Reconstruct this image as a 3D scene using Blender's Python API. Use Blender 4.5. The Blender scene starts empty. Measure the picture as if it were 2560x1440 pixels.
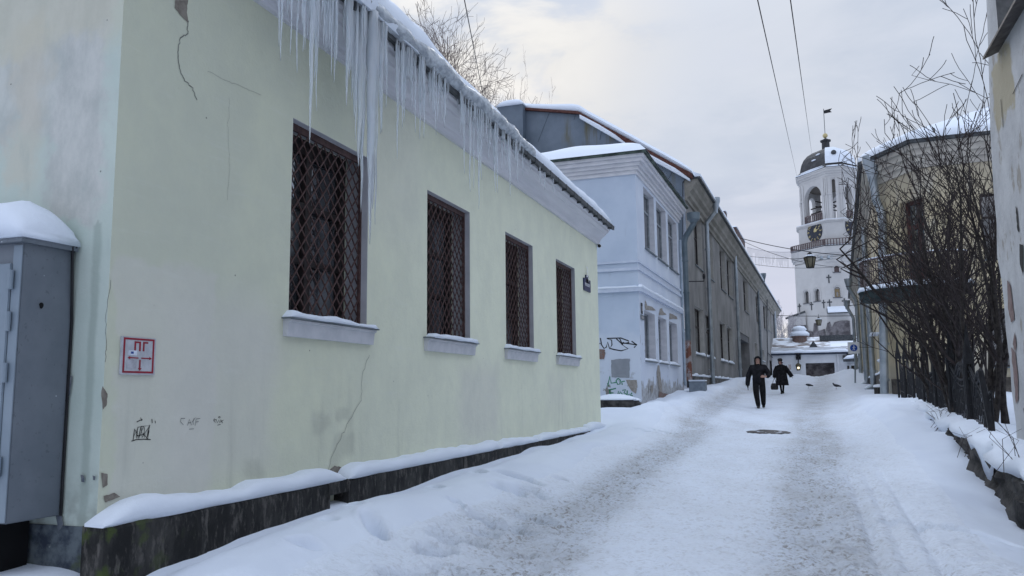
import bpy, math, random
import numpy as np
from mathutils import Vector, Matrix, noise
random.seed(7); rng = np.random.default_rng(7)
SC = bpy.context.scene
COL = SC.collection
R = math.radians
# ------------------------------------------------------------------ camera frame (z = 0 is eye level, +Y runs up the street)
F = 2050.0
_d = Vector((719 / F, -253 / F, -1)).normalized()
_rx = -0.01
_z = Vector((_rx, 1, 719 / F * _rx - 253 / F)).normalized()
_x = _d.cross(_z)
CAMROT = Matrix((_x, _d, _z))                     # camera -> world
def ray(px, py): return CAMROT @ Vector(((px - 1280) / F, -(py - 720) / F, -1))
def at(px, py, y): r = ray(px, py); return r * (y / r.y)
def onx(px, py, x): r = ray(px, py); return r * (x / r.x)
def onplane(px, py, p0, n):
    r = ray(px, py); n = Vector(n); return r * (Vector(p0).dot(n) / r.dot(n))
cam = bpy.data.cameras.new('camera'); co = bpy.data.objects.new('camera', cam); COL.objects.link(co)
cam.sensor_width = 36; cam.lens = F / 2560 * 36; cam.clip_start = .05; cam.clip_end = 3000
co.matrix_world = CAMROT.to_4x4(); SC.camera = co
SC.view_settings.view_transform = 'Standard'; SC.view_settings.look = 'None'
SC.view_settings.gamma = 1; SC.view_settings.exposure = .14
SC.cycles.max_bounces = 8; SC.cycles.transparent_max_bounces = 12; SC.cycles.transmission_bounces = 8

# ------------------------------------------------------------------ materials
class NT:
    def __init__(s, name):
        s.m = bpy.data.materials.new(name); s.m.use_nodes = True
        s.t = s.m.node_tree; s.t.nodes.clear()
        s.out = s.n('ShaderNodeOutputMaterial'); s.bsdf = s.n('ShaderNodeBsdfPrincipled')
        s.l(s.bsdf.outputs[0], s.out.inputs[0]); s._tc = None
    def n(s, ty): return s.t.nodes.new(ty)
    def l(s, a, b): s.t.links.new(a, b)
    def setv(s, sock, v):
        if hasattr(v, 'is_output'): s.l(v, sock)
        elif isinstance(v, (tuple, list)) and len(v) == 3 and sock.type == 'RGBA': sock.default_value = (*v, 1)
        else: sock.default_value = v
    def obj(s):
        if not s._tc: s._tc = s.n('ShaderNodeTexCoord')
        return s._tc.outputs['Object']
    def xyz(s):
        q = s.n('ShaderNodeSeparateXYZ'); s.l(s.obj(), q.inputs[0]); return q.outputs
    def noise(s, scale=5, det=4, rough=.55, stretch=(1, 1, 1), off=(0, 0, 0), dist=0):
        mp = s.n('ShaderNodeMapping'); s.l(s.obj(), mp.inputs[0]); mp.inputs['Scale'].default_value = stretch
        mp.inputs['Location'].default_value = off
        q = s.n('ShaderNodeTexNoise'); s.l(mp.outputs[0], q.inputs['Vector'])
        q.inputs['Scale'].default_value = scale; q.inputs['Detail'].default_value = det
        q.inputs['Roughness'].default_value = rough; q.inputs['Distortion'].default_value = dist
        return q.outputs['Fac']
    def voro(s, scale=5, stretch=(1, 1, 1), feat='F1', rand=1):
        mp = s.n('ShaderNodeMapping'); s.l(s.obj(), mp.inputs[0]); mp.inputs['Scale'].default_value = stretch
        q = s.n('ShaderNodeTexVoronoi'); q.feature = feat; s.l(mp.outputs[0], q.inputs['Vector']); q.inputs['Scale'].default_value = scale
        q.inputs['Randomness'].default_value = rand
        return q.outputs
    def math(s, op, a, b=0.0, c=None):
        q = s.n('ShaderNodeMath'); q.operation = op; s.setv(q.inputs[0], a); s.setv(q.inputs[1], b)
        if c is not None: s.setv(q.inputs[2], c)
        return q.outputs[0]
    def ss(s, v, a, b):
        q = s.n('ShaderNodeMapRange'); q.interpolation_type = 'SMOOTHSTEP'; s.setv(q.inputs[0], v)
        q.inputs[1].default_value = a; q.inputs[2].default_value = b; return q.outputs[0]
    def mix(s, f, a, b):
        q = s.n('ShaderNodeMix'); q.data_type = 'RGBA'; s.setv(q.inputs[0], f); s.setv(q.inputs[6], a); s.setv(q.inputs[7], b); return q.outputs[2]
    def attr(s, name):
        q = s.n('ShaderNodeAttribute'); q.attribute_name = name; return q.outputs['Fac']
    def bump(s, h, strength=.3, dist=.02, prev=None):
        q = s.n('ShaderNodeBump'); s.setv(q.inputs['Height'], h); q.inputs['Strength'].default_value = strength
        q.inputs['Distance'].default_value = dist
        if prev is not None: s.l(prev, q.inputs['Normal'])
        return q.outputs[0]
    def box(s, c1, c2, a0, a1, b0, b1, soft):
        f = s.math('MULTIPLY', s.ss(c1, a0 - soft, a0 + soft), s.ss(c1, a1 + soft, a1 - soft))
        g = s.math('MULTIPLY', s.ss(c2, b0 - soft, b0 + soft), s.ss(c2, b1 + soft, b1 - soft))
        return s.math('MULTIPLY', f, g)
    def fin(s, col=None, rough=.85, metal=0, normal=None, spec=.3):
        b = s.bsdf
        if col is not None: s.setv(b.inputs['Base Color'], col)
        s.setv(b.inputs['Roughness'], rough); b.inputs['Metallic'].default_value = metal
        b.inputs['Specular IOR Level'].default_value = spec
        if normal is not None: s.l(normal, b.inputs['Normal'])
        return s.m
def sc(c, k): return tuple(min(1, v * k) for v in c)
def mat(name, col, col2=None, scale=4, rough=.85, metal=0, bump=.2, bscale=30, bdist=.01, stretch=(1, 1, 1), lo=.35, hi=.65, spec=.3, det=5):
    t = NT(name)
    f = t.ss(t.noise(scale, det, .6, stretch), lo, hi)
    c = t.mix(f, sc(col, .88) if col2 is None else col, sc(col, 1.1) if col2 is None else col2)
    nm = t.bump(t.noise(bscale, 4, .6, stretch), bump, bdist) if bump else None
    return t.fin(c, rough, metal, nm, spec)
def glass_dark(name, c1=(.012, .014, .016), c2=(.085, .092, .10), scale=1.3, stretch=(1, 1, .5)):
    t = NT(name); f = t.ss(t.noise(scale, 3, .5, stretch), .4, .7)
    t.bsdf.inputs['IOR'].default_value = 2.0; return t.fin(t.mix(f, c1, c2), .04, 0, t.bump(t.noise(1.1, 1), .05, .05), 1.0)

# ------------------------------------------------------------------ meshes
BASE = {}
def newobj(name, data, parent=None, base=None):
    o = bpy.data.objects.new(name, data); COL.objects.link(o)
    if parent is not None:
        o.parent = parent; BASE[o.name] = BASE[parent.name]
    else:
        b = Vector(base if base is not None else (0, 0, 0)); o.location = b; BASE[o.name] = b
    return o
def tag(o, label=None, cat=None, group=None, kind=None):
    if label: o['label'] = label
    if cat: o['category'] = cat
    if group: o['group'] = group
    if kind: o['kind'] = kind
    return o
def thing(name, base, label, cat, group=None):
    return tag(newobj(name, None, None, base), label, cat, group)
ID = lambda a, b, c: Vector((a, b, c))
class MB:
    def __init__(s): s.v = []; s.f = []; s.mi = []; s.cur = 0
    def add(s, vs, fs):
        b = len(s.v); s.v += [tuple(v) for v in vs]; s.f += [tuple(i + b for i in f) for f in fs]; s.mi += [s.cur] * len(fs); return s
    def box(s, a0, a1, b0, b1, c0, c1, T=ID):
        vs = [T(x, y, z) for z in (c0, c1) for (x, y) in ((a0, b0), (a1, b0), (a1, b1), (a0, b1))]
        return s.add(vs, [(0, 3, 2, 1), (4, 5, 6, 7), (0, 1, 5, 4), (1, 2, 6, 5), (2, 3, 7, 6), (3, 0, 4, 7)])
    def quad(s, *p): return s.add(p, [tuple(range(len(p)))])
    def prism(s, poly, a0, a1, T):                # poly of (b, c) swept along a
        n = len(poly)
        vs = [T(a0, b, c) for b, c in poly] + [T(a1, b, c) for b, c in poly]
        return s.add(vs, [tuple(range(n))[::-1], tuple(range(n, 2 * n))] + [(i, (i + 1) % n, (i + 1) % n + n, i + n) for i in range(n)])
    def slab(s, poly, z0, z1):                    # plan polygon extruded in z
        n = len(poly); vs = [(x, y, z0) for x, y in poly] + [(x, y, z1) for x, y in poly]
        return s.add(vs, [tuple(range(n))[::-1], tuple(range(n, 2 * n))] + [(i, (i + 1) % n, (i + 1) % n + n, i + n) for i in range(n)])
    def loft(s, rings, cap=True, closed=True):
        n = len(rings[0]); b = len(s.v)
        for r in rings: s.v += [tuple(p) for p in r]
        fs = []
        for k in range(len(rings) - 1):
            for i in range(n if closed else n - 1):
                j = (i + 1) % n; fs.append((b + k * n + i, b + k * n + j, b + (k + 1) * n + j, b + (k + 1) * n + i))
        if cap and closed: fs += [tuple(b + i for i in range(n))[::-1], tuple(b + (len(rings) - 1) * n + i for i in range(n))]
        s.f += fs; s.mi += [s.cur] * len(fs); return s
    def tube(s, pts, rad, n=8, cap=True):
        pts = [Vector(p) for p in pts]
        if not hasattr(rad, '__len__'): rad = [rad] * len(pts)
        rings = []; up = Vector((0, 0, 1)); prev = None
        for i, p in enumerate(pts):
            t = (pts[min(i + 1, len(pts) - 1)] - pts[max(i - 1, 0)])
            if t.length < 1e-9: t = Vector((0, 0, 1))
            t.normalize()
            if prev is None:
                a = t.cross(up if abs(t.z) < .9 else Vector((1, 0, 0))).normalized()
            else:
                a = prev - t * prev.dot(t)
                a = a.normalized() if a.length > 1e-6 else t.orthogonal().normalized()
            prev = a; b = t.cross(a)
            rings.append([p + (a * math.cos(2 * math.pi * k / n) + b * math.sin(2 * math.pi * k / n)) * rad[i] for k in range(n)])
        return s.loft(rings, cap)
    def lathe(s, prof, c, n=16, ph=0, cap=True):
        return s.loft([[(c[0] + r * math.cos(ph + 2 * math.pi * k / n), c[1] + r * math.sin(ph + 2 * math.pi * k / n), c[2] + z) for k in range(n)] for r, z in prof], cap)
    def ball(s, c, r, n=10, m=7, sq=(1, 1, 1)):
        rings = []
        for i in range(1, m):
            a = math.pi * i / m; rings.append([(c[0] + r * sq[0] * math.sin(a) * math.cos(2 * math.pi * k / n), c[1] + r * sq[1] * math.sin(a) * math.sin(2 * math.pi * k / n), c[2] - r * sq[2] * math.cos(a)) for k in range(n)])
        return s.loft(rings)
    def ribbon(s, pts, w, nrm):                   # thin raised paint stroke on a surface with normal nrm
        nrm = Vector(nrm).normalized()
        pts = [Vector(p) + nrm * .003 for p in pts]
        L = []; Rr = []
        for i, p in enumerate(pts):
            t = (pts[min(i + 1, len(pts) - 1)] - pts[max(i - 1, 0)]).normalized(); a = t.cross(nrm) * (w * .5)
            L.append(p + a); Rr.append(p - a)
        n = len(pts); return s.add(L + Rr, [(i, i + 1, n + i + 1, n + i) for i in range(n - 1)])
    def build(s, name, m, parent=None, smooth=False, base=None, angle=None, bevel=0):
        if parent is not None: b = BASE[parent.name]
        else:
            if base is None:
                a = np.array(s.v); base = (*((a.min(0) + a.max(0)) / 2)[:2], a[:, 2].min())
            b = Vector(base)
        me = bpy.data.meshes.new(name)
        me.from_pydata([(x - b[0], y - b[1], z - b[2]) for x, y, z in s.v], [], s.f); me.validate()
        for q in (m if isinstance(m, (list, tuple)) else [m]): me.materials.append(q)
        if any(s.mi) and len(s.mi) == len(me.polygons): me.polygons.foreach_set('material_index', s.mi)
        if smooth: me.polygons.foreach_set('use_smooth', [True] * len(me.polygons))
        import bmesh
        bm = bmesh.new(); bm.from_mesh(me); bmesh.ops.recalc_face_normals(bm, faces=bm.faces)
        if bevel: bmesh.ops.bevel(bm, geom=bm.edges[:], offset=bevel, segments=2, affect='EDGES', clamp_overlap=True)
        bm.to_mesh(me); bm.free()
        o = newobj(name, me, parent, b)
        if smooth and angle:
            for e in me.edges: pass
            me.set_sharp_from_angle(angle=R(angle))
        return o
class Fr:                                          # facade frame: u along the wall, o outward, z up
    def __init__(s, x, y, dx, dy, side=1):
        l = math.hypot(dx, dy); s.U = Vector((dx / l, dy / l, 0)); s.N = Vector((dy / l, -dx / l, 0)) * side; s.O = Vector((x, y, 0))
    def __call__(s, u, o, z): return s.O + s.U * u + s.N * o + Vector((0, 0, z))
    def uz(s, px, py, o=0):
        p = onplane(px, py, s.O + s.N * o, s.N); return (p - s.O).dot(s.U), p.z
def wall(mb, fr, u0, u1, z0, z1, ops, depth=.25, jit=0):
    us = sorted({u0, u1, *[a for q in ops for a in q[:2]]}); zs = sorted({z0, z1, *[a for q in ops for a in q[2:4]]})
    us = [u for u in us if u0 <= u <= u1]; zs = [z for z in zs if z0 <= z <= z1]
    for i in range(len(us) - 1):
        for j in range(len(zs) - 1):
            uc, zc = (us[i] + us[i + 1]) / 2, (zs[j] + zs[j + 1]) / 2
            if any(q[0] < uc < q[1] and q[2] < zc < q[3] for q in ops): continue
            mb.quad(fr(us[i], 0, zs[j]), fr(us[i + 1], 0, zs[j]), fr(us[i + 1], 0, zs[j + 1]), fr(us[i], 0, zs[j + 1]))
    for q in ops:
        a, b, c, d = q[:4]; dp = q[4] if len(q) > 4 else depth
        mb.quad(fr(a, 0, c), fr(a, -dp, c), fr(a, -dp, d), fr(a, 0, d)); mb.quad(fr(b, 0, c), fr(b, -dp, c), fr(b, -dp, d), fr(b, 0, d))
        mb.quad(fr(a, 0, d), fr(b, 0, d), fr(b, -dp, d), fr(a, -dp, d)); mb.quad(fr(a, 0, c), fr(b, 0, c), fr(b, -dp, c), fr(a, -dp, c))
def fn(*a): return noise.noise(Vector(a))
def snowstrip(mb, fr, u0, u1, o0, o1, z, th, seed=0, du=.12, zs=0, wob=.25, hang=.02, taper=.1):
    """rounded snow lying on a ledge: swept along u between o0 (outer) and o1 (inner)"""
    n = max(3, int((u1 - u0) / du)); rings = []
    for k in range(n + 1):
        u = u0 + (u1 - u0) * k / n
        e = min(1, (k / n * (u1 - u0)) / taper if taper else 1, ((1 - k / n) * (u1 - u0)) / taper if taper else 1); e = math.sqrt(max(e, .02))
        t = th * (1 + wob * 1.6 * fn(u * 1.3, seed, 0) + wob * .8 * fn(u * 4, seed, 5)) * e
        zz = z + zs * (u - u0); w = o0 - o1; oo = o0 + hang * (1 + 1.5 * fn(u * 2.5, seed, 9)) * e
        pr = [(oo - hang * 1.3, -.004 - .3 * hang), (oo + .010 * fn(u * 9, seed, 2), t * .25), (oo - w * .04 + .012 * fn(u * 11, seed, 4), t * .6), (oo - w * .16 + .008 * fn(u * 8, seed, 6), t * (.88 + .08 * fn(u * 7, seed, 7))), (oo - w * .4, t * (1 + .1 * fn(u * 3, seed, 3) + .05 * fn(u * 10, seed, 8))), (o1 + w * .25, t * 1.04), (o1, t * 1.02), (o1, -.004)]
        rings.append([fr(u, o, zz + h) for o, h in pr])
    mb.loft(rings); return mb
def sstep(a, b, v):
    t = np.clip((v - a) / (b - a), 0, 1); return t * t * (3 - 2 * t)
def _h(ix, iy, sd):
    n = (ix.astype(np.int64) * 374761393 + iy.astype(np.int64) * 668265263 + sd * 974634541) & 0x7fffffff
    n = ((n ^ (n >> 13)) * 1274126177) & 0x7fffffff
    return ((n ^ (n >> 16)) & 0xffff) / 65535.0
def vn(x, y, sd=0):
    ix = np.floor(x); iy = np.floor(y); fx = x - ix; fy = y - iy; fx = fx * fx * fx * (fx * (fx * 6 - 15) + 10); fy = fy * fy * fy * (fy * (fy * 6 - 15) + 10)
    a = _h(ix, iy, sd); b = _h(ix + 1, iy, sd); c = _h(ix, iy + 1, sd); d = _h(ix + 1, iy + 1, sd)
    return (a * (1 - fx) + b * fx) * (1 - fy) + (c * (1 - fx) + d * fx) * fy - .5
def fbm(x, y, o=4, sd=0):
    s = 0; a = 1
    for k in range(o): s = s + a * vn(x, y, sd + k * 17); x = x * 2.03 + 11.7; y = y * 2.03 + 5.3; a *= .5
    return s

# ------------------------------------------------------------------ palette
M = {}
def snowmat(name, col=(.735, .785, .86), b=.35, sc_=9):
    t = NT(name); f = t.ss(t.noise(2.2, 4), .3, .7)
    n1 = t.bump(t.noise(sc_, 6, .6), b, .02); n2 = t.bump(t.noise(90, 3, .6), .25, .004, n1)
    return t.fin(t.mix(f, sc(col, .97), col), .8, 0, n2, .25)
M['snow'] = snowmat('snow')
M['trim'] = mat('white_trim', (.57, .57, .60), (.66, .655, .68), scale=2.2, bump=.2, bscale=12, stretch=(1, .3, 2.5))
M['galv'] = mat('galvanised_steel', (.30, .34, .37), (.42, .46, .49), scale=2, rough=.4, metal=.6, bump=.1, bscale=6)
M['galvdark'] = mat('weathered_steel', (.12, .145, .165), (.20, .23, .25), scale=2, rough=.5, metal=.4, bump=.1)
M['gutter'] = mat('dark_gutter', (.035, .04, .045), (.08, .085, .09), scale=5, rough=.6)
M['black'] = mat('black_iron', (.008, .008, .010), (.018, .018, .02), rough=.6, scale=8, bump=.1)
M['dark'] = mat('dark_void', (.006, .006, .007), rough=.9, bump=0)
M['glass'] = glass_dark('window_glass')
M['brick'] = None
def brickmat(name, c1, c2, cm, scale=5, axis='y'):
    t = NT(name); q = t.xyz(); cb = t.n('ShaderNodeCombineXYZ'); t.l(q[1 if axis == 'y' else 0], cb.inputs[0]); t.l(q[2], cb.inputs[1])
    b = t.n('ShaderNodeTexBrick'); t.l(cb.outputs[0], b.inputs['Vector']); b.inputs['Scale'].default_value = scale
    t.setv(b.inputs['Color1'], c1); t.setv(b.inputs['Color2'], c2); t.setv(b.inputs['Mortar'], cm)
    return t.fin(t.mix(t.ss(t.noise(9, 5), .3, .75), b.outputs[0], cm), .9, 0, t.bump(t.noise(20, 5), .6, .02))
M['brick'] = brickmat('brick', (.24, .11, .08), (.17, .085, .07), (.2, .18, .165))
M['woodgrey'] = mat('old_wood', (.13, .115, .10), (.24, .21, .18), scale=6, stretch=(8, 8, 1), rough=.9)
# ------------------------------------------------------------------ sky and sun
W = bpy.data.worlds.new('World'); SC.world = W; W.use_nodes = True
wt = W.node_tree; wt.nodes.clear()
def wn(ty): return wt.nodes.new(ty)
wo = wn('ShaderNodeOutputWorld'); bg = wn('ShaderNodeBackground'); wt.links.new(bg.outputs[0], wo.inputs[0])
bg.inputs[1].default_value = .1
SUNDIR = ray(1130, 60).normalized()      # towards the brighter patch of cloud
sky = wn('ShaderNodeTexSky'); sky.sky_type = 'NISHITA'; sky.sun_disc = False
sky.sun_elevation = math.asin(SUNDIR.z); sky.sun_rotation = math.atan2(SUNDIR.x, SUNDIR.y)
tc = wn('ShaderNodeTexCoord'); sp = wn('ShaderNodeSeparateXYZ'); wt.links.new(tc.outputs['Generated'], sp.inputs[0])
def wmath(op, a, b=0.0):
    q = wn('ShaderNodeMath'); q.operation = op
    for i, v in enumerate((a, b)):
        if hasattr(v, 'is_output'): wt.links.new(v, q.inputs[i])
        else: q.inputs[i].default_value = v
    return q.outputs[0]
def wmix(f, a, b):
    q = wn('ShaderNodeMix'); q.data_type = 'RGBA'
    for i, v in ((0, f), (6, a), (7, b)):
        if hasattr(v, 'is_output'): wt.links.new(v, q.inputs[i])
        else: q.inputs[i].default_value = v if i == 0 else (*v, 1)
    return q.outputs[2]
def wss(v, a, b):
    q = wn('ShaderNodeMapRange'); q.interpolation_type = 'SMOOTHSTEP'; wt.links.new(v, q.inputs[0]); q.inputs[1].default_value = a; q.inputs[2].default_value = b; return q.outputs[0]
# cloud layer: project the view direction onto a flat cloud deck so that clouds shrink towards the horizon
dz = wmath('MAXIMUM', wmath('ADD', sp.outputs[2], .13), .03)
cx = wmath('DIVIDE', sp.outputs[0], dz); cy = wmath('DIVIDE', sp.outputs[1], dz)
cv = wn('ShaderNodeCombineXYZ'); wt.links.new(cx, cv.inputs[0]); wt.links.new(cy, cv.inputs[1])
def wnoise(scale, det, rough, dist=0, off=0.):
    mp = wn('ShaderNodeMapping'); wt.links.new(cv.outputs[0], mp.inputs[0]); mp.inputs['Location'].default_value = (off, off * .7, 0)
    q = wn('ShaderNodeTexNoise'); wt.links.new(mp.outputs[0], q.inputs['Vector']); q.inputs['Scale'].default_value = scale
    q.inputs['Detail'].default_value = det; q.inputs['Roughness'].default_value = rough; q.inputs['Distortion'].default_value = dist; return q.outputs['Fac']
n1 = wnoise(1.15, 6, .55, .4, 3.1); n2 = wnoise(.5, 3, .5, 0, 8.3); n3 = wnoise(3.2, 5, .6, .3, 1.7)
el = wss(sp.outputs[2], .38, .95)
dt = wn('ShaderNodeVectorMath'); dt.operation = 'DOT_PRODUCT'; wt.links.new(tc.outputs['Generated'], dt.inputs[0]); dt.inputs[1].default_value = SUNDIR
glow = wss(dt.outputs['Value'], .975, 1.0)
low = wmix(n2, (5.6, 5.9, 7.3), (6.3, 6.3, 7.5))                    # lilac-grey haze near the horizon
deck = wmix(wss(n1, .36, .66), (4.9, 5.5, 6.6), (6.3, 6.7, 7.5))
deck = wmix(wss(n3, .45, .75), deck, (6.2, 6.6, 7.5))
deck = wmix(wmath('MULTIPLY', wss(sp.outputs[0], .02, .42), .75), deck, (4.7, 5.6, 7.1))
gw = wss(dt.outputs['Value'], .955, 1.0)
puff = wss(wmath('ADD', wmath('MULTIPLY', n1, .55), wmath('MULTIPLY', n3, .45)), .455, .56)
deck = wmix(wmath('MULTIPLY', gw, puff), deck, (7.7, 7.55, 7.35))
deck = wmix(wss(sp.outputs[2], .02, .30), low, deck)
gl = wmath('MULTIPLY', wmath('MULTIPLY', glow, .8), wss(n3, .38, .60))
deck = wmix(gl, deck, (8.5, 8.35, 8.1))
deck = wmix(el, deck, (11.9, 13.5, 16.6))                            # overcast sky is brightest overhead
blue = wmath('MULTIPLY', wss(n2, .50, .72), .30)
col = wmix(blue, deck, sky.outputs[0])
wt.links.new(col, bg.inputs[0])
sl = bpy.data.lights.new('sun', 'SUN'); so = bpy.data.objects.new('sun', sl); COL.objects.link(so)
sl.energy = .5; sl.angle = R(30); sl.color = (1, .97, .94)
so.rotation_euler = SUNDIR.to_track_quat('Z', 'Y').to_euler()

# ------------------------------------------------------------------ ground
def road_z(y):
    return np.where(y < 60, -1.6 + .036 * y, .56 + .02 * (np.minimum(y, 110) - 60))
def bend(y): return .03 * np.clip(y - 26, 0, 90)
WALLX = lambda y: 2.08 + .040 * (y - 9.8)             # face of the rubble wall on the right
DENTS = []
def dent(px, py, lx, ly, dep, ang):
    # find the ground point under a pixel of the slope
    r = ray(px, py); y = 6.
    for _ in range(30):
        z = float(road_z(np.array(y))) + .15; y = z / r.z * r.y
        y = min(max(y, 3), 40)
    p = r * (y / r.y); DENTS.append((p.x, p.y, lx, ly, dep, R(ang)))
for q in ((1290,1196,.34,.10,.085,-20),(1322,1215,.26,.12,.08,-25),(1270,1222,.22,.10,.07,-30),(1330,1260,.30,.09,.075,-25),(1365,1270,.12,.07,.05,0),
          (1235,1280,.30,.08,.08,-15),(1290,1290,.28,.07,.055,-5),(1210,1300,.16,.10,.06,-20),(1135,1322,.22,.12,.085,-20),(1175,1325,.22,.09,.08,-15),
          (1090,1345,.17,.11,.08,-30),(1140,1380,.22,.10,.065,-15),(1020,1400,.20,.14,.09,-35),(1060,1412,.34,.08,.06,-10),(885,1308,.10,.05,.05,-40),
          (935,1335,.22,.06,.075,-42),(1090,1235,.16,.05,.05,-45),(1140,1268,.14,.05,.04,-50),(1195,1195,.14,.04,.045,-35),(1270,1280,.14,.08,.05,0),
          (1310,1340,.10,.07,.04,0),(905,1430,.16,.10,.06,0),(760,1385,.12,.07,.04,30),(1400,1180,.10,.06,.035,0),(1700,1045,.5,.08,.07,-35),(1650,1060,.4,.06,.05,-30),
          (1610,1058,.3,.06,.05,-20),(2350,1280,.5,.10,.05,-30),(1180,1405,.2,.1,.05,0),(820,1340,.10,.05,.03,-30)): dent(*q)
def terrain(X0, Y0, det=True):
    r = road_z(Y0); x = X0 - bend(Y0); y = Y0
    L = np.interp(y, [2, 4.5, 6.4, 9.4, 13, 18.8, 21, 24, 28, 33, 45, 60, 80], [.30, .26, .25, .20, .15, .10, .24, .30, .36, .40, .30, .20, .1])
    w = fbm(x * .9, y * .5, 3, 3) * .5
    tl = sstep(-2.75 + w, -3.75 + w * .6, x)
    z = r + L * tl * (1 + .35 * fbm(x * 1.1, y * .45, 3, 11))
    z = z + .07 * np.exp(-((x + 3.6) / .42) ** 2) * sstep(5, 9, y) * (.6 + 1.2 * vn(x * .2, y * .7, 5))        # windrow pushed off the road
    z = z - .10 * np.exp(-((x + 4.30) / .13) ** 2) * sstep(19.9, 19.0, y) * (.5 + vn(x, y * .8, 8))                  # scoop against the plinth
    z = z - .16 * np.exp(-(((x + 4.25) / .35) ** 2 + ((y - 4.2) / .5) ** 2))
    # snow heaps beside the far houses
    for hx, hy, sx, sy, hh in ((-3.6, 22.4, .7, 1.6, .20), (-2.9, 26.5, .8, 2.2, .22), (-2.6, 21.0, 1.0, 1.0, .10), (-2.7, 33, .8, 5, .22), (-2.9, 45, .9, 6, .25), (-1.9, 58, 1.2, 7, .35),
                                (3.0, 62, 1.6, 2.4, .55), (.2, 63, 1.2, 2.5, .25), (4.4, 60, 1.2, 3, .3), (-.6, 66, 1, 3, .3)):
        z = z + hh * np.exp(-(((X0 - hx) / sx) ** 2 + ((y - hy) / sy) ** 2)) * (1 + .5 * fbm(x * 1.7, y * .9, 3, 31))
    Rr = np.interp(y, [3, 8, 10.2, 12, 14, 16, 18, 20, 24, 28, 33, 40, 55], [-.10, -.17, -.20, -.04, .13, .27, .36, .42, .44, .36, .22, .16, .12])
    w2 = fbm(x * .8 + 7, y * .35, 3, 23) * .5
    tr = sstep(.95 + w2, 2.05 + .2 * w2, x); z = z + .09 * np.exp(-((x - 1.45) / .42) ** 2) * sstep(3, 6, y) * sstep(17, 12, y) * (1 + .6 * vn(x * 0, y * .6, 6))
    z = z + Rr * tr * (1 + .25 * fbm(x, y * .5, 3, 41))
    # garden terrace behind the rubble wall
    G = np.interp(y, [2, 7, 11, 18, 24, 27, 30], [.36, .38, .42, .48, .52, .45, .30])
    tg = sstep(.16, .34, X0 - WALLX(y)) * sstep(32, 28, y)
    z = z * (1 - tg) + (r + G + .10 * fbm(x * .9, y * .9, 3, 51)) * tg
    z = z + .22 * np.maximum(0, vn(y * .8, y * 0 + 3.3, 7) + .05) * np.exp(-((X0 - WALLX(Y0)) / .32) ** 2) * sstep(9.5, 11, y) * sstep(30, 20, y)
    # gentle drifts
    z = z + .035 * fbm(x * .8, y * .8, 3, 61) * np.maximum(tl, tr)
    onroad = (1 - tl) * (1 - tr)
    c = -.95; cw = fbm(np.zeros_like(y), y * .22, 2, 71) * .3
    rl = np.exp(-((x + 2.25 + cw + .02 * (y - 9)) / .36) ** 2); rr = np.exp(-((x - .12 + cw * .6 - .008 * (y - 9)) / .42) ** 2)
    z = z - .035 * (rl + rr) * onroad
    rough = fbm(x * 7, y * 10, 3, 81); rough2 = fbm(x * 14, y * 20, 2, 91)
    amp = onroad * (.6 + .5 * np.clip(rl + rr, 0, 1)) * sstep(30, 12, y)
    z = z + (rough * .048 + rough2 * .034) * amp
    # arcs of a tyre on the right
    for a, b in ((.52, .05), (.72, .03), (.95, .05)):
        z = z - b * np.exp(-((x - a - .012 * (y - 8) ** 1.0 + .02 * np.sin(y * .5)) / .05) ** 2) * sstep(16, 9, y)
    for X, Yd, lx, ly, dep, a in DENTS:
        dx = X0 - X; dy = y - Yd; u = dx * math.cos(a) + dy * math.sin(a); v = -dx * math.sin(a) + dy * math.cos(a)
        q = (u / lx) ** 2 + (v / (ly * 1.3)) ** 2
        z = z - dep * 2.9 * np.exp(-q ** 2.2) * (1 + .6 * vn(X0 * 9, y * 9, 5)) + dep * .45 * np.exp(-((np.sqrt(q) - 1.45) / .35) ** 2)
    dirt = onroad * np.clip(rl * 1.0 + rr * .95 + .30 * sstep(.05, .5, fbm(x * .7, y * .35, 3, 101)) + .34, 0, 1)
    return z, dirt, onroad
_xs = np.concatenate([[-400, -150, -60, -30, -16, -10], np.arange(-7.2, -5.2, .2), np.arange(-5.2, 2.8, .029), np.arange(2.8, 6.5, .1), np.arange(6.5, 12, .6), [14, 20, 40, 100, 400]])
_ys = np.concatenate([[-60, -20, -6, 0, 1.5, 2.5], np.arange(3.2, 14, .031), np.arange(14, 16, .045), np.arange(16, 32, .085), np.arange(32, 72, .25), np.arange(72, 112, 2), [130, 200, 400, 900]])
GX, GY = np.meshgrid(_xs, _ys); GZ, GD, GR = terrain(GX, GY)
nx, ny = len(_xs), len(_ys)
def gz(x, y): return float(terrain(np.array([[x]], float), np.array([[y]], float))[0][0, 0])
t = NT('trodden_snow'); d = t.attr('dirt')
sp1 = t.noise(22, 5, .65, (1, 1.5, 1)); sp2 = t.noise(5.5, 4, .6)
grit = t.math('MULTIPLY', t.ss(sp1, .47, .63), t.math('MULTIPLY', d, t.ss(sp2, .30, .62)))
wash = t.math('MULTIPLY', d, t.ss(t.noise(1.6, 5, .65, (1, .5, 1)), .36, .68))
c = t.mix(t.math('MULTIPLY', wash, .5), (.74, .79, .865), (.50, .50, .495))
c = t.mix(t.math('MULTIPLY', grit, .78), c, (.27, .245, .22))
nb = t.bump(t.math('MULTIPLY', sp1, t.math('ADD', d, .16)), .9, .055)
nb = t.bump(t.noise(60, 3, .6), .3, .006, nb)
M['road'] = t.fin(c, .75, 0, nb, .3)
t = NT('fresh_snow'); f = t.ss(t.noise(.9, 4), .3, .7)
M['bank'] = t.fin(t.mix(f, (.665, .715, .80), (.70, .75, .825)), .8, 0, t.bump(t.noise(70, 4, .6), .35, .005, t.bump(t.noise(7, 5, .55), .25, .02)), .25)
idx = np.arange(nx * ny).reshape(ny, nx)
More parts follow.
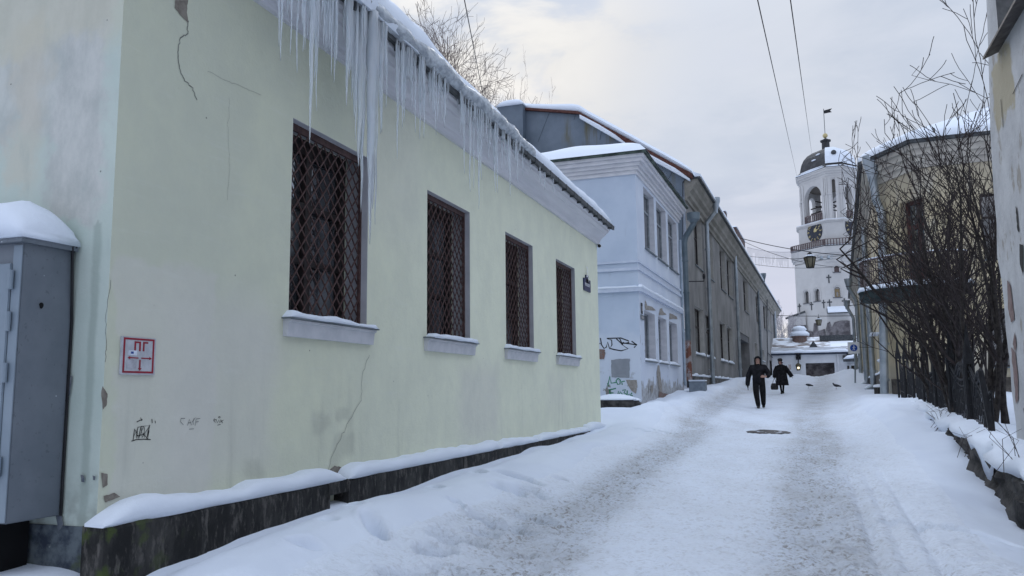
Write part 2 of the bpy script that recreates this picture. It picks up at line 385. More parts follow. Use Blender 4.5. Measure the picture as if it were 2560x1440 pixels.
quads = np.stack([idx[:-1, :-1], idx[:-1, 1:], idx[1:, 1:], idx[1:, :-1]], -1).reshape(-1, 4)
rq = ((GR[:-1, :-1] + GR[1:, 1:]) / 2 > .45).reshape(-1) & (((GY[:-1, :-1] > -7) & (GY[:-1, :-1] < 75)).reshape(-1))
V = np.stack([GX, GY, GZ], -1).reshape(-1, 3); Dd = GD.reshape(-1)
def sheet(name, q, m):
    used, inv = np.unique(q, return_inverse=True); me = bpy.data.meshes.new(name); inv = inv.reshape(-1)
    me.vertices.add(len(used)); me.vertices.foreach_set('co', V[used].astype(np.float32).ravel())
    me.loops.add(len(inv)); me.loops.foreach_set('vertex_index', inv.astype(np.int32))
    me.polygons.add(len(q)); me.polygons.foreach_set('loop_start', np.arange(0, len(inv), 4, dtype=np.int32))
    me.polygons.foreach_set('use_smooth', [True] * len(q)); me.update(calc_edges=True)
    a = me.attributes.new('dirt', 'FLOAT', 'POINT'); a.data.foreach_set('value', Dd[used].astype(np.float32))
    me.materials.append(m); return tag(newobj(name, me), kind='structure')
sheet('road', quads[rq], M['road']); sheet('snowy_ground', quads[~rq], M['bank'])
# ------------------------------------------------------------------ green house on the left
GX0, GY0, GLEN = -4.57, 4.49, 15.15
G = Fr(GX0, GY0, 0, 1)                              # u = y - GY0, o = x - GX0
gh = thing('green_house', (GX0, GY0, -1.3), 'pale green plastered one-storey house with four grilled windows and icicle-hung eave', 'house')
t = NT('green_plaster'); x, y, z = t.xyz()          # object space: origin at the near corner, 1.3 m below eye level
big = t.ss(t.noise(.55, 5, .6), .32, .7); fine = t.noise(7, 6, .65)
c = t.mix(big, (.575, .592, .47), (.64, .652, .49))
c = t.mix(t.math('MULTIPLY', t.ss(y, 0, 7), .8), c, (.81, .825, .65))  # light gradient painted into the plaster colour: paler further up the street
grey = (.635, .615, .56)
wv = t.math('MULTIPLY', t.math('SUBTRACT', t.noise(1.6, 4), .5), .5)
yy = t.math('ADD', y, wv); zz = t.math('ADD', z, wv)
for a0, a1, b0, b1, s, k in ((.08, 1.15, .55, 2.32, .03, .55), (.6, 2.0, .62, 2.1, .25, .55), (1.2, 2.15, 1.5, 1.9, .2, .3), (6.35, 8.0, .6, 1.7, .25, .5), (8.6, 9.7, 2.0, 4.0, .35, .35), (3.5, 5.0, 3.2, 5.2, .5, .3), (10.7, 12.0, .9, 1.6, .3, .3)):
    c = t.mix(t.math('MULTIPLY', t.box(yy, zz, a0, a1, b0, b1, s), k), c, grey)
for a0, a1, b0, b1, s in ((1.55, 1.85, .53, .72, .06), (2.62, 2.95, .95, 1.12, .06), (3.0, 3.4, .60, .85, .05), (3.05, 3.3, 1.0, 1.15, .04), (.05, .35, .42, .6, .05)):
    c = t.mix(t.math('MULTIPLY', t.box(yy, zz, a0, a1, b0, b1, s), .32), c, (.33, .335, .28))
drip = t.math('MULTIPLY', t.ss(t.noise(3.5, 5, .6, (1, 1, .12)), .55, .78), t.ss(z, 2.0, .4))
c = t.mix(t.math('MULTIPLY', drip, .34), c, (.24, .25, .215))
c = t.mix(t.math('MULTIPLY', t.ss(fine, .3, .75), .10), c, (.55, .58, .52))
mott = t.ss(t.noise(2.1, 6, .7, (1, 1, .8), off=(4, 2, 7)), .34, .66); c = t.mix(t.math('MULTIPLY', mott, .16), c, (.40, .415, .375)); swipe = t.ss(t.noise(5, 5, .65, (1, .25, 2.2), off=(9, 1, 3)), .56, .72); c = t.mix(t.math('MULTIPLY', swipe, .16), c, (.70, .71, .66))
dots = t.ss(t.voro(3.2)[0], .035, .015); c = t.mix(t.math('MULTIPLY', dots, .7), c, (.06, .06, .055))
M['green'] = t.fin(c, .9, 0, t.bump(t.noise(38, 4, .6), .3, .007, t.bump(t.noise(2.6, 6, .65), .35, .035)), .2)
t = NT('green_end_plaster'); x, y, z = t.xyz()
wv = t.math('MULTIPLY', t.math('SUBTRACT', t.noise(2.2, 5, .65), .5), .7)
xx = t.math('ADD', x, wv); zz = t.math('ADD', z, t.math('MULTIPLY', wv, 1.3))
c = t.mix(t.ss(t.noise(1.1, 5, .6), .3, .7), (.46, .53, .475), (.53, .585, .525))
pale = t.mix(t.ss(t.noise(4, 6, .7, (1, 1, .5)), .35, .65), (.44, .45, .42), (.57, .565, .525))
c = t.mix(t.math('MULTIPLY', t.box(xx, zz, -.62, -.10, 2.55, 5.2, .08), .95), c, pale)
c = t.mix(t.math('MULTIPLY', t.box(xx, zz, -1.6, -.50, 3.25, 5.2, .10), .8), c, pale)
c = t.mix(t.math('MULTIPLY', t.box(xx, zz, -1.05, -.72, 2.9, 4.2, .10), .55), c, (.56, .51, .41))
c = t.mix(t.math('MULTIPLY', t.box(xx, zz, -1.4, .1, 3.95, 5.2, .12), .55), c, (.58, .55, .42))
c = t.mix(t.math('MULTIPLY', t.box(t.math('ADD', x, t.math('MULTIPLY', wv, .12)), zz, -.16, -.09, .0, 2.6, .02), .45), c, (.24, .29, .25))
c = t.mix(t.math('MULTIPLY', t.ss(t.noise(5, 5, .6, (1, 1, .3)), .55, .8), .4), c, (.30, .36, .33))
c = t.mix(t.math('MULTIPLY', t.ss(z, .95, .35), t.ss(t.noise(7, 5), .4, .7)), c, (.33, .36, .32))
dots = t.ss(t.voro(4)[0], .04, .015); c = t.mix(t.math('MULTIPLY', dots, .7), c, (.05, .05, .05))
M['greenend'] = t.fin(c, .9, 0, t.bump(t.noise(26, 5, .65), .4, .008, t.bump(t.noise(3, 4), .25, .03)), .2)
t = NT('mossy_base_paint'); f = t.ss(t.noise(5, 6, .65), .38, .62); g = t.ss(t.noise(3.2, 5, .6, off=(3, 1, 2)), .5, .64)
c = t.mix(f, (.035, .045, .065), (.13, .155, .17)); c = t.mix(t.math('MULTIPLY', g, .8), c, (.075, .095, .035)); c = t.mix(t.ss(t.noise(9, 5), .66, .72), c, (.30, .32, .30))
M['basepaint'] = t.fin(c, .85, 0, t.bump(f, .4, .01))
t = NT('plinth_stone'); f = t.ss(t.noise(3.0, 6, .7, (1, 1, .45)), .42, .68); g = t.ss(t.noise(14, 6, .7, (1, 1, .35)), .5, .66); x, y, z = t.xyz()
c = t.mix(f, (.012, .012, .012), (.050, .048, .045)); c = t.mix(t.math('MULTIPLY', g, .75), c, (.125, .115, .105))
c = t.mix(t.math('MULTIPLY', t.ss(t.noise(6, 5, off=(1, 4, 2)), .52, .65), t.ss(y, .9, -.2)), c, (.055, .075, .022))
M['plinth'] = t.fin(c, .85, 0, t.bump(g, .5, .012, t.bump(t.noise(25, 5), .5, .01)))
WZ0, WZ1 = .735, 2.70
WIN = [(6.66, 8.17), (9.76, 11.27), (12.86, 14.38), (15.93, 17.43)]
ops = [(a - GY0, b - GY0, WZ0, WZ1) for a, b in WIN]
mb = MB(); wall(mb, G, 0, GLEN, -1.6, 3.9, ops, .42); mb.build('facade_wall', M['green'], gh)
mb = MB(); T = lambda u, o, zz: Vector((GX0 - u, GY0 + o, zz))
mb.quad(T(0, 0, -.90), T(16, 0, -.90), T(16, 0, 4.0), T(0, 0, 4.0)); mb.build('end_wall', M['greenend'], gh)
mb = MB(); mb.box(GX0 - 16, GX0 - .001, GY0 - .012, GY0 + .2, -1.8, -.885); mb.build('painted_base', M['basepaint'], gh)
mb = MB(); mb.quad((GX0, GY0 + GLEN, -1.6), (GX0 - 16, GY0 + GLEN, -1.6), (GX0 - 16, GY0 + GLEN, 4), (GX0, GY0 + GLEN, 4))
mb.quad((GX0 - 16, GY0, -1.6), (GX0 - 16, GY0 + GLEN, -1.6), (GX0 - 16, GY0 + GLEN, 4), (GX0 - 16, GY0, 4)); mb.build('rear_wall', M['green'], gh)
# cornice: stepped plaster mouldings, then boarded soffit and the dark gutter
mb = MB()
prof = [(-.02, 3.60), (.05, 3.60), (.062, 3.64), (.075, 3.66), (.085, 3.70), (.12, 3.745), (.17, 3.785), (.225, 3.82), (.235, 3.85), (.30, 3.89), (.305, 3.93), (.335, 3.955), (.34, 3.99), (-.02, 3.99)]
mb.prism(prof, -.34, GLEN + .02, G); mb.build('cornice', M['trim'], gh)
mb = MB()
for k in range(6):
    o = .02 + k * .05
mb.box(-.42, GLEN + .10, -.02, .415, 3.992, 4.02, G)
for k in range(9): mb.box(-.4, GLEN + .08, .36, .40, 3.975 - .0, 3.99, G) if k == 0 else None
mb.box(-.42, GLEN + .12, .385, .425, 3.965, 4.055, G)
for k in range(26):
    u = 2 + k * .52 + .1 * math.sin(k * 7); mb.box(u, u + .03, .33, .432, 3.94, 4.06, G)
mb.build('gutter', M['gutter'], gh)
mb = MB(); hp = .32
rv = [G(-.42, .41, 4.03), G(GLEN + .12, .41, 4.03), G(GLEN - 5, -7, 4.03 + 7.4 * hp), G(5, -7, 4.03 + 7.4 * hp), G(-.42, -15, 4.03), G(GLEN + .12, -15, 4.03)]
mb.add(rv, [(0, 1, 2, 3), (1, 5, 2), (0, 3, 4), (4, 3, 2, 5)]); mb.build('roof', M['gutter'], gh)
# thick snow hanging over the eave
mb = MB(); rings = []
for k in range(141):
    u = -.6 + (GLEN + .80) * k / 140; e = 1 - sstep(GLEN - 1.3, GLEN + .2, u); e = math.sqrt(max(float(e), .0006))
    th = float(np.interp(u, [-1, 3, 5.2, 8, 11, 14, 16], [.62, .56, .42, .33, .30, .34, .34])) * (1 + .30 * fn(u * .55, 3, 1) + .12 * fn(u * 1.9, 7, 1)); th = .04 + (th - .04) * e
    o = .425 + .035 * fn(u * 1.1, 2, 2) + .015 * fn(u * 4, 5, 5) + float(np.interp(u, [0, 3, 4, 5], [.06, .06, .03, 0])); sl_ = hp * 1.0
    rings.append([G(u, oo, 4.035 + (.42 - oo) * sl_ * e + hh) for oo, hh in ((o - .08, -.0), (o, .02), (o + .02, th * .22), (o - .01, th * .50), (o - .07, th * .76), (o - .18, th * .93), (o - .42, th), (o - 1.4, th), (o - 4.5, th), (o - 4.5, 0))])
mb.loft(rings); mb.build('roof_snow', M['snow'], gh, smooth=True, angle=60)
t = NT('grey_ice'); f = t.ss(t.noise(7, 5, .6, (1, 1, 2)), .35, .65)
t.fin(t.mix(f, (.42, .46, .50), (.74, .79, .83)), .22, 0, t.bump(t.noise(11, 5, .6), .8, .03), .5); t.bsdf.inputs['Transmission Weight'].default_value = .35; t.bsdf.inputs['IOR'].default_value = 1.31
M['iceband'] = t.m
mb = MB(); rings = []
for k in range(121):
    u = -.4 + 9.6 * k / 120; e = math.sqrt(max(float(sstep(9.15, 7.6, u)), .002)); w = .022 + (.085 + .05 * fn(u * 1.7, 4, 4) + .02 * fn(u * 6, 1, 4)) * e; hgt = .03 + (.20 + .09 * fn(u * 1.2, 8, 2) + .04 * fn(u * 5, 3, 3)) * e
    cz = 4.06 + hgt * .30; cc = .40 + .02 * fn(u * 2.2, 6, 6)
    rings.append([G(u, cc + w * math.cos(a) * (1 + .25 * fn(u * 5, a, 3)), cz + hgt * .5 * math.sin(a) * (1 + .2 * fn(u * 4, a, 9))) for a in [2 * math.pi * q / 10 for q in range(10)]])
mb.loft(rings); mb.build('ice_edge', M['iceband'], gh, smooth=True)
# plinth of separate stone blocks with a vent hole
mb = MB(); cuts = [-.10, .93, 2.66, 2.70, 3.04, 3.09, 6.1, 7.62, 9.62, 10.6, 12.6, 13.3, GLEN + .03]
PT = lambda u: -.835 + .0 * u
for a, b in zip(cuts[:-1], cuts[1:]):
    if abs(a - 2.70) < .01: mb.box(a, b, -.02, .165, -.99, -.865, G); mb.box(a, b, -.30, -.02, -1.7, -.87, G); continue
    j = .012 * fn(a * 3, 1, 1)
    n = max(2, int((b - a) / .12)); rings = []
    for k in range(n + 1):
        u = a + .004 + (b - a - .008) * k / n; q = .172 + j + .008 * fn(u * 5, 2, 7); zt = -.862 + .007 * fn(u * 6, 4, 4)
        rings.append([G(u, -.02, -1.75), G(u, q, -1.75), G(u, q + .006 * fn(u * 7, 3, 1), -1.2), G(u, q, zt - .03), G(u, q - .02, zt), G(u, -.02, zt)])
    mb.loft(rings)
mb.build('plinth', M['plinth'], gh)
mb = MB()
for i, (a, b) in enumerate(((-.10, 3.0), (3.06, 7.62), (7.64, 9.6), (9.64, 12.58), (12.62, 13.3), (13.33, GLEN + .02))):
    snowstrip(mb, G, a, b, .172, .0, -.862, (.115, .105, .095, .09, .10, .12)[i], i * 3.3, .10, wob=.32, hang=.016, taper=.35 if i == 0 else .12)
mb.build('ledge_snow', M['snow'], gh, smooth=True, angle=70)
# windows
M['panes'] = glass_dark('sheen_curtain_glass', (.022, .025, .030), (.17, .18, .195), 1.5, (1, 1.4, .55)); M['grille'] = mat('rusty_brown_paint', (.055, .029, .027), (.10, .057, .052), scale=12, rough=.55, bump=.1)  # panes: sky reflection and curtains both painted as pale zones in base colour
M['frame'] = mat('dark_brown_frame', (.016, .012, .012), (.035, .026, .025), scale=8, rough=.5)
M['reveal'] = mat('window_reveal_plaster', (.38, .38, .405), (.44, .44, .46), scale=3)
M['sill'] = mat('sill_plaster', (.50, .51, .53), (.58, .58, .60), scale=6, bump=.3, bscale=20)
M['curtain'] = mat('pale_curtain', (.30, .31, .32), (.42, .43, .44), scale=9, stretch=(1, 1, .1), bump=0)
for wi, (ya, yb) in enumerate(WIN):
    a, b = ya - GY0, yb - GY0
    mb = MB(); fo = -.30                                             # timber frame set back in the wall
    for q in ((a, a + .10), (b - .10, b), ((a + b) / 2 - .055, (a + b) / 2 + .055)): mb.box(q[0], q[1], fo - .06, fo, WZ0, WZ1, G)
    for q in ((WZ0, WZ0 + .09), (WZ1 - .16, WZ1), (WZ0 + .62, WZ0 + .68), (WZ0 + 1.22, WZ0 + 1.28)): mb.box(a + .1, b - .1, fo - .05, fo - .004, q[0], q[1], G)
    win = mb.build('window', M['frame'], gh)
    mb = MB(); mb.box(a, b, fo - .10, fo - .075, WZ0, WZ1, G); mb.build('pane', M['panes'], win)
    mb = MB()
    for q0, q1 in ((a + .12, a + .52), (b - .60, b - .16)):
        n = 22; pts = [(q0 + (q1 - q0) * k / n, fo - .070 + .008 * math.sin(k * 1.9 + wi)) for k in range(n + 1)]
        top = WZ1 - .2 if wi != 0 else WZ0 + .70
        if wi == 0 and q0 > a + .3: top = WZ0 + .62
    mb = MB()
    for (q0, q1) in ((a, a + .004), (b - .004, b)): mb.box(q0, q1, -.28, -.001, WZ0, WZ1, G)
    mb.box(a + .004, b - .004, -.28, -.001, WZ1 - .004, WZ1, G); mb.build('reveal', M['reveal'], win)
    # lattice grille
    mb = MB(); go = -.095; m = .035
    for q in ((a, a + m), (b - m, b)): mb.box(q[0], q[1], go - .015, go + .015, WZ0 + .02, WZ1, G)
    for q in ((WZ0 + .02, WZ0 + .05), (WZ1 - .075, WZ1)): mb.box(a + m, b - m, go - .014, go + .014, q[0], q[1], G)
    p = .152; Wd = b - a - 2 * m; H = WZ1 - .075 - WZ0 - .05; k_ = 1.16
    for sgn in (1, -1):
        n = int((Wd + H / k_) / p) + 2
        for i in range(-n, n + 1):
            c0 = i * p
            # line u = c0 + sgn * s, z = k_ * s clipped to the frame
            s0, s1 = 0, H / k_
            lo, hi = (0 - c0, Wd - c0) if sgn > 0 else (c0 - Wd, c0)
            s0, s1 = max(s0, lo), min(s1, hi)
            if s1 - s0 < .03: continue
            A = (a + m + c0 + sgn * s0, WZ0 + .05 + k_ * s0); B = (a + m + c0 + sgn * s1, WZ0 + .05 + k_ * s1)
            og = go + (.006 if sgn > 0 else -.006)
            l = math.hypot(B[0] - A[0], B[1] - A[1]); nu, nz = -(B[1] - A[1]) / l * .0062, (B[0] - A[0]) / l * .0062
            mb.add([G(A[0] - nu, og, A[1] - nz), G(B[0] - nu, og, B[1] - nz), G(B[0] + nu, og, B[1] + nz), G(A[0] + nu, og, A[1] + nz),
                    G(A[0] - nu, og - .012, A[1] - nz), G(B[0] - nu, og - .012, B[1] - nz), G(B[0] + nu, og - .012, B[1] + nz), G(A[0] + nu, og - .012, A[1] + nz)],
                   [(0, 1, 2, 3), (4, 7, 6, 5), (0, 4, 5, 1), (1, 5, 6, 2), (2, 6, 7, 3), (3, 7, 4, 0)])
    mb.build('grille', M['grille'], win)
    mb = MB(); e = .08
    mb.prism([(-.28, WZ0 - .005), (.0, WZ0 - .005), (.0, WZ0 - .19), (.045, WZ0 - .19), (.05, WZ0 - .15), (.06, WZ0 - .06), (.085, WZ0 - .05), (.085, WZ0 - .03), (-.28, WZ0 + .012)], a - e, b + e, lambda u, o, zz: G(min(max(u, a), b) if o < 0 else u, o, zz))
    mb.build('sill', M['sill'], win)
    mb = MB(); mb.box(a - e - .03, b + e + .03, -.0, .105, WZ0 - .026, WZ0 - .012, G); mb.build('sill_flashing', M['galvdark'], win)
    mb = MB(); snowstrip(mb, G, a - e * (.4 if wi % 2 else 1.2), b + e + .02, .10, -.0, WZ0 - .012, .055 if wi != 0 else .06, 20 + wi * 2.7, .07, wob=.5, hang=.012, taper=.08); snowstrip(mb, G, a + .02, b - .02, -.11, -.28, WZ0 + .01, .05, 40 + wi, .07, wob=.5, hang=.0, taper=.05)
    mb.build('sill_snow', M['snow'], win, smooth=True, angle=70)
# cracks, plaster losses and marker scribbles on the wall
def gp(px, py): return onx(px, py, GX0)
M['crackm'] = mat('crack_shadow_gap', (.13, .135, .12), (.24, .25, .225), bump=0, scale=20)
M['loss'] = mat('bare_render', (.17, .145, .12), (.25, .225, .19), scale=12, bump=.8, bscale=25)
def wig(pts, amp, n=6):
    out = []
    for (x0, y0), (x1, y1) in zip(pts[:-1], pts[1:]):
        for k in range(n): f = k / n; out.append((x0 + (x1 - x0) * f + amp * fn(x0 + k * 3.1, y0 * .7, 1), y0 + (y1 - y0) * f + amp * fn(x0 * .3, y0 + k * 2.7, 2)))
    return out + [pts[-1]]
for pts, w in (([(468, 52), (468, 84), (450, 96), (444, 130), (448, 170), (456, 195), (476, 215), (492, 250)], .009), ([(922, 885), (905, 940), (903, 1000), (868, 1062), (842, 1110), (818, 1180)], .005),
               ([(520, 178), (560, 200), (600, 215), (652, 238)], .0025), ([(574, 245), (570, 320), (574, 420), (568, 500)], .002), ([(262, 905), (266, 860), (262, 800), (276, 700)], .004)):
    mb = MB(); mb.ribbon([gp(*q) for q in wig(pts, 5)], w, (1, 0, 0)); mb.build('crack', M['crackm'], gh)
def blob(mb, pxs, P, nrm, th=.004):
    n = len(pxs); out = [];
    for (x0, y0), (x1, y1) in zip(pxs, pxs[1:] + pxs[:1]):
        for k in range(4): f = k / 4; out.append((x0 + (x1 - x0) * f + 2.2 * fn(x0 + k * 1.7, y0, 3), y0 + (y1 - y0) * f + 2.2 * fn(x0, y0 + k * 1.3, 5)))
    pts = [P(*q) + Vector(nrm) * th for q in out]; mb.add(pts, [tuple(range(len(pts)))])
for pl in ([(437, 0), (470, 0), (466, 30), (470, 58), (452, 40), (436, 20)], [(255, 965), (268, 985), (266, 1012), (256, 1024), (252, 990)], [(252, 1182), (268, 1185), (268, 1212), (256, 1220)], [(815, 1182), (836, 1164), (858, 1170), (862, 1182)], [(258, 1240), (285, 1232), (300, 1242), (262, 1256)]):
    mb = MB(); blob(mb, pl, gp, (1, 0, 0)); mb.build('bare_patch', M['loss'], gh)
P2 = lambda px, py: onplane(px, py, (0, GY0, 0), (0, 1, 0))
M['oldpaint'] = mat('old_grey_paint', (.10, .115, .14), (.17, .18, .19), scale=14)
for pl in ([(166, 935), (186, 940), (180, 985), (170, 1010), (163, 985)], [(206, 1186), (214, 1188), (216, 1205), (208, 1204)], [(144, 1285), (160, 1290), (163, 1310), (150, 1330)], [(236, 1188), (243, 1190), (242, 1200), (237, 1199)]):
    mb = MB(); blob(mb, pl, P2, (0, -1, 0), .016); mb.build('peeled_patch', M['oldpaint'], gh)
M['marker'] = mat('black_marker', (.012, .012, .014), bump=0)
S1 = [[(332, 1100), (336, 1072), (334, 1090), (344, 1070), (341, 1096)], [(338, 1075), (346, 1096), (358, 1066), (344, 1068), (340, 1090), (360, 1086)], [(352, 1068), (354, 1094), (374, 1064), (352, 1066), (346, 1092)], [(360, 1068), (360, 1094), (370, 1070), (366, 1098), (374, 1062)], [(356, 1082), (369, 1098), (372, 1076)],
      [(328, 1103), (340, 1099), (358, 1098), (376, 1099)], [(341, 1055), (355, 1048), (350, 1045)], [(355, 1048), (353, 1052)], [(379, 1047), (380, 1058)], [(387, 1052), (388, 1058)]]
S2 = [[(462, 1046), (452, 1046), (450, 1054), (458, 1062)], [(468, 1064), (473, 1048), (478, 1063)], [(470, 1057), (477, 1057)], [(484, 1046), (482, 1062)], [(488, 1044), (479, 1056)], [(500, 1046), (490, 1047), (487, 1064)], [(489, 1055), (496, 1054)], [(472, 1073), (484, 1072)]]
S3 = [[(536, 1046), (533, 1050), (538, 1056)], [(534, 1050), (541, 1049)], [(540, 1050), (543, 1057), (546, 1050), (549, 1057), (551, 1049)], [(545, 1043), (548, 1041), (551, 1043), (548, 1045), (545, 1043)], [(552, 1050), (556, 1058)], [(551, 1055), (558, 1050)], [(543, 1063), (551, 1061)]]
for ss_, w in ((S1, .0065), (S2, .0045), (S3, .0045)):
    mb = MB()
    for st in ss_: mb.ribbon([gp(*q) for q in st], w, (1, 0, 0))
    mb.build('graffiti', M['marker'] if ss_ is not S2 else mat('faded_marker', (.14, .15, .145), bump=0), gh)
# things fixed to the wall
def plate_on(fr, u0, u1, z0, z1, o0, o1): mb = MB(); mb.box(u0, u1, o0, o1, z0, z1, fr); return mb
u0, z1 = G.uz(301, 840); u1, z0 = G.uz(382, 938)
sg = thing('fire_hydrant_sign', G((u0 + u1) / 2, 0, z0), 'white enamel plate with red border, two letters and three arrows on green wall', 'sign')
M['enamel'] = mat('worn_white_enamel', (.40, .41, .44), (.50, .51, .54), scale=14, rough=.4, bump=.1)
M['red'] = mat('red_paint', (.30, .012, .03), (.24, .02, .035), scale=20, rough=.4, bump=0)
plate_on(G, u0, u1, z0, z1, .002, .016).build('plate', M['enamel'], sg)
w_, h_ = u1 - u0, z1 - z0
def S(a, b, c, d, o=.0185): mbs.box(u0 + w_ * a, u0 + w_ * b, .015, o, z0 + h_ * c, z0 + h_ * d, G)
mbs = MB(); S(.05, .95, .92, .97); S(.05, .95, .045, .095); S(.05, .095, .095, .92); S(.905, .95, .095, .92); mbs.build('border', M['red'], sg)
mbs = MB(); S(.36, .405, .63, .885); S(.50, .545, .63, .885); S(.405, .50, .84, .885); S(.61, .655, .63, .885); S(.655, .76, .84, .885); mbs.build('lettering', M['red'], sg)
mbs = MB(); S(.22, .49, .43, .46); S(.58, .84, .43, .46); S(.52, .56, .16, .40)
def tri(p): mbs.add([G(u0 + w_ * a, o, z0 + h_ * b) for o in (.0186,) for a, b in p], [(0, 1, 2)])
tri(((.17, .445), (.25, .49), (.25, .40))); tri(((.89, .445), (.81, .49), (.81, .40))); tri(((.54, .105), (.48, .18), (.60, .18))); mbs.build('arrow', M['red'], sg)
mbs = MB(); S(.20, .44, .51, .64, .0192); mbs.build('sticker', mat('paper_sticker', (.62, .66, .74), scale=20), sg)
mbs = MB(); S(.26, .34, .55, .61, .0198); mbs.build('sticker_mark', mat('blue_ink', (.04, .08, .3)), sg)
mbs = MB(); S(.16, .44, .16, .40, .0186); mbs.build('torn_paper', mat('torn_paper', (.33, .33, .36), (.46, .46, .5), scale=16), sg)
M['signblue'] = mat('navy_enamel', (.012, .020, .075), (.018, .028, .095), rough=.35, bump=0)
M['white'] = mat('white_paint', (.78, .79, .80), rough=.5, bump=0)
def glyphs(txt, h, fr, u, o, z, m, name, parent, squeeze=1.0, ital=0):
    cu = bpy.data.curves.new('glyphs', 'FONT'); cu.body = txt; cu.size = 1; cu.extrude = 0; cu.align_x = 'CENTER'
    ob = bpy.data.objects.new('glyphs', cu); COL.objects.link(ob); dg = bpy.context.evaluated_depsgraph_get(); dg.update()
    me = ob.evaluated_get(dg).to_mesh(); mb = MB()
    mb.add([fr(u + v.co.x * h * squeeze, o, z + v.co.y * h) for v in me.vertices], [tuple(p.vertices) for p in me.polygons])
    ob.evaluated_get(dg).to_mesh_clear(); bpy.data.objects.remove(ob); bpy.data.curves.remove(cu)
    return mb.build(name, m, parent)
ua, za = G.uz(1462.2, 687); ub, zb = G.uz(1468.5, 712)
s = thing('house_number_plate', G((ua + ub) / 2, 0, zb), 'upright navy plate with white house number near end of green wall', 'sign')
plate_on(G, ua, ub, zb, za, .002, .03).build('plate', M['signblue'], s); zb_ = zb + .12 * (za - zb)
glyphs('3', .36, G, (ua + ub) / 2 - .02, .033, zb + .16, M['white'], 'digit', s, 1.1); glyphs('А', .13, G, (ua + ub) / 2 + .09, .033, zb + .06, M['white'], 'letter', s)
ua, za = G.uz(1457.5, 712); ub, zb = G.uz(1474, 734)
s = thing('street_name_plate', G((ua + ub) / 2, 0, zb - .02), 'wide navy plate with a line of white lettering under the number plate', 'sign')
mb = MB(); mb.box(ua, ub, .002, .03, zb + .02, zb + .30, G); mb.build('plate', M['signblue'], s)
mb = MB()
for k in range(9):
    q = ua + (ub - ua) * (.14 + .082 * k); zc = zb + .13
    mb.box(q, q + .016, .029, .033, zc, zc + .07, G)
    if k % 3 != 1: mb.box(q + .017, q + .045, .029, .033, zc + (.0 if k % 2 else .054), zc + (.016 if k % 2 else .07), G)
    if k % 2: mb.box(q + .046, q + .058, .029, .033, zc, zc + .07, G)
mb.build('lettering', M['white'], s)
q = at(1496, 617, GY0 + GLEN + .0)
s = thing('security_camera', q, 'small white bullet camera under the far end of the green eave', 'camera')
mb = MB(); mb.tube([q + Vector((-.10, 0, .06)), q + Vector((0, -.02, .06)), q + Vector((.05, -.05, .03))], .022, 8); mb.build('bracket', M['white'], s)
mb = MB(); mb.tube([q + Vector((.02, .06, .03)), q + Vector((.05, -.12, -.0))], .048, 12); mb.build('housing', M['white'], s, smooth=True, angle=40)
mb = MB(); mb.tube([q + Vector((.05, -.121, .0)), q + Vector((.053, -.14, -.004))], .043, 12); mb.build('lens', M['black'], s)
mb = MB(); mb.tube([q + Vector((-.06, 0, .03)), q + Vector((-.07, -.02, -.06)), q + Vector((-.05, -.02, -.14))], .008, 6); mb.build('cable', M['galv'], s)

# ------------------------------------------------------------------ icicles along the eave
t = NT('icicle_ice'); f = t.ss(t.noise(9, 4, .6, (3, 3, .35)), .35, .7)
b = t.bsdf; t.fin(t.mix(f, (.86, .92, .97), (.97, .985, 1.0)), .06, 0, t.bump(t.noise(30, 3, .6, (1, 1, .35)), .35, .01), .5)
b.inputs['IOR'].default_value = 1.31; b.inputs['Transmission Weight'].default_value = .66
M['icicle'] = t.m
EX = GX0 + .415; rI = random.Random(5)
def icicle_mesh(mb, x, y, z1, z0, r, lean=0.):
    L = z1 - z0; n = max(5, int(L / .07)); n = min(n, 22); ph = rI.random() * 9; pts = []; rad = []
    for k in range(n + 1):
        f = k / n; pts.append((x + .012 * fn(f * 3 * L, ph, 1) + .02 * lean * f, y + .012 * fn(f * 3 * L, ph, 5), z1 - L * f))
        rr = r * (1 - f) ** .75 * (1 + .22 * fn(f * L * 9, ph, 2)) + .0022; rad.append(rr)
    mb.tube(pts, rad, 7)
big = [(685,109,.016),(693,146,.018),(718,130,.014),(733,177,.018),(749,123,.012),(771,356,.036),(781,200,.026),(786,274,.016),(807,130,.02),(831,203,.022),(862,264,.036),(869,190,.03),(886,347,.02),
       (952,330,.020),(992,396,.024),(1004,318,.018),(1010,306,.015),(1037,331,.016),(1050,347,.020),(1060,344,.018),(1096,306,.015),(1110,320,.015),(1161,434,.018),(1176,480,.022),(1185,470,.015),(1198,523,.026),(1203,450,.018),
       (1238,481,.024),(1244,483,.016),(1276,490,.020),(1295,457,.014),(1307,440,.012),(1351,460,.014),(1363,476,.018),(1384,481,.012)]
ICL = {}
def zone(px): return ('before the first window' if px < 700 else 'left of the giant icicle above the first window' if px < 862 else 'hard beside the giant icicle' if px < 958 else
                      'in the dense curtain between first and second window' if px < 1112 else 'in the ragged curtain above the second window' if px < 1215 else 'between second and third window' if px < 1290 else 'in the sparse far row above the third window')
def put(px, ytip, r, long_=False, lab=None, zt=4.03, dx=0):
    p = onx(px, 500, EX + dx); y = p.y; tip = None
    # pixel row of the tip -> height on the vertical line through (EX, y)
    rr = ray(px, ytip); z0 = rr.z / rr.x * (EX + dx)
    if zt - z0 < .04: return
    mb = MB(); icicle_mesh(mb, EX + dx, y, zt, z0, r)
    o = mb.build('icicle', M['icicle'], None, smooth=True, base=(EX + dx, y, z0))
    tag(o, lab or (('long slender icicle hanging ' if long_ else 'short thin icicle hanging ') + zone(px)), 'icicle', 'icicles hanging from the green eave')
for px, yt, r in big: put(px, yt, r * .85, True, dx=rI.uniform(-.02, .03))
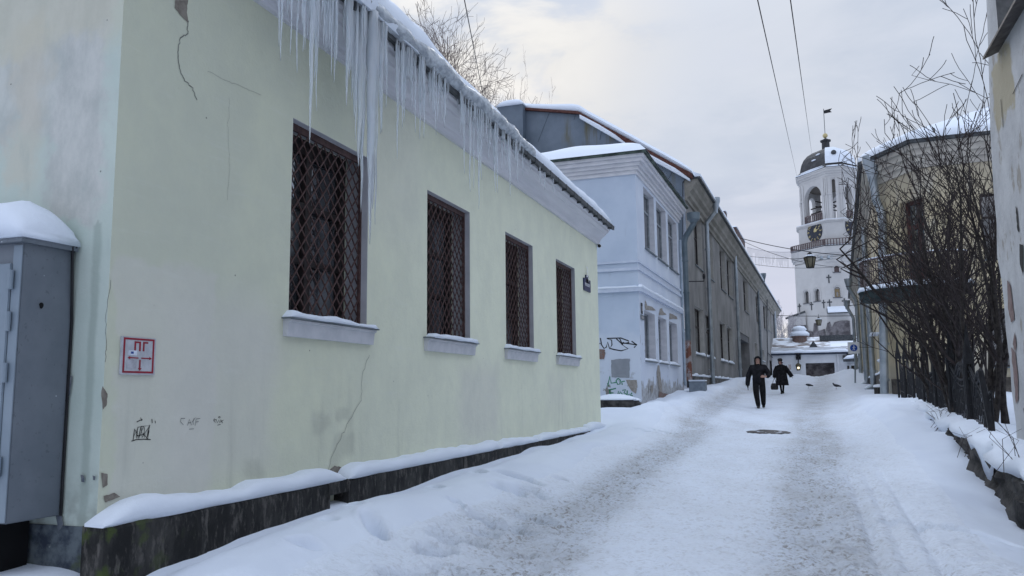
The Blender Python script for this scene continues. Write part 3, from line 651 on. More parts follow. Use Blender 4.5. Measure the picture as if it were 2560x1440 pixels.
# the giant one: several fused columns in one body
mb = MB()
for px, yt, r in ((903, 420, .055), (916, 612, .065), (928, 520, .045), (922, 470, .05), (910, 530, .04), (936, 330, .03), (896, 300, .03), (890, 250, .025), (930, 560, .028), (908, 480, .03)):
    y = onx(px, 500, EX).y; rr = ray(px, yt); z0 = rr.z / rr.x * EX; icicle_mesh(mb, EX + rI.uniform(-.03, .05), y + .03 * (px - 916) / 10, 4.05, z0, r)
o = mb.build('icicle', M['icicle'], None, smooth=True); tag(o, 'giant fused icicle reaching down beside the first grilled window', 'icicle', 'icicles hanging from the green eave')
cnt = 0
while cnt < 190:
    px = rI.choice([rI.uniform(672, 960), rI.uniform(700, 960), rI.uniform(985, 1120), rI.uniform(985, 1112), rI.uniform(1112, 1215), rI.uniform(1150, 1292), rI.uniform(1215, 1330)])
    if 955 < px < 984 and rI.random() < .8: continue
    p = onx(px, 500, EX); base_y = ray(px, 0); L = rI.choice([rI.uniform(.12, .45), rI.uniform(.3, .85)]) * (1 if px < 1120 else .75) * (1.15 if px < 960 else 1)
    if 1112 < px < 1150: L *= .5
    if px > 1290: L *= .5
    z0 = 4.03 - L; y = p.y; dxx = rI.uniform(-.04, .06)
    mb = MB(); icicle_mesh(mb, EX + dxx, y, 4.03, z0, rI.uniform(.006, .013) * (1.25 if L > .5 else 1))
    o = mb.build('icicle', M['icicle'], None, smooth=True, base=(EX + dxx, y, z0)); tag(o, ('medium thin icicle hanging ' if L > .4 else 'short thin icicle hanging ') + zone(px), 'icicle', 'icicles hanging from the green eave'); cnt += 1

# ------------------------------------------------------------------ metal wall cabinet
CX1, CY0, CY1 = -4.88, 4.06, GY0 - .02; CX0 = -5.85; cz0, cz1 = -.815, 1.035
cb = thing('metal_cabinet', ((CX0 + CX1) / 2, CY0 + .2, -1.1), 'tall grey steel utility cabinet capped with snow beside the green end wall', 'cabinet')
M['cab'] = mat('grey_blue_enamel', (.20, .245, .29), (.235, .28, .325), scale=2.2, rough=.55, bump=.12, bscale=5, spec=.4)
t = NT('scuffed_cabinet_side'); f = t.ss(t.noise(2.4, 5, .6), .3, .7); c = t.mix(f, (.125, .145, .17), (.165, .185, .21)); c = t.mix(t.ss(t.voro(7)[0], .05, .02), c, (.45, .48, .5)); c = t.mix(t.math('MULTIPLY', t.ss(t.noise(30, 5), .62, .7), .5), c, (.08, .09, .10))
M['cabside'] = t.fin(c, .55, 0, t.bump(t.noise(4, 3), .2, .02), .35)
mb = MB(); mb.box(CX0, CX1 - .0, CY0, CY1, cz0, cz1); mb.build('body', M['cabside'], cb, bevel=.006)
mb = MB(); mb.box(CX0 + .02, CX1 - .085, CY0 - .02, CY0 - .002, cz0 + .10, cz1 - .14); d_ = mb.build('door', M['cab'], cb, bevel=.005)
mb = MB(); mb.box(CX1 - .080, CX1 - .004, CY0 - .008, CY0 - .001, cz0 + .01, cz1 - .02); mb.build('door_post', M['cab'], cb)
for hz in (.78, .50, .16, -.45):
    mb = MB(); mb.tube([(CX1 - .065, CY0 - .030, hz - .065), (CX1 - .065, CY0 - .030, hz + .065)], .018, 10); mb.box(CX1 - .10, CX1 - .06, CY0 - .028, CY0 - .012, hz - .05, hz + .05); mb.build('hinge', M['cab'], cb)
mb = MB(); mb.prism([(CY0 - .05, cz1 - .005), (CY1, cz1 - .005), (CY1, cz1 + .045), (CY0 - .05, cz1 + .02)], CX0 - .03, CX1 + .035, lambda a, b, c: Vector((a, b, c))); mb.build('lid', M['cabside'], cb)
mb = MB(); mb.lathe([(.001, -.02), (.022, -.01), (.024, .004), (.001, .006)], (0, 0, 0), 9)
hole = [(CX1 + .003, 4.22 + .018 * math.cos(a) * (1 + .2 * math.sin(3 * a)), .62 + .022 * math.sin(a)) for a in [k * .7 for k in range(9)]]
mb = MB(); mb.add(hole, [tuple(range(9))]); mb.build('punched_hole', M['dark'], cb)
mb = MB(); rings = []
for k in range(25):
    xk = CX1 + .05 - (CX1 - CX0 + .1) * k / 24; e = min(1, (1 - abs(2 * k / 24 - 1)) * 2.4 + .0); e = math.sqrt(max(e, .004)); th = .05 + .25 * e
    y0, y1 = CY0 - .06 - .02 * e, CY1 + .005; rg = []
    for q in range(13):
        a = math.pi * q / 12; yy_ = (y0 + y1) / 2 - math.cos(a) * (y1 - y0) / 2; rg.append((xk, yy_, cz1 + .03 + th * math.sin(a) ** .6 * (1 + .1 * fn(xk * 3, q * .4, 2))))
    rings.append(rg)
mb.loft(rings); mb.build('snow_cap', M['snow'], cb, smooth=True)
mb = MB(); mb.box(CX0 + .1, CX1 - .25, CY0 + .06, CY1 - .02, -1.5, cz0); mb.build('stand', M['dark'], cb)
mb = MB(); mb.tube([(CX1 + .02, CY1 - .03, cz1 - .01), (CX1 + .035, CY1 - .01, cz1 + .05), (CX1 + .0, CY1 - .04, cz1 + .09), (CX1 + .03, CY1 - .05, cz1 + .02), (CX1 + .01, CY1, cz1 - .5), (CX1 + .012, CY1 + .0, cz0)], .010, 6); mb.build('cable', M['black'], cb)
# ------------------------------------------------------------------ shared bits for the street houses
def drainpipe(parent, pts, r, funnel=None, m=None, n=10, name='drainpipe', straps=()):
    mb = MB(); mb.tube(pts, r, n)
    zmax = max(p[2] for p in pts); zmin = min(p[2] for p in pts)
    q = pts[len(pts) // 2]
    for z in straps: mb.tube([(q[0], q[1], z - .03), (q[0], q[1], z + .03)], r * 1.22, n)
    if funnel: c = Vector(funnel); mb.lathe([(r * .9, -.42), (r * 1.1, -.30), (r * 2.3, -.05), (r * 2.35, .10), (r * 2.0, .10)], c, 10)
    return mb.build(name, m or M['galv'], parent, smooth=True, angle=50)
def window(parent, fr, a, b, z0, z1, depth, fm, fw=.06, mull=True, trans=.66, snow=.05, glass=None, sill=True, rev=None):
    mb = MB(); o = -depth
    mb.box(a, a + fw, o, o + .05, z0, z1, fr); mb.box(b - fw, b, o, o + .05, z0, z1, fr); mb.box(a + fw, b - fw, o, o + .05, z0, z0 + fw, fr); mb.box(a + fw, b - fw, o, o + .05, z1 - fw, z1, fr)
    if mull: mb.box((a + b) / 2 - fw * .45, (a + b) / 2 + fw * .45, o, o + .045, z0 + fw, z1 - fw, fr)
    if trans: zt = z0 + (z1 - z0) * trans; mb.box(a + fw, b - fw, o, o + .04, zt - fw * .45, zt + fw * .45, fr)
    w = mb.build('window', fm, parent)
    mb = MB(); mb.box(a, b, o - .03, o + .012, z0, z1, fr); mb.build('pane', glass or M['glass'], w)
    if rev is not None:
        mb = MB(); mb.box(b - .004, b, o + .05, -.001, z0, z1, fr); mb.box(a, a + .004, o + .05, -.001, z0, z1, fr); mb.box(a + .004, b - .004, o + .05, -.001, z1 - .004, z1, fr); mb.build('reveal', rev, w)
    if sill: mb = MB(); mb.box(a - .05, b + .05, o + .05, .07, z0 - .03, z0 + .006, fr); mb.build('sill', M['galvdark'], w)
    if snow: mb = MB(); snowstrip(mb, fr, a - .04, b + .04, .06, o + .06, z0 + .006, snow, a * 3 + z0, .12, wob=.4, hang=.01, taper=.1); mb.build('sill_snow', M['snow'], w, smooth=True, angle=70)
    return w

# ------------------------------------------------------------------ pale blue house
BX, BY = -4.5, 24.8
B = Fr(BX, BY, .025, 1); BE = Fr(BX, BY, -1, .025, -1)      # street front, and end wall facing the camera
BL = B.uz(1704, 800)[0]; u_ = lambda px, py: B.uz(px, py)[0]; zB = lambda px, py: B.uz(px, py)[1]
bh = thing('blue_house', (BX, BY, -.3), 'pale blue two-storey plastered house with flaking ground floor and white stepped cornice', 'house')
t = NT('blue_plaster'); x, y, z = t.xyz()
c = t.mix(t.ss(t.noise(.9, 5, .6), .3, .7), (.45, .52, .625), (.52, .585, .685))
wv = t.math('MULTIPLY', t.math('SUBTRACT', t.noise(1.7, 5, .6), .5), 1.3); zz = t.math('ADD', z, wv)
c = t.mix(t.math('MULTIPLY', t.ss(zz, 2.3, 1.7), .75), c, (.60, .64, .71))
fl = t.math('MULTIPLY', t.ss(t.noise(2.6, 6, .68), .56, .60), t.ss(z, 1.15, .25)); c = t.mix(fl, c, (.20, .19, .175))
c = t.mix(t.math('MULTIPLY', t.ss(t.noise(4, 5, .6, (1, 1, .2)), .58, .8), .35), c, (.33, .36, .40))
M['blue'] = t.fin(c, .9, 0, t.bump(fl, -.5, .015, t.bump(t.noise(30, 4), .2, .006, t.bump(t.noise(2, 4), .2, .03))), .2)
t = NT('blue_front_plaster'); x, y, z = t.xyz()
c = t.mix(t.ss(t.noise(.9, 5, .6), .3, .7), (.55, .60, .69), (.62, .665, .74)); zz = t.math('ADD', z, t.math('MULTIPLY', t.math('SUBTRACT', t.noise(2.2, 6, .72, (1, 1, .6)), .5), 1.7))
fl = t.math('MULTIPLY', t.ss(zz, .60, .50), .8); c = t.mix(fl, c, t.mix(t.ss(t.noise(8, 5), .4, .6), (.24, .225, .205), (.42, .42, .42)))
fl2 = t.math('MULTIPLY', t.ss(t.noise(1.9, 6, .7, (1, 1, .5), off=(5, 2, 1)), .63, .66), t.ss(z, 3.2, 1.2)); c = t.mix(fl2, c, (.22, .21, .20))
M['bluefront'] = t.fin(c, .9, 0, t.bump(t.math('MAXIMUM', fl, fl2), -.6, .02, t.bump(t.noise(26, 4), .2, .006)), .2)
up = [(1608, 476, 1633, 615), (1640, 510, 1663, 645), (1669, 542, 1690, 665)]
ZU0, ZU1 = 4.55, 6.60; ZL0, ZL1 = .93, 2.52
uw = [(u_(a, b), u_(c, b)) for a, b, c, d in up]
lw = [(u_(a, 850), u_(b, 850)) for a, b in ((1612, 1639), (1647, 1667.5), (1674, 1694))]
ops = [(a, b, ZU0, ZU1, .24) for a, b in uw] + [(a, b, ZL0, ZL1, .29) for a, b in lw]
zc = 6.71 + .0
mb = MB(); wall(mb, B, 0, BL, -1.2, zc + .1, ops); mb.build('front_wall', M['bluefront'], bh)
mb = MB(); mb.quad(BE(0, 0, -1.2), BE(13, 0, -1.2), BE(13, 0, zc + .1), BE(0, 0, zc + .1)); mb.build('end_wall', M['blue'], bh)
mb = MB(); mb.quad(B(BL, 0, -1.2), B(BL, -13, -1.2), B(BL, -13, zc), B(BL, 0, zc)); mb.quad(B(0, -13, -1.2), B(BL, -13, -1.2), B(BL, -13, zc), B(0, -13, zc)); mb.build('rear_wall', M['blue'], bh)
# cornice runs round the corner: stepped slabs
Wl = 12.6
mb = MB(); mbl = MB()
for o, z0, z1 in ((.05, 6.70, 6.82), (.11, 6.823, 6.93), (.18, 6.933, 7.04), (.27, 7.043, 7.16), (.34, 7.163, 7.26)):
    p = [B(-o, -Wl, 0), B(-o, o, 0), B(BL, o, 0), B(BL, -Wl, 0)]
    mb.slab([(q.x, q.y) for q in p], z0, z1)
mb.build('cornice', M['trim'], bh)
mb = MB(); p = [B(-.42, -Wl, 0), B(-.42, .42, 0), B(BL + .05, .42, 0), B(BL + .05, -Wl, 0)]; mb.slab([(q.x, q.y) for q in p], 7.263, 7.32)
mb.build('eave_edge', mat('patina_gutter', (.03, .045, .04), (.10, .13, .11), scale=4), bh)
# hipped roof and its snow, one sheet over both slopes
def roofpt(u, o, th):
    dedge = min(u + .44, .44 - o, 20); return B(u, o, 7.325 + .27 * max(dedge, 0) * .9 + th)
mb = MB(); us = [-.46 + (BL + .5) * k / 36 for k in range(37)]; os_ = [.46 - .24 * k for k in range(40)]; vs = []
for u in us:
    for o in os_:
        de = min(u + .46, .46 - o); th = .06 + .30 * (1 - math.exp(-de * 2.6)) * (1 + .4 * fn(u * .7, o * .7, 3)) if de > .001 else .0
        th += .28 * math.exp(-((o + 6.2) / 2.2) ** 2 - ((u - 6.0) / 2.5) ** 2) + .10 * math.exp(-((o + 2.6) / .8) ** 2 - ((u - 7) / 1.5) ** 2)
        hang = .05 * fn(u * 1.3, o, 1) if de < .01 else 0
        pt = roofpt(u, o, th); vs.append(pt + (B.N * hang if abs(o - .46) < .01 else Vector((0, 0, 0))))
nO = len(os_); mb.add(vs, [(i * nO + j, (i + 1) * nO + j, (i + 1) * nO + j + 1, i * nO + j + 1) for i in range(36) for j in range(nO - 1)])
mb.build('roof_snow', M['snow'], bh, smooth=True)
for z, h, o in ((3.92, .07, .045), (3.68, .09, .05), (3.02, .12, .09)):
    mb = MB(); p = [B(-o, -Wl, 0), B(-o, o, 0), B(BL, o, 0), B(BL, -Wl, 0)]; q2 = [B(-.001, -Wl, 0), B(-.001, .001, 0)]
    mb.slab([(q.x, q.y) for q in p], z, z + h); mb.build('belt_course', M['trimblue'] if 'trimblue' in M else M.setdefault('trimblue', mat('blue_trim', (.50, .55, .66), (.56, .61, .70), scale=3)), bh)
mb = MB(); snowstrip(mb, B, -.08, BL - .02, .10, .0, 3.14, .10, 3, .15, hang=.01); snowstrip(mb, BE, -.06, 8, .10, .0, 3.14, .06, 9, .15, hang=.01, wob=.6); mb.build('ledge_snow', M['snow'], bh, smooth=True, angle=70)
M['whiteframe'] = mat('grey_white_frame', (.22, .24, .26), (.34, .36, .38), scale=8)
gl2 = glass_dark('dusty_glass', (.02, .026, .03), (.075, .09, .10), 2.5)
for a, b in uw: window(bh, B, a, b, ZU0, ZU1, .22, M['whiteframe'], .07, True, .7, .02, gl2, rev=M['trim'])
for a, b in lw: window(bh, B, a, b, ZL0, ZL1, .27, M['whiteframe'], .07, False, 0, .09, gl2, rev=M['trim'])
bp = lambda px, py: onplane(px, py, BE.O, BE.N); bf = lambda px, py: onplane(px, py, B.O, B.N)
M['render'] = mat('grey_cement_render', (.235, .25, .275), (.27, .285, .31), scale=5); M['bare'] = mat('bare_plaster', (.24, .215, .19), (.33, .31, .285), scale=9, bump=.6)
mb = MB(); blob(mb, [(1528, 900), (1550, 897), (1575, 897), (1574, 915), (1574, 945), (1550, 944), (1529, 943), (1528, 920)], bp, BE.N, .01); mb.build('render_patch', M['render'], bh)
mb = MB(); blob(mb, [(1565, 950), (1592, 950), (1594, 965), (1590, 984), (1580, 978), (1573, 968)], bp, BE.N, .012); mb.build('bare_patch', M['bare'], bh)
for pl in ([(1613, 775), (1611, 762), (1613, 748), (1617, 764), (1626, 766), (1634, 771), (1639, 776)], [(1646, 788), (1649, 772), (1654, 770), (1658, 780), (1666, 787)], [(1673, 798), (1673, 783), (1682, 786), (1692, 792), (1693, 798)], [(1644, 912), (1648, 915), (1652, 950), (1655, 985), (1648, 990), (1643, 950), (1641, 935)], [(1626, 965), (1630, 962), (1632, 978), (1628, 985), (1625, 975)]): mb = MB(); blob(mb, pl, bf, B.N, .012); mb.build('bare_patch', M['bare'], bh)
mb = MB(); blob(mb, [(1646, 978), (1655, 982), (1666, 985), (1679, 986), (1679, 1000), (1646, 1000)], bf, B.N, .016); mb.build('exposed_brick', M['brick'], bh); mb = MB(); blob(mb, [(1494, 872), (1512, 874), (1514, 884), (1510, 898), (1494, 897)], bp, BE.N, .012); mb.build('exposed_brick', M['brick'], bh)
mb = MB()
for st in ([(1499, 860), (1501, 858)], [(1501, 845), (1504, 862), (1510, 871), (1516, 868), (1519, 855), (1524, 872), (1530, 862), (1529, 850), (1517, 846), (1552, 845), (1571, 852), (1573, 856), (1553, 860), (1570, 872), (1553, 877), (1536, 874), (1525, 871)], [(1549, 846), (1557, 863)], [(1541, 847), (1553, 858), (1560, 856)], [(1556, 857), (1592, 862)], [(1579, 853), (1592, 862), (1585, 869)]):
    mb.ribbon([bp(*q) for q in st], .035, BE.N)
mb.build('graffiti', M['marker'], bh)
M['greenpaint'] = mat('green_spray', (.02, .16, .085), (.03, .22, .12), bump=0)
mb = MB()
for st in ([(1520, 962), (1525, 940), (1528, 958), (1540, 956)], [(1519, 958), (1521, 966)], [(1545, 946), (1540, 952), (1544, 961), (1550, 960), (1551, 950), (1545, 946)], [(1556, 962), (1554, 954), (1562, 953)], [(1522, 975), (1540, 971)], [(1524, 974), (1525, 991)], [(1525, 983), (1534, 982)], [(1543, 991), (1546, 978), (1552, 990), (1550, 979), (1558, 988)], [(1556, 976), (1564, 974), (1560, 982), (1567, 986)], [(1568, 976), (1568, 989), (1574, 985)], [(1580, 982), (1576, 988), (1582, 989)]):
    mb.ribbon([bp(*q) for q in st], .035, BE.N)
mb.build('graffiti', M['greenpaint'], bh)
for (a, b, c, d), lab, m in (((1601, 757, 1605, 785), 'narrow dark weathered notice strip at blue house corner', M['gutter']), ((1600.5, 786, 1608, 801), 'small grey notice plate under the dark strip on blue corner', M['galvdark'])):
    u0, z1 = B.uz(a, b); u1, z0 = B.uz(c, d); s = thing('notice_plate', B((u0 + u1) / 2, 0, z0), lab, 'sign'); mb = MB(); mb.box(u0, u1, .01, .03, z0, z1, B); mb.build('plate', m, s)
    mb = MB(); mb.box(u0 + .1 * (u1 - u0), u1 - .2 * (u1 - u0), .028, .034, z0 + .25 * (z1 - z0), z1 - .3 * (z1 - z0), B); mb.build('paper', mat('old_notice', (.35, .33, .33), scale=9, bump=0), s)
# stone steps / kerb below the blue end wall
M['rub'] = mat('old_granite', (.022, .021, .021), (.085, .08, .076), scale=4, bump=.9, bscale=9, bdist=.03)
def rock(name, c, sx, sy, sz, m, lab, cat, seed=1, snow=True, group=None):
    o = thing(name, c, lab, cat, group); mb = MB(); rings = []
    for i in range(1, 8):
        a = math.pi * i / 8; rings.append([Vector(c) + Vector((sx * math.sin(a) ** .5 * math.cos(b) * (1 + .25 * fn(math.cos(b) * 1.5, math.sin(b) * 1.5 + i * .4, seed)), sy * math.sin(a) ** .5 * math.sin(b) * (1 + .2 * fn(b, i, seed)), -sz * math.cos(a) * (1 + .15 * fn(b * .7, i, seed + 3)))) for b in [2 * math.pi * k / 14 for k in range(14)]])
    mb.loft(rings); mb.build('stone', m, o, smooth=True, angle=40)
    if snow:
        mb = MB(); rings = []
        for i in range(4, 9):
            a = math.pi * min(i, 7.8) / 8; rings.append([Vector(c) + Vector((sx * 1.02 * math.sin(a) ** .5 * math.cos(b), sy * 1.02 * math.sin(a) ** .5 * math.sin(b), .02 * 1 + sz * .5 + sz * .7 * (i - 4) / 4)) for b in [2 * math.pi * k / 14 for k in range(14)]])
        mb.loft(rings); mb.build('snow_cap', M['snow'], o, smooth=True)
    return o
p = at(1538, 1012, 23.6); rock('doorstep_stone', p, .62, .5, .24, M['rub'], 'snow-capped granite step at foot of blue end wall', 'step', 3)
p = at(1583, 1008, 23.9); rock('doorstep_stone', p, .22, .3, .12, M['rub'], 'small broken stone beside the granite step, below blue corner', 'stone', 5)
p = at(1655, 1008, 27.5); rock('doorstep_stone', p, .5, .25, .12, M['rub'], 'low rubble stone poking from snow under blue ground-floor windows', 'stone', 8)

# ------------------------------------------------------------------ long grey building
GYX, GYY, GS = -4.404, 36.4, .0313
Y = Fr(GYX, GYY, GS, 1); YE = Fr(GYX, GYY, -1, GS, -1); YL = Y.uz(1943, 860)[0]; uy = lambda px, py=850: Y.uz(px, py)[0]
yb = thing('grey_building', (GYX, GYY, 0), 'long grey stuccoed two-storey building with drainpipes and an archway opening', 'building')
t = NT('grey_stucco'); x, y, z = t.xyz(); c = t.mix(t.ss(t.noise(.5, 6, .62), .32, .68), (.195, .19, .185), (.30, .293, .283))
c = t.mix(t.math('MULTIPLY', t.ss(t.noise(1.4, 5, .65, (1, 1, .18)), .45, .75), .5), c, (.10, .10, .10)); c = t.mix(t.math('MULTIPLY', t.ss(z, 1.1, .2), .6), c, (.10, .095, .09))
M['stucco'] = t.fin(c, .92, 0, t.bump(t.noise(14, 5), .35, .015), .2)
zEave = 9.42; LO = (1.62, 3.88); UP = (5.85, 8.45)
wl = [(1739, 1761), (1766, 1784.5), (1801, 1816), (1819.5, 1831.8)]; wu = [(1736, 1755), (1767, 1781), (1798.3, 1810.5), (1815, 1827), (1853.5, 1864.5), (1883, 1891.5), (1900, 1909)]
ops = [(uy(a), uy(b), *LO, .30) for a, b in wl] + [(uy(a, 620), uy(b, 620), *UP, .30) for a, b in wu]
small = [(1886.5, 1893.2, 1.9, 3.9), (1903, 1910, 2.6, 3.7)]
ops2 = [(uy(a), uy(b), c, d, .3) for a, b, c, d in small] + [(uy(a, 800), uy(b, 800), 6.1, 8.5, .3) for a, b in ((1919.6, 1922.6), (1925, 1928))] + [(uy(1921), uy(1930), .6, 3.0, .25)]
arch = (uy(1845.5), uy(1873), -.5, 4.0, 6.0)
mb = MB(); wall(mb, Y, 0, YL, -2, zEave, ops + ops2 + [arch]); mb.build('front_wall', M['stucco'], yb)
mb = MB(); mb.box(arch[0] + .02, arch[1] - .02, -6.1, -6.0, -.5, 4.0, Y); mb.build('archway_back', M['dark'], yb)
mb = MB(); mb.box(arch[0] + .03, arch[1] - .03, -.9, -.05, 3.55, 3.97, Y); mb.build('archway_canopy', M['gutter'], yb)
mb = MB()
prof = [(-.02, zEave - 1.0), (.08, zEave - 1.0), (.10, zEave - .86), (.20, zEave - .80), (.22, zEave - .62), (.36, zEave - .50), (.40, zEave - .36), (.52, zEave - .22), (.58, zEave - .06), (-.02, zEave - .06)]
mb.prism(prof, .02, YL, Y); mb.build('cornice', mat('grey_cornice', (.19, .18, .155), (.28, .265, .235), scale=2, stretch=(1, .3, 1)), yb)
mb = MB(); mb.box(-.02, YL, -.02, .70, zEave - .055, zEave + .03, Y); mb.build('gutter', M['gutter'], yb)
mb = MB(); mb.box(.03, uy(1843), 0, .09, -1.5, .62, Y); mb.box(arch[1], YL, 0, .09, -1.5, .9, Y); mb.build('plinth', mat('grey_plinth', (.06, .058, .055), (.16, .15, .14), scale=3, bump=.5), yb)
mb = MB(); snowstrip(mb, Y, .05, uy(1842), .10, .0, .62, .08, 2, .2, wob=.8); mb.build('ledge_snow', M['snow'], yb, smooth=True, angle=70)
mb = MB(); n = 60; rings = []
for k in range(n + 1):
    u = .28 + (YL - .2) * k / n; th = .28 * (1 + .5 * fn(u * .35, 1, 1) + .3 * fn(u * 1.1, 4, 2))
    rings.append([Y(u, o, zEave + .035 + h) for o, h in ((.62, 0), (.72, .05), (.70, th * .6), (.45, th), (-.4, th + .42), (-2.7, th + 1.88), (-4.8, th + 3.2), (-9, th + 3.2), (-9, 0))])
mb.loft(rings); mb.build('roof_snow', M['snow'], yb, smooth=True, angle=60)
# metal-clad gable above the blue house
gz_ = [Y.O] ; ge = lambda px, py, d=0: onplane(px, py, YE.O + YE.N * d, YE.N)
t = NT('blue_grey_sheet_metal'); x, y, z = t.xyz(); c = t.mix(t.ss(t.noise(.7, 5, .6), .3, .7), (.105, .135, .17), (.155, .19, .235)); c = t.mix(t.math('MULTIPLY', t.ss(t.noise(1.6, 5, .6, (1, 1, .12)), .52, .7), t.ss(t.noise(.35, 2), .45, .6)), c, (.105, .095, .05))
M['sheet'] = t.fin(c, .5, .25, t.bump(t.noise(1.2, 3), .35, .05), .4)
pts = [ge(*q) for q in ((1306, 272), (1447, 282), (1560, 345), (1729, 436), (1706, 455), (1706, 640), (1306, 640))]
mb = MB(); mb.add([Vector(p) for p in pts] + [Vector(p) + Y.U * .25 for p in pts], [tuple(range(7))] + [(i, (i + 1) % 7, (i + 1) % 7 + 7, i + 7) for i in range(7)]); mb.build('metal_gable', M['sheet'], yb)
mb = MB()
for a, b in (((1375, 278), (1345, 355)), ((1580, 360), (1545, 420)), ((1440, 282), (1435, 300)), ((1505, 320), (1500, 350)), ((1688, 415), (1668, 455))):
    mb = MB(); mb.ribbon([ge(a[0] + (b[0] - a[0]) * k / 4, a[1] + (b[1] - a[1]) * k / 4) + YE.N * .005 for k in range(5)], .03, YE.N); mb.build('sheet_seam', M.setdefault('seam', mat('seam_metal', (.07, .085, .105))), yb)
# gable snow ridge and rust-red verge
mb = MB(); rings = []
for px, py, th in ((1302, 268, .25), (1330, 274, .34), (1380, 276, .36), (1430, 277, .40), (1447, 279, .38), (1470, 292, .34), (1500, 309, .36), (1540, 330, .34), (1580, 352, .34), (1620, 374, .32), (1660, 396, .34), (1700, 418, .32), (1729, 434, .24), (1735, 439, .06)):
    p = ge(px, py, .12); q = Vector(p); rings.append([q + YE.N * a - YE.N * .12 + Vector((0, 0, b)) for a, b in ((.10, .02), (.16, th * .5), (.05, th * .92), (-1.2, th * 1.0), (-6, th), (-6, 0), (0, 0))])
mb.loft(rings); mb.build('gable_snow', M['snow'], yb, smooth=True, angle=60)
M['rustred'] = mat('rust_red_metal', (.060, .018, .014), (.11, .045, .035), scale=7, rough=.7)
mb = MB(); rings = []
for px, py in ((1306, 272), (1447, 282), (1560, 345), (1645, 391), (1732, 438)):
    p = ge(px, py, .0); rings.append([p + YE.N * a + Vector((0, 0, b)) for a, b in ((.0, -.20 if px > 1460 else -.09), (.16, -.20 if px > 1460 else -.09), (.16, .03), (0, .03))])
mb.loft(rings); mb.build('verge_board', M['rustred'], yb)
mb = MB(); rings = []
for px, py, th in ((1452, 296, .14), (1500, 324, .20), (1540, 347, .16), (1565, 361, .05)):
    p = ge(px, py, .0); rings.append([p + YE.N * a + Vector((0, 0, b)) for a, b in ((.0, -.05), (.22, -.05), (.24, th * .6), (.16, th), (0, th))])
mb.loft(rings)
rings = []
for px, py, th in ((1580, 372, .05), (1620, 394, .18), (1690, 432, .18), (1726, 452, .06)):
    p = ge(px, py, .0); rings.append([p + YE.N * a + Vector((0, 0, b)) for a, b in ((.0, -.05), (.22, -.05), (.24, th * .6), (.16, th), (0, th))])
mb.loft(rings); mb.build('verge_snow', M['snow'], yb, smooth=True, angle=60)
mb = MB(); a = ge(1243, 268, .55); b = ge(1306, 265, .55); mb.box(a.x, b.x, a.y, a.y + 1.0, 6, max(a.z, b.z), ID); mb.build('clad_chimney', M['sheet'], yb)
mb = MB(); rings = []
for k in range(9):
    f = k / 8; e = math.sqrt(max(1 - abs(2 * f - 1) ** 3, .01)); xx_ = a.x - .06 + (b.x - a.x + .12) * f; zt = max(a.z, b.z)
    rings.append([(xx_, a.y - .06, zt), (xx_, a.y - .08, zt + .16 * e), (xx_, a.y + .1, zt + .32 * e), (xx_, a.y + .9, zt + .32 * e), (xx_, a.y + 1.06, zt + .1 * e), (xx_, a.y + 1.05, zt)])
mb.loft(rings); mb.build('snow_cap', M['snow'], yb, smooth=True)
p = ge(1546, 392, 1.0); mb = MB(); a1, b1, c1 = ge(1524, 392, 1.3), ge(1546, 355, 1.2), ge(1549, 392, 1.0); mb.add([a1, b1, c1, c1 - YE.N * 1.0, b1 - YE.N * .9, a1 - YE.N * .9], [(0, 1, 2), (2, 1, 4, 3), (0, 5, 4, 1), (3, 4, 5)]); mb.build('roof_hatch', M['sheet'], yb)
dk = glass_dark('grey_window_glass', (.015, .016, .018), (.06, .062, .065), 2)
rvl = mat('pale_reveal', (.40, .385, .355), (.48, .46, .425), scale=3)
for q in ops[:4]: window(yb, Y, q[0], q[1], q[2], q[3], .28, M['frame'], .08, True, .62, .12, dk, rev=rvl)
for q in ops[4:]: window(yb, Y, q[0], q[1], q[2], q[3], .28, M['frame'], .08, True, .62, .0, dk, rev=rvl)
for q in ops2[:-1]: window(yb, Y, q[0], q[1], q[2], q[3], .28, M['frame'], .07, False, 0, .06 if q[2] < 3 else 0, dk, rev=rvl)
q = ops2[-1]; mb = MB(); mb.box(q[0], q[1], -.25, -.18, q[2], q[3], Y); mb.build('door', M['stucco'], yb)
def ypipe(px, ptop, pbot, o=.16, r=.09, fun=True, m=None, straps=4):
    u = uy(px, 850); zt = Y.uz(px, ptop, o)[1]; zb = Y.uz(px, pbot, o)[1]
    pts = [Y(u, .68, zt + .55), Y(u, .66, zt + .3), Y(u, o, zt - .25), Y(u, o, zt - .5), Y(u, o, zb + .3), Y(u, o + .0, zb)] if fun else [Y(u, o, zt), Y(u, o, zb)]
    st = [zb + (zt - .6 - zb) * (k + .5) / straps for k in range(straps)]
    mb = MB(); mb.tube(pts, r, 10)
    for z in st: mb.tube([Y(u, o, z - .04), Y(u, o, z + .04)], r * 1.25, 10); mb.box(u - .02, u + .02, -.01, o, z - .015, z + .015, Y)
    if fun: mb.lathe([(r * 1.0, -.25), (r * 1.1, -.05), (r * 2.2, .35), (r * 2.25, .55), (r * 1.8, .55)], Y(u, .68, zt + .45), 10)
    mb.build('drainpipe', m or M['galv'], yb, smooth=True, angle=50)
ypipe(1768, 548, 975, .2, .105); ypipe(1840, 640, 962, .18, .11, False); ypipe(1896, 715, 925, .16, .11, True, M['galvdark'], 3); ypipe(1935, 765, 915, .2, .16, False)
u = uy(1915); mb = MB(); mb.tube([Y(u, .3, 8.9), Y(u + 1, .12, 7), Y(u - .5, .1, 3.2), Y(u - 3, .1, 1.4)], .05, 6); mb.build('cable', M['gutter'], yb)
mb = MB(); mb.tube([Y(uy(1916), .1, 3.6), Y(uy(1930), .1, 3.3), Y(YL, .12, 2.6)], .05, 6); mb.build('cable', M['gutter'], yb)
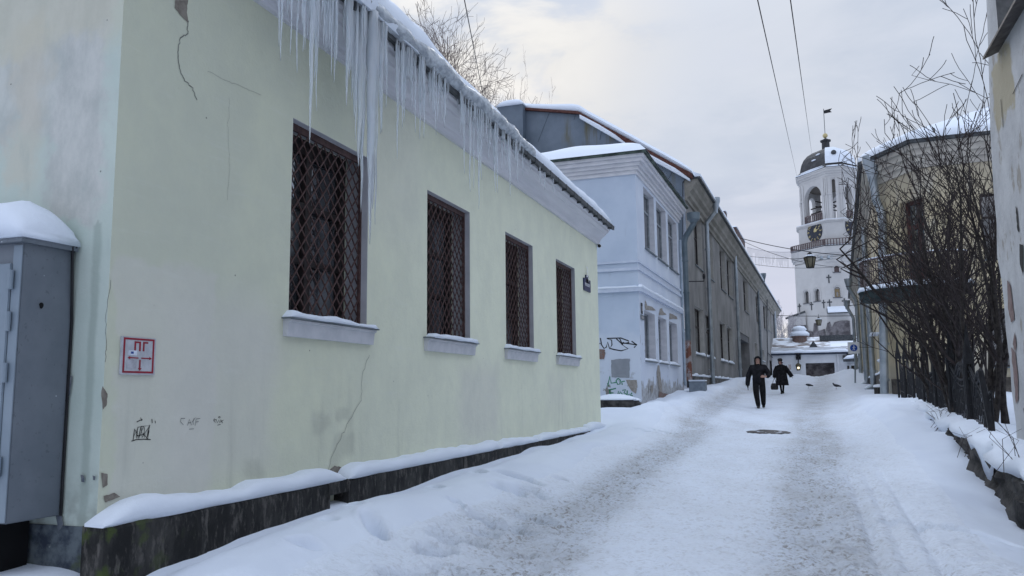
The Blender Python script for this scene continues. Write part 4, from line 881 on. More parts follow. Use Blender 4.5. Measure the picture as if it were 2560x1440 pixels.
M['chb'] = mat('chimney_brick', (.07, .045, .042), (.12, .08, .072), scale=3)
for px, py, od, dp, du_ in ((1813, 527, -.5, 1.0, 1.0), (1841, 567, -.5, 1.5, 7.0)):
    ua, zt_ = Y.uz(px, py, od)
    mb = MB(); mb.box(ua, ua + du_, od - dp, od, 9.3, zt_, Y); c_ = mb.build('chimney', M['chb'], yb)
    mb = MB(); snowstrip(mb, Y, ua - .05, ua + du_ + .05, od + .03, od - dp, zt_, .13, 3, .3); mb.build('snow_cap', M['snow'], c_, smooth=True)
# big pipe between blue and grey houses, belongs to the blue house
u = B.uz(1710, 850)[0]; Bp = lambda px, py, o: B(B.uz(px, py, o)[0], o, B.uz(px, py, o)[1])
mb = MB(); top = B(BL + .25, .58, 7.0); pts = [top + Vector((0, 0, -.1)), top + Vector((0, 0, -.32)), B(BL + .34, .24, 6.2), B(BL + .35, .17, 5.95), B(BL + .35, .17, 5.6), B(BL + .35, .17, .1)]
mb.tube(pts, .115, 12); mb.lathe([(.12, -.30), (.20, -.18), (.25, -.15), (.27, .12), (.22, .12)], top, 12)
for z in (5.2, 3.9, 2.4, 1.1): mb.tube([B(BL + .35, .17, z - .03), B(BL + .35, .17, z + .03)], .14, 12)
t = NT('rusted_pipe'); x, y, z = t.xyz(); c = t.mix(t.ss(t.noise(1.5, 4), .3, .7), (.10, .135, .155), (.17, .21, .235)); r1 = t.math('MULTIPLY', t.ss(z, 2.35, 2.15), t.ss(t.noise(3.2, 5, .65), .42, .55)); c = t.mix(t.ss(z, 2.3, 2.2), c, (.36, .33, .33)); c = t.mix(r1, c, (.19, .075, .05)); c = t.mix(t.ss(z, .72, .66), c, (.02, .02, .02))
M['rustpipe'] = t.fin(c, .5, .3, None, .4)
mb.build('drainpipe', M['rustpipe'], bh, smooth=True, angle=50)
mb = MB(); q = B(BL + .35, .3, 4.35); mb.tube([q, q + Vector((.55, .3, .02)), q + Vector((.56, .3, .12))], .022, 6); mb.lathe([(.05, 0), (.06, .12), (.04, .2)], q + Vector((.56, .3, .12)), 8); mb.build('wire_bracket', M['black'], bh)
mb = MB(); mb.tube([B(BL - .05, .06, 6.0), B(BL - .05, .06, .2)], .05, 8); mb.build('cable_conduit', mat('blue_conduit', (.34, .40, .46)), bh)
# concrete litter bin
p = at(1746, 992, 31.5); p.z = gz(p.x, p.y) - .03 if False else at(1746, 994, 31.5).z
bn = thing('litter_bin', p, 'square grey concrete litter bin half buried beside the rusted drainpipe', 'bin')
mb = MB(); mb.box(p.x - .30, p.x + .30, p.y - .3, p.y + .3, p.z - .25, p.z + .60); mb.build('body', mat('grey_concrete', (.17, .20, .235), (.22, .255, .29), scale=6, bump=.3), bn, bevel=.03)
mb = MB(); mb.box(p.x - .22, p.x + .22, p.y - .22, p.y + .22, p.z + .602, p.z + .606); mb.build('opening', M['dark'], bn)
mb = MB()
for a, b, c, d in ((-.31, .31, -.31, -.22), (-.31, .31, .22, .31), (-.31, -.22, -.22, .22), (.22, .31, -.22, .22)): mb.box(p.x + a, p.x + b, p.y + c, p.y + d, p.z + .601, p.z + .655)
mb.build('rim_snow', M['snow'], bn, bevel=.015)
# ------------------------------------------------------------------ white house closing the street
WY = 92.
wh = thing('white_house', at(2050, 945, WY), 'low white house with snow-dusted tile roof closing off the street', 'house')
wp = lambda px, py, d=0: at(px, py, WY + d)
xl, xr = wp(1930, 920).x, wp(2118, 920).x; zt = wp(2040, 880).z; zb0 = -1
M['limewash'] = mat('limewash', (.62, .635, .66), (.70, .71, .73), scale=1.2, bump=.2)
rx0, rx1 = wp(2014.5, 920).x, wp(2087, 920).x; rz1 = wp(2050, 907).z
WF = Fr(xl, WY, 1, 0); lo = lambda px: wp(px, 920).x - xl
mb = MB(); wall(mb, WF, 0, xr - xl, zb0, zt + .5, [(lo(2014.5), lo(2087), zb0 + .0, rz1, 1.2), (lo(1971), lo(1978), wp(1975, 924).z, wp(1975, 911).z, .2)]); mb.box(xl, xr, WY + 1.2, WY + 7, zb0, zt + .4); mb.build('wall', M['limewash'], wh)
mb = MB(); mb.box(lo(2014.5), lo(2087), -1.25, -1.15, zb0, rz1, WF); mb.build('stone_recess', mat('fieldstone', (.07, .06, .06), (.20, .18, .175), scale=1.6, bump=.8, bscale=4, bdist=.1), wh)
mb = MB(); mb.box(lo(1971), lo(1978), -.2, -.15, wp(1975, 924).z, wp(1975, 911).z, WF); mb.build('window', M['glass'], wh)
mb = MB(); mb.box(0, xr - xl, 0, .08, zt - .45, zt - .3, WF); mb.box(0, xr - xl, 0, .16, zt - .15, zt, WF); mb.build('cornice', M['limewash'], wh)
t = NT('dusted_tiles'); x, y, z = t.xyz(); row = t.math('ABSOLUTE', t.math('SUBTRACT', t.math('FRACT', t.math('MULTIPLY', y, 2.6)), .5)); sn = t.ss(t.math('ADD', t.noise(.55, 4, .6, (1, 1.6, 1)), t.math('MULTIPLY', t.math('SUBTRACT', row, .25), .22)), .44, .56)
sn = t.math('MAXIMUM', sn, t.math('MULTIPLY', t.ss(x, 1.0, 1.4), t.ss(y, .9, 1.4)))
c = t.mix(t.ss(t.noise(3, 4), .3, .7), (.20, .175, .16), (.30, .265, .25)); M['tiles'] = t.fin(t.mix(sn, c, (.86, .90, .95)), .85, 0, t.bump(row, .5, .05))
e0 = wp(1936, 880); r0 = wp(1936, 846, 4.5); e1 = wp(2120, 880); r1 = wp(2150, 838, 4.5)
zE = wp(2040, 882).z; zR = wp(2050, 842, 4.5).z
mb = MB(); mb.add([(e0.x - 1, WY - .35, zE), (e1.x + .3, WY - .35, zE), (r1.x + 2, WY + 4.5, zR), (r0.x - 1, WY + 4.5, zR), (e0.x - 1, WY - .35, zE - .15), (e1.x + .3, WY - .35, zE - .15), (r1.x + 2, WY + 9, zE), (r0.x - 1, WY + 9, zE)], [(0, 1, 2, 3), (0, 4, 5, 1), (3, 2, 6, 7), (4, 7, 6, 5)]); mb.build('roof', M['tiles'], wh)
mb = MB(); mb.box(e0.x - 1, e1.x + .3, WY - .42, WY - .352, zE - .18, zE - .02); mb.build('gutter', mat('navy_gutter', (.03, .04, .065)), wh)
mb = MB(); E_ = Fr(e0.x - 1, WY - .4, 1, 0); snowstrip(mb, E_, 0, e1.x - e0.x + 1.3, .04, -1.0, zE + .02, .30, 5, .5, wob=.5); mb.build('eave_snow', M['snow'], wh, smooth=True, angle=70)
c = wp(1999, 845, 3.5); mb = MB(); mb.lathe([(.75, -.6), (.75, .1), (.9, .1), (.9, .2)], c, 12); v = mb.build('roof_vent', M['brick'], wh); mb = MB(); mb.lathe([(1.0, .2), (1.05, .45), (.8, .7), (.62, .72), (.8, .95), (.55, 1.25), (.05, 1.35)], c, 12); mb.build('snow_cap', M['snow'], v, smooth=True)
c = wp(2034, 874, 1.2); mb = MB(); mb.add([c + Vector(q) for q in ((-.7, -.3, -.2), (.7, -.3, -.2), (0, -.3, .95), (-.7, 1.6, .3), (.7, 1.6, .3), (0, 1.8, .95))], [(0, 1, 2), (0, 2, 5, 3), (1, 4, 5, 2)]); mb.build('dormer', M['gutter'], wh)
d0, d1 = wp(2108, 945), wp(2146, 945); mb = MB(); mb.box(d0.x, d1.x + 1, WY + .9, WY + 4, zb0, zt + .6); mb.build('side_wing', M['limewash'], wh)
dz1 = wp(2125, 909).z; mb = MB(); mb.box(wp(2117, 930).x, wp(2141, 930).x, WY + .8, WY + .88, zb0, dz1); dr = mb.build('glazed_door', M['white'], wh)
mb = MB(); mb.box(wp(2119.5, 930).x, wp(2125, 930).x, WY + .77, WY + .79, wp(2120, 941).z, dz1 - .2); mb.box(wp(2130, 930).x, wp(2139, 930).x, WY + .77, WY + .79, wp(2120, 941).z, dz1 - .2); mb.build('pane', M['glass'], dr)
a = wp(2107, 903); b = wp(2140, 897); mb = MB(); rings = [[(a.x, WY - 1.2, a.z - .1), (a.x, WY - 1.2, a.z + .15), (a.x, WY + .7, a.z + .9), (a.x, WY + .7, a.z + .5)], [(b.x + 1, WY - 1.2, a.z - .1), (b.x + 1, WY - 1.2, a.z + .15), (b.x + 1, WY + .7, a.z + .9), (b.x + 1, WY + .7, a.z + .5)]]; mb.loft(rings); aw = mb.build('awning', M['gutter'], wh)
mb = MB(); snowstrip(mb, Fr(a.x, WY - 1.2, 1, 0), 0, b.x - a.x + 1, .05, -1.7, a.z + .17, .42, 2, .4, zs=.08); mb.build('snow_cap', M['snow'], aw, smooth=True)
mb = MB(); mb.box(d0.x - 2, d1.x, WY + 3.0, WY + 3.4, zt + .3, zt + 1.9); mb.build('dark_hatch', M['gutter'], wh)
mb = MB(); q = wp(2104, 905); mb.tube([(q.x - .35, WY - .1, zt - .1), (q.x - .3, WY - .12, zb0)], .10, 8); mb.build('drainpipe', M['limewash'], wh)
# wall lamp (lit)
q = wp(1996, 918, -.6); s = thing('wall_lamp', q, 'lit lantern hanging from iron bracket on the white end house', 'lamp')
mb = MB(); mb.box(q.x - .2, q.x + .3, WY - .08, WY - .01, q.z + .8, q.z + 1.5); mb.tube([q + Vector((.05, .5, 1.4)), q + Vector((.05, 0, 1.35)), q + Vector((0, 0, .4))], .06, 6); mb.box(q.x - .3, q.x + .4, WY - .5, WY - .44, q.z + 1.38, q.z + 1.48); mb.build('bracket', M['black'], s)
mb = MB(); mb.lathe([(.17, -.34), (.28, .18), (.31, .2), (.1, .42)], q, 6); mb.build('cage', mat('brass_dark', (.10, .085, .05)), s)
em = NT('lamp_glow'); em.fin((1, .9, .7), .5); em.bsdf.inputs['Emission Color'].default_value = (1, .86, .55, 1); em.bsdf.inputs['Emission Strength'].default_value = 1.1
mb = MB(); mb.ball(q + Vector((0, -.22, -.08)), .125, 10, 8); mb.build('bulb', em.m, s, smooth=True)

# ------------------------------------------------------------------ clock tower
TY = 140.
tw = thing('clock_tower', at(2070, 900, TY), 'tall white clock tower with open arched belfry and snowy dome', 'tower')
t = NT('tower_limewash'); c = t.mix(t.ss(t.noise(.35, 6, .65), .3, .7), (.46, .45, .44), (.53, .52, .505)); c = t.mix(t.math('MULTIPLY', t.ss(t.noise(.9, 6, .7, (1, 1, .4)), .56, .74), .28), c, (.36, .35, .36)); M['tower'] = t.fin(c, .92, 0, t.bump(t.noise(2, 5), .3, .1), .2)
DD = (4.9, 0, 0, 3.4)
def poly(cols, row, grow=0.):
    """eight-sided plan: four visible corners from the pixel columns, the rest by point symmetry"""
    v = [at(px, row, TY + d) for px, d in zip(cols, DD)]; v = [Vector((p.x, p.y)) for p in v]
    cx = (v[0] + v[3]) / 2 + Vector((0, 1.6)); vs = v + [2 * cx - p for p in v]
    if grow: vs = [p + (p - cx).normalized() * grow for p in vs]
    return vs, cx
def zrow(row, px=2066): return at(px, row, TY).z
def drum(mb, vs, z0, z1): mb.slab([(p.x, p.y) for p in vs], z0, z1)
low_, cl = poly((1991.5, 2065, 2124, 2180), 760); zg0, zg1 = zrow(655), zrow(617)
LF = [Fr(low_[i].x, low_[i].y, low_[i + 1].x - low_[i].x, low_[i + 1].y - low_[i].y) for i in range(8 - 1)] + [Fr(low_[7].x, low_[7].y, low_[0].x - low_[7].x, low_[0].y - low_[7].y)]
def faces(vs):
    return [(Fr(vs[i].x, vs[i].y, (vs[(i + 1) % 8] - vs[i]).x, (vs[(i + 1) % 8] - vs[i]).y), (vs[(i + 1) % 8] - vs[i]).length) for i in range(8)]
def frow(fr, px, py): return fr.uz(px, py)
lf = faces(low_)
opL = {0: [], 1: []}
for fi, a, b, zt_, zb_ in ((0, 2010, 2022, 727, 758), (0, 2035.5, 2049, 722, 753), (1, 2085.5, 2101, 717, 743), (1, 2085.5, 2098, 664, 680), (0, 2004.5, 2010.5, 811, 826)):
    fr = lf[fi][0]; ua = fr.uz(a, zt_ + 10)[0]; ub = fr.uz(b, zt_ + 10)[0]; opL[fi].append((ua, ub, fr.uz((a + b) / 2, zb_)[1], fr.uz((a + b) / 2, zt_)[1], .45))
mb = MB()
for i, (fr, l) in enumerate(lf): wall(mb, fr, 0, l, -2, zg0 + .3, opL.get(i, []))
mb.build('lower_stage', M['tower'], tw)
M['towersill'] = mat('tower_sill', (.10, .10, .11))
for fi in (0, 1):
    for k, q in enumerate(opL[fi]):
        fr = lf[fi][0]; mb = MB(); mb.box(q[0], q[1], -.5, -.42, q[2], q[3], fr); w = mb.build('window', M['glass'] if not (fi == 1 and k == 1) else mat('boarded', (.16, .12, .12)), tw)
        # round head: lime-washed spandrel pieces closing the square top corners
        m_, r_ = (q[0] + q[1]) / 2, (q[1] - q[0]) / 2; mb = MB()
        for s in (-1, 1):
            arc = [(m_ + s * r_ * math.sin(a), q[3] - r_ + r_ * math.cos(a)) for a in [math.pi / 2 * j / 6 for j in range(7)]]
            mb.prism([(o_, z_) for o_, z_ in arc] + [(m_ + s * r_, q[3])], -.4, .0, lambda a, b, c: fr(b, a, c))
        mb.build('arched_head', M['tower'], w)
        if q[3] - q[2] > 1.5 or True: mb = MB(); mb.box(q[0] - .25, q[1] + .25, -.1, .12, q[2] - .12, q[2] - .0, fr); mb.build('sill', M['towersill'], w)
        if fi == 1 and k == 0: mb = MB(); mb.box(q[0] + .12, q[1] - .12, -.41, -.39, q[2] + .1, q[3] - .3, fr); mb.build('frame', mat('ochre_frame', (.25, .18, .09), (.32, .25, .15)), w); mb = MB(); mb.box(q[0] + .32, q[1] - .32, -.385, -.38, q[2] + .2, q[3] - .8, fr); mb.build('pane', M['glass'], w)
        mb = MB(); n_ = 10; rr = r_ + .28
        pts = [fr(m_ - rr, .02, q[2] + .2)] + [fr(m_ - rr * math.cos(math.pi * j / n_), .02, q[3] - r_ + rr * math.sin(math.pi * j / n_)) for j in range(n_ + 1)] + [fr(m_ + rr, .02, q[2] + .2)]
        mb.tube(pts, .09, 6); mb.build('moulding', M['tower'], w)
mb = MB()
for px, py in ((1999, 768), (2029, 764), (2059.5, 759), (2072, 696), (2074, 758), (2111, 755)):
    fi = 0 if px < 2065 else 1; fr = lf[fi][0]; u, z = fr.uz(px, py); mb = MB(); mb.box(u - .09, u + .09, .0, .07, z - .75, z + .6, fr); mb.box(u - .38, u + .38, .0, .065, z + .08, z + .27, fr); mb.build('wall_anchor', M['gutter'], tw)
# cornice and gallery
mb = MB()
for g, a, b in ((.12, zg0, zg0 + .5), (.32, zg0 + .502, zg0 + 1.0), (.62, zg0 + 1.002, zg0 + 1.4), (.85, zg0 + 1.402, zg1)): drum(mb, poly((1991.5, 2065, 2124, 2180), 650, g)[0], a, b)
mb.build('gallery_cornice', M['tower'], tw)
gal, _ = poly((1991.5, 2065, 2124, 2180), 615, .9); mb = MB(); drum(mb, gal, zg1 + .002, zg1 + .14); mb.build('gallery_edge', M['gutter'], tw)
mb = MB(); drum(mb, [p * .995 + cl * .005 for p in gal], zg1 + .142, zg1 + .25); mb.build('gallery_snow', M['snow'], tw)
M['rail'] = mat('weathered_brown_rail', (.10, .075, .075), (.17, .135, .13), scale=3)
def rail(parent, a, b, z, h, m, bal=.28, w=.05, name='balustrade', top=.10):
    d = (b - a); l = d.length; n = max(2, int(l / bal)); fr = Fr(a.x, a.y, d.x, d.y); mb = MB()
    mb.box(0, l, -.07, .07, z + h - top, z + h, fr); mb.box(0, l, -.05, .05, z + .12, z + .20, fr)
    for k in range(n + 1): u = l * k / n; e = w * (1.8 if k in (0, n) else 1); mb.box(max(0, u - e), min(l, u + e), -e, e, z + .0, z + h - top, fr)
    return mb.build(name, m, parent)
for i in range(8): rail(tw, gal[i], gal[(i + 1) % 8], zg1 + .15, 1.02, M['rail'], .42, .075)
# clock stage
ck, cc = poly((1997, 2066, 2110, 2158), 585); zc0, zc1 = zg1 + .1, zrow(551)
mb = MB(); drum(mb, ck, zc0, zc1 - .3); mb.build('clock_stage', M['tower'], tw)
mb = MB(); drum(mb, poly((1997, 2066, 2110, 2158), 585, .18)[0], zc1 - .298, zc1 - .1); drum(mb, poly((1997, 2066, 2110, 2158), 585, .36)[0], zc1 - .098, zc1 + .12); mb.build('clock_cornice', M['tower'], tw)
mb = MB(); drum(mb, poly((1997, 2066, 2110, 2158), 585, .30)[0], zc1 + .122, zc1 + .22); mb.build('ledge_snow', M['snow'], tw)
M['dial'] = mat('clock_dial', (.018, .021, .035), (.035, .038, .05), scale=2, rough=.6); M['gold'] = mat('gilt', (.42, .34, .15), (.55, .46, .24), rough=.5, scale=6, bump=0)
cfs = faces(ck)
def clock(fi, px, py, rad):
    fr, l = cfs[fi]; u, z = fr.uz(px, py); mb = MB(); n = 36
    mb.add([fr(u + rad * math.cos(2 * math.pi * k / n), o, z + rad * math.sin(2 * math.pi * k / n)) for o in (.01, .12) for k in range(n)], [tuple(range(n, 2 * n))] + [(k, (k + 1) % n, n + (k + 1) % n, n + k) for k in range(n)])
    dial = mb.build('clock_dial', M['dial'], tw)
    mbn = MB()
    for hnum in range(1, 13):
        a = math.pi / 2 - hnum * math.pi / 6; cu = bpy.data.curves.new('numeral', 'FONT'); cu.body = str(hnum); cu.align_x = 'CENTER'; cu.align_y = 'CENTER'; ob = bpy.data.objects.new('numeral', cu); COL.objects.link(ob)
        dg = bpy.context.evaluated_depsgraph_get(); dg.update(); me = ob.evaluated_get(dg).to_mesh(); s = rad * .42; rot = a - math.pi / 2; rc = rad * .79
        mbn.add([fr(u + rc * math.cos(a) + s * (v.co.x * math.cos(rot) - v.co.y * math.sin(rot)), .128, z + rc * math.sin(a) + s * (v.co.x * math.sin(rot) + v.co.y * math.cos(rot))) for v in me.vertices], [tuple(p.vertices) for p in me.polygons])
        ob.evaluated_get(dg).to_mesh_clear(); bpy.data.objects.remove(ob); bpy.data.curves.remove(cu)
    mbn.build('numerals', M['gold'], dial)
    mb = MB()
    for hrs, ln, w in ((1.13, .62, .16), (2.45, .72, .13)):
        a = math.pi / 2 - hrs * math.pi / 6; ca, sa = math.cos(a), math.sin(a)
        pts = [(-.06, w * .5), (-.06, -w * .5), (ln * .35, -w), (ln * .55, -w * .25), (ln, -w * .12), (ln, w * .12), (ln * .55, w * .25), (ln * .35, w)]
        mb.add([fr(u + rad * (p * ca - q * sa), .14 + .01 * hrs, z + rad * (p * sa + q * ca)) for p, q in pts], [tuple(range(8))])
    mb.build('clock_hands', M['gold'], dial)
clock(0, 2037.5, 579, 1.72); clock(2, 2131, 566, 1.72)
# belfry: eight wall panels with arches, open inside
bl, cb_ = poly((2000, 2064, 2104, 2141), 470); zb0_, zb1 = zc1 + .15, zrow(431)
bfs = faces(bl)
def arch_panel(mb, fr, l, z0, z1, a, b, zs, th=.7):
    wall(mb, fr, 0, l, z0, z1, [(a, b, z0, zs, th)] if False else [], th) if False else None
    n = 12; m_, r_ = (a + b) / 2, (b - a) / 2; arc = [(m_ - r_ * math.cos(math.pi * k / n), zs + r_ * math.sin(math.pi * k / n)) for k in range(n + 1)]
    for o in (0, -th):
        mb.quad(fr(0, o, z0), fr(a, o, z0), fr(a, o, zs), fr(0, o, zs)); mb.quad(fr(b, o, z0), fr(l, o, z0), fr(l, o, zs), fr(b, o, zs))
        mb.quad(fr(0, o, zs), fr(a, o, zs), fr(a, o, z1), fr(0, o, z1)); mb.quad(fr(b, o, zs), fr(l, o, zs), fr(l, o, z1), fr(b, o, z1))
        for (x0, y0), (x1, y1) in zip(arc[:-1], arc[1:]): mb.quad(fr(x0, o, y0), fr(x1, o, y1), fr(x1, o, z1), fr(x0, o, z1))
    for (x0, y0), (x1, y1) in zip([(a, z0)] + arc, arc + [(b, z0)]): mb.quad(fr(x0, 0, y0), fr(x1, 0, y1), fr(x1, -th, y1), fr(x0, -th, y0))
mb = MB()
for i, (fr, l) in enumerate(bfs):
    if i in (0, 4): a, b, zs = (l * .16, l * .82, zrow(485)) if i == 0 else (l * .22, l * .78, zrow(485))
    elif i in (2, 6): a, b, zs = l * .22, l * .66, zrow(475)
    else: a, b, zs = l * .40, l * .62, zrow(452)
    arch_panel(mb, fr, l, zb0_, zb1, a, b, zs)
mb.build('belfry', M['tower'], tw)
mb = MB(); drum(mb, [p * .9 + cb_ * .1 for p in bl], zb1 - 1.2, zb1 - .9); mb.build('belfry_ceiling', M['woodgrey'], tw)
mb = MB()
for z in (zrow(492), zrow(505)):
    a = bl[0] * .5 + bl[1] * .5; b = bl[4] * .5 + bl[5] * .5; c = bl[2] * .5 + bl[3] * .5; d = bl[6] * .5 + bl[7] * .5
    for p, q in ((a, b), (c, d)): mb.tube([(p.x * .93 + q.x * .07, p.y * .93 + q.y * .07, z), (q.x * .93 + p.x * .07, q.y * .93 + p.y * .07, z)], .11, 6)
mb.build('bell_beam', M['frame'], tw)
for i, (fr, l) in enumerate(bfs):
    for u in ((.0, .1, .9, 1) if i in (0, 2, 4, 6) else (0, .22, .72, 1)):
        uu = l * u; mb = MB(); mb.box(max(0, uu - .22), min(l, uu + .22), .005, .12, zb0_, zb1 - .9, fr); mb.box(max(0, uu - .28), min(l, uu + .28), .004, .19, zrow(487), zrow(487) + .22, fr); mb.build('pilaster', M['tower'], tw)
for i in (0, 2):
    fr, l = bfs[i]; f0, f1 = (.16, .82) if i == 0 else (.22, .66); rail(tw, Vector((fr(l * f0, .1, 0).x, fr(l * f0, .1, 0).y)), Vector((fr(l * f1, .1, 0).x, fr(l * f1, .1, 0).y)), zb0_ + .2, 1.25, M['rail'], .42, .07, top=.14)
mb = MB()
bcol = (2000, 2064, 2104, 2141)
for g, a, b in ((.06, zb1 - .95, zb1 - .6), (.16, zb1 - .598, zb1 - .2), (.34, zb1 - .198, zb1 + .15), (.58, zb1 + .152, zb1 + .5), (.72, zb1 + .502, zb1 + .7)): drum(mb, poly(bcol, 440, g)[0], a, b)
mb.build('eave_cornice', M['tower'], tw)
M['domem'] = mat('dark_dome_metal', (.030, .031, .034), (.058, .060, .064), scale=1.5, rough=.6)
zd = zb1 + .702
def ring(scale, z): vs, c = poly(bcol, 430, .78); return [((c + (p - c) * scale).x, (c + (p - c) * scale).y, zd + z) for p in vs]
mb = MB(); dprof = [(1, 0), (1, .1), (.86, .75), (.84, 1.25), (.80, 2.1), (.72, 2.95), (.60, 3.65), (.44, 4.15), (.26, 4.5), (.16, 4.65)]
mb.loft([ring(s, z) for s, z in dprof]); mb.build('dome', M['domem'], tw)
mb = MB()                                             # snow blanket on the sides away from the wind
for rr in ((1, 2, 3, 4),):
    vs = []
    for s, z in dprof[2:]:
        rg = ring(s * 1.012 + .012, z + .09); vs.append([Vector(rg[i]) for i in rr])
    for (s, z), row in zip(dprof[2:], vs):
        pass
    for k in range(len(vs) - 1):
        for i in range(3):
            mb.quad(vs[k][i], vs[k][i + 1], vs[k + 1][i + 1], vs[k + 1][i])
mb.build('dome_snow', M['snow'], tw)
mb = MB()
for s, z, i0, i1, f0, f1 in ((1.0, .16, 0, 1, .0, .95), (.93, .48, 0, 1, .12, .9), (1.0, .16, 1, 2, .05, .9), (1.0, .14, 2, 3, .05, .95), (.80, 2.2, 0, 1, .45, .62), (.72, 3.05, 0, 1, .6, .78)):
    rg = ring(s, z); p, q = Vector(rg[i0]), Vector(rg[i1]); a, b = p + (q - p) * f0, p + (q - p) * f1; mb.tube([a, (a + b) / 2, b], [.08, .14, .08], 6)
mb.build('ledge_snow', M['snow'], tw, smooth=True)
dc = poly(bcol, 430)[1]; lc = (dc.x, dc.y, zd + 4.5)
mb = MB(); mb.lathe([(.78, 0), (.68, .3), (.66, 1.5), (.9, 1.6), (.92, 1.8), (.5, 1.95), (.12, 2.2)], lc, 8, .3); mb.build('lantern_base', M['domem'], tw)
mb = MB(); mb.ball((lc[0], lc[1], lc[2] + 2.65), .42, 14, 10); mb.build('gilt_ball', M['gold'], tw, smooth=True)
mb = MB(); mb.tube([(lc[0], lc[1], lc[2] + 3), (lc[0], lc[1], lc[2] + 7.4)], .055, 6); sp_ = mb.build('spire_rod', M['gutter'], tw)
mb = MB(); fz = lc[2] + 6.55; mb.prism([(0, fz), (1.3, fz + .12), (1.02, fz + .38), (1.36, fz + .78), (0, fz + .55)], -.03, .03, lambda a, b, c: Vector((lc[0] + b, lc[1] + a, c))); mb.build('weathervane', M['black'], sp_)
mb = MB(); mb.ball(Vector(ring(.78, 2.7)[1]) * .5 + Vector(ring(.78, 2.7)[2]) * .5 + Vector((.3, -.1, 0)), .42, 10, 8); mb.build('dormer_eye', M['gutter'], tw)
# field-stone foot of the tower and a lean-to
M['boulder'] = mat('boulder_wall', (.075, .068, .072), (.21, .195, .20), scale=1.1, bump=.9, bscale=3, bdist=.15)
fr0, l0 = lf[0]; fr1, l1 = lf[1]
mb = MB()
tops = [(1993, 838), (2004, 836), (2012, 826), (2024, 827), (2034, 829), (2036, 808), (2044, 808), (2046, 828), (2058, 824), (2064, 822)]
P_ = [fr0.uz(*q) for q in tops]; poly_ = [(fr0(u, .12, z)) for u, z in P_] + [fr0(l0, .12, -2), fr0(0, .12, -2)]; mb.add(poly_, [tuple(range(len(poly_)))])
tops = [(2065, 822), (2068, 808), (2075, 804), (2078, 815), (2080, 818), (2086, 806), (2100, 802), (2118, 801), (2124, 802)]
P_ = [fr1.uz(*q) for q in tops]; poly_ = [fr1(u, .12, z) for u, z in P_] + [fr1(l1, .12, -2), fr1(0, .12, -2)]; mb.add(poly_, [tuple(range(len(poly_)))])
mb.build('boulder_base', M['boulder'], tw)
mb = MB(); a = at(1970, 795, TY + 3); b = at(1997, 781, TY + 3); c = at(1970, 814, TY + 3); mb.box(a.x, b.x + 1, TY + 3, TY + 8, c.z, a.z); mb.add([(a.x, TY + 3, a.z), (b.x + 1, TY + 3, a.z), (b.x + 1, TY + 3, b.z)], [(0, 1, 2)]); mb.build('buttress', M['tower'], tw)
mb = MB(); mb.box(a.x - .2, b.x + 1, TY + 2.9, TY + 8, -2, c.z - .01); mb.build('boulder_base', M['boulder'], tw)
mb = MB(); mb.tube([(a.x - .4, TY + 2.9, a.z - .1), (b.x + 1, TY + 2.9, b.z + .1)], .18, 6); mb.build('coping', M['gutter'], tw)
# snow-covered sloped canopy low on the right face
u, z = fr1.uz(2067, 776); u2, z2 = fr1.uz(2120, 772); mb = MB(); mb.prism([(.0, z + .3), (1.3, z - .5), (1.3, z - .65), (0, z - .4)], u, u2, fr1); ca = mb.build('canopy', M['gutter'], tw)
mb = MB(); mb.prism([(.0, z + .62), (1.2, z - .28), (1.25, z - .48), (0, z + .32)], u + .1, u2 - .1, fr1); mb.build('canopy_snow', M['snow'], ca)
# ------------------------------------------------------------------ yellow house on the right
q1, q2 = at(2203, 700, 30.6), at(2320, 700, 28.5)
P1, P2 = Vector((q1.x, q1.y)), Vector((q2.x, q2.y)); P3 = P2 + Vector((8, -.45))
Sx = Fr(P1.x, P1.y, .044, 1, -1); C = Fr(P1.x, P1.y, P2.x - P1.x, P2.y - P1.y); FR = Fr(P2.x, P2.y, P3.x - P2.x, P3.y - P2.y)
SL = 46.; CL = (P2 - P1).length; FL = 8.; ZE = 7.75
yh = thing('yellow_house', (P1.x, P1.y, -.4), 'faded yellow two-storey house with rounded corner, balcony and snowy roof behind bare shrubs', 'house')
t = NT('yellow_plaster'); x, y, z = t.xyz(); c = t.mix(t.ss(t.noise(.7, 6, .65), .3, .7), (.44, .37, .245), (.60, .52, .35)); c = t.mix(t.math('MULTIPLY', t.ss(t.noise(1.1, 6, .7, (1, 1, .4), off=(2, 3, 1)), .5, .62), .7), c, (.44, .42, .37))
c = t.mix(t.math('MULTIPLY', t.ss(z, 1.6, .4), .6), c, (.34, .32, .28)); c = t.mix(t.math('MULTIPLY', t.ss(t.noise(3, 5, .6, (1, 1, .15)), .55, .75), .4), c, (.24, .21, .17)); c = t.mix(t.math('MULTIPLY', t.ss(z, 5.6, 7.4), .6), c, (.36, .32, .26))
M['yellow'] = t.fin(c, .92, 0, t.bump(t.noise(12, 5), .4, .015), .2)
du = C.uz(2252, 560)[0], C.uz(2312, 560)[0]; dz = (3.45, 6.1)
sops = []
for k in range(7):
    u = 8.5 + k * 4.6; sops += [(u, u + 1.2, 4.3, 6.2, .3), (u, u + 1.2, .6, 2.5, .3)]
sops.append((4.2, 5.4, -.6, 2.0, .35))
fops = [(1.6, 2.8, 3.9, 6.0, .3), (4.6, 5.8, 3.9, 6.0, .3), (1.6, 2.8, .6, 2.4, .3)]
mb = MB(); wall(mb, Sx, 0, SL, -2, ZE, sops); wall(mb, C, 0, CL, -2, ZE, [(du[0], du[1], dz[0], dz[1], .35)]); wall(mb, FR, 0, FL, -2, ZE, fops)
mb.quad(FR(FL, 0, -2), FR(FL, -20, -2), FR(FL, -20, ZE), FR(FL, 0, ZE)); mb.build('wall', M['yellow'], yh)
for q in sops[:-1]: window(yh, Sx, q[0], q[1], q[2], q[3], .28, M['frame'], .07, True, .65, .04, dk)
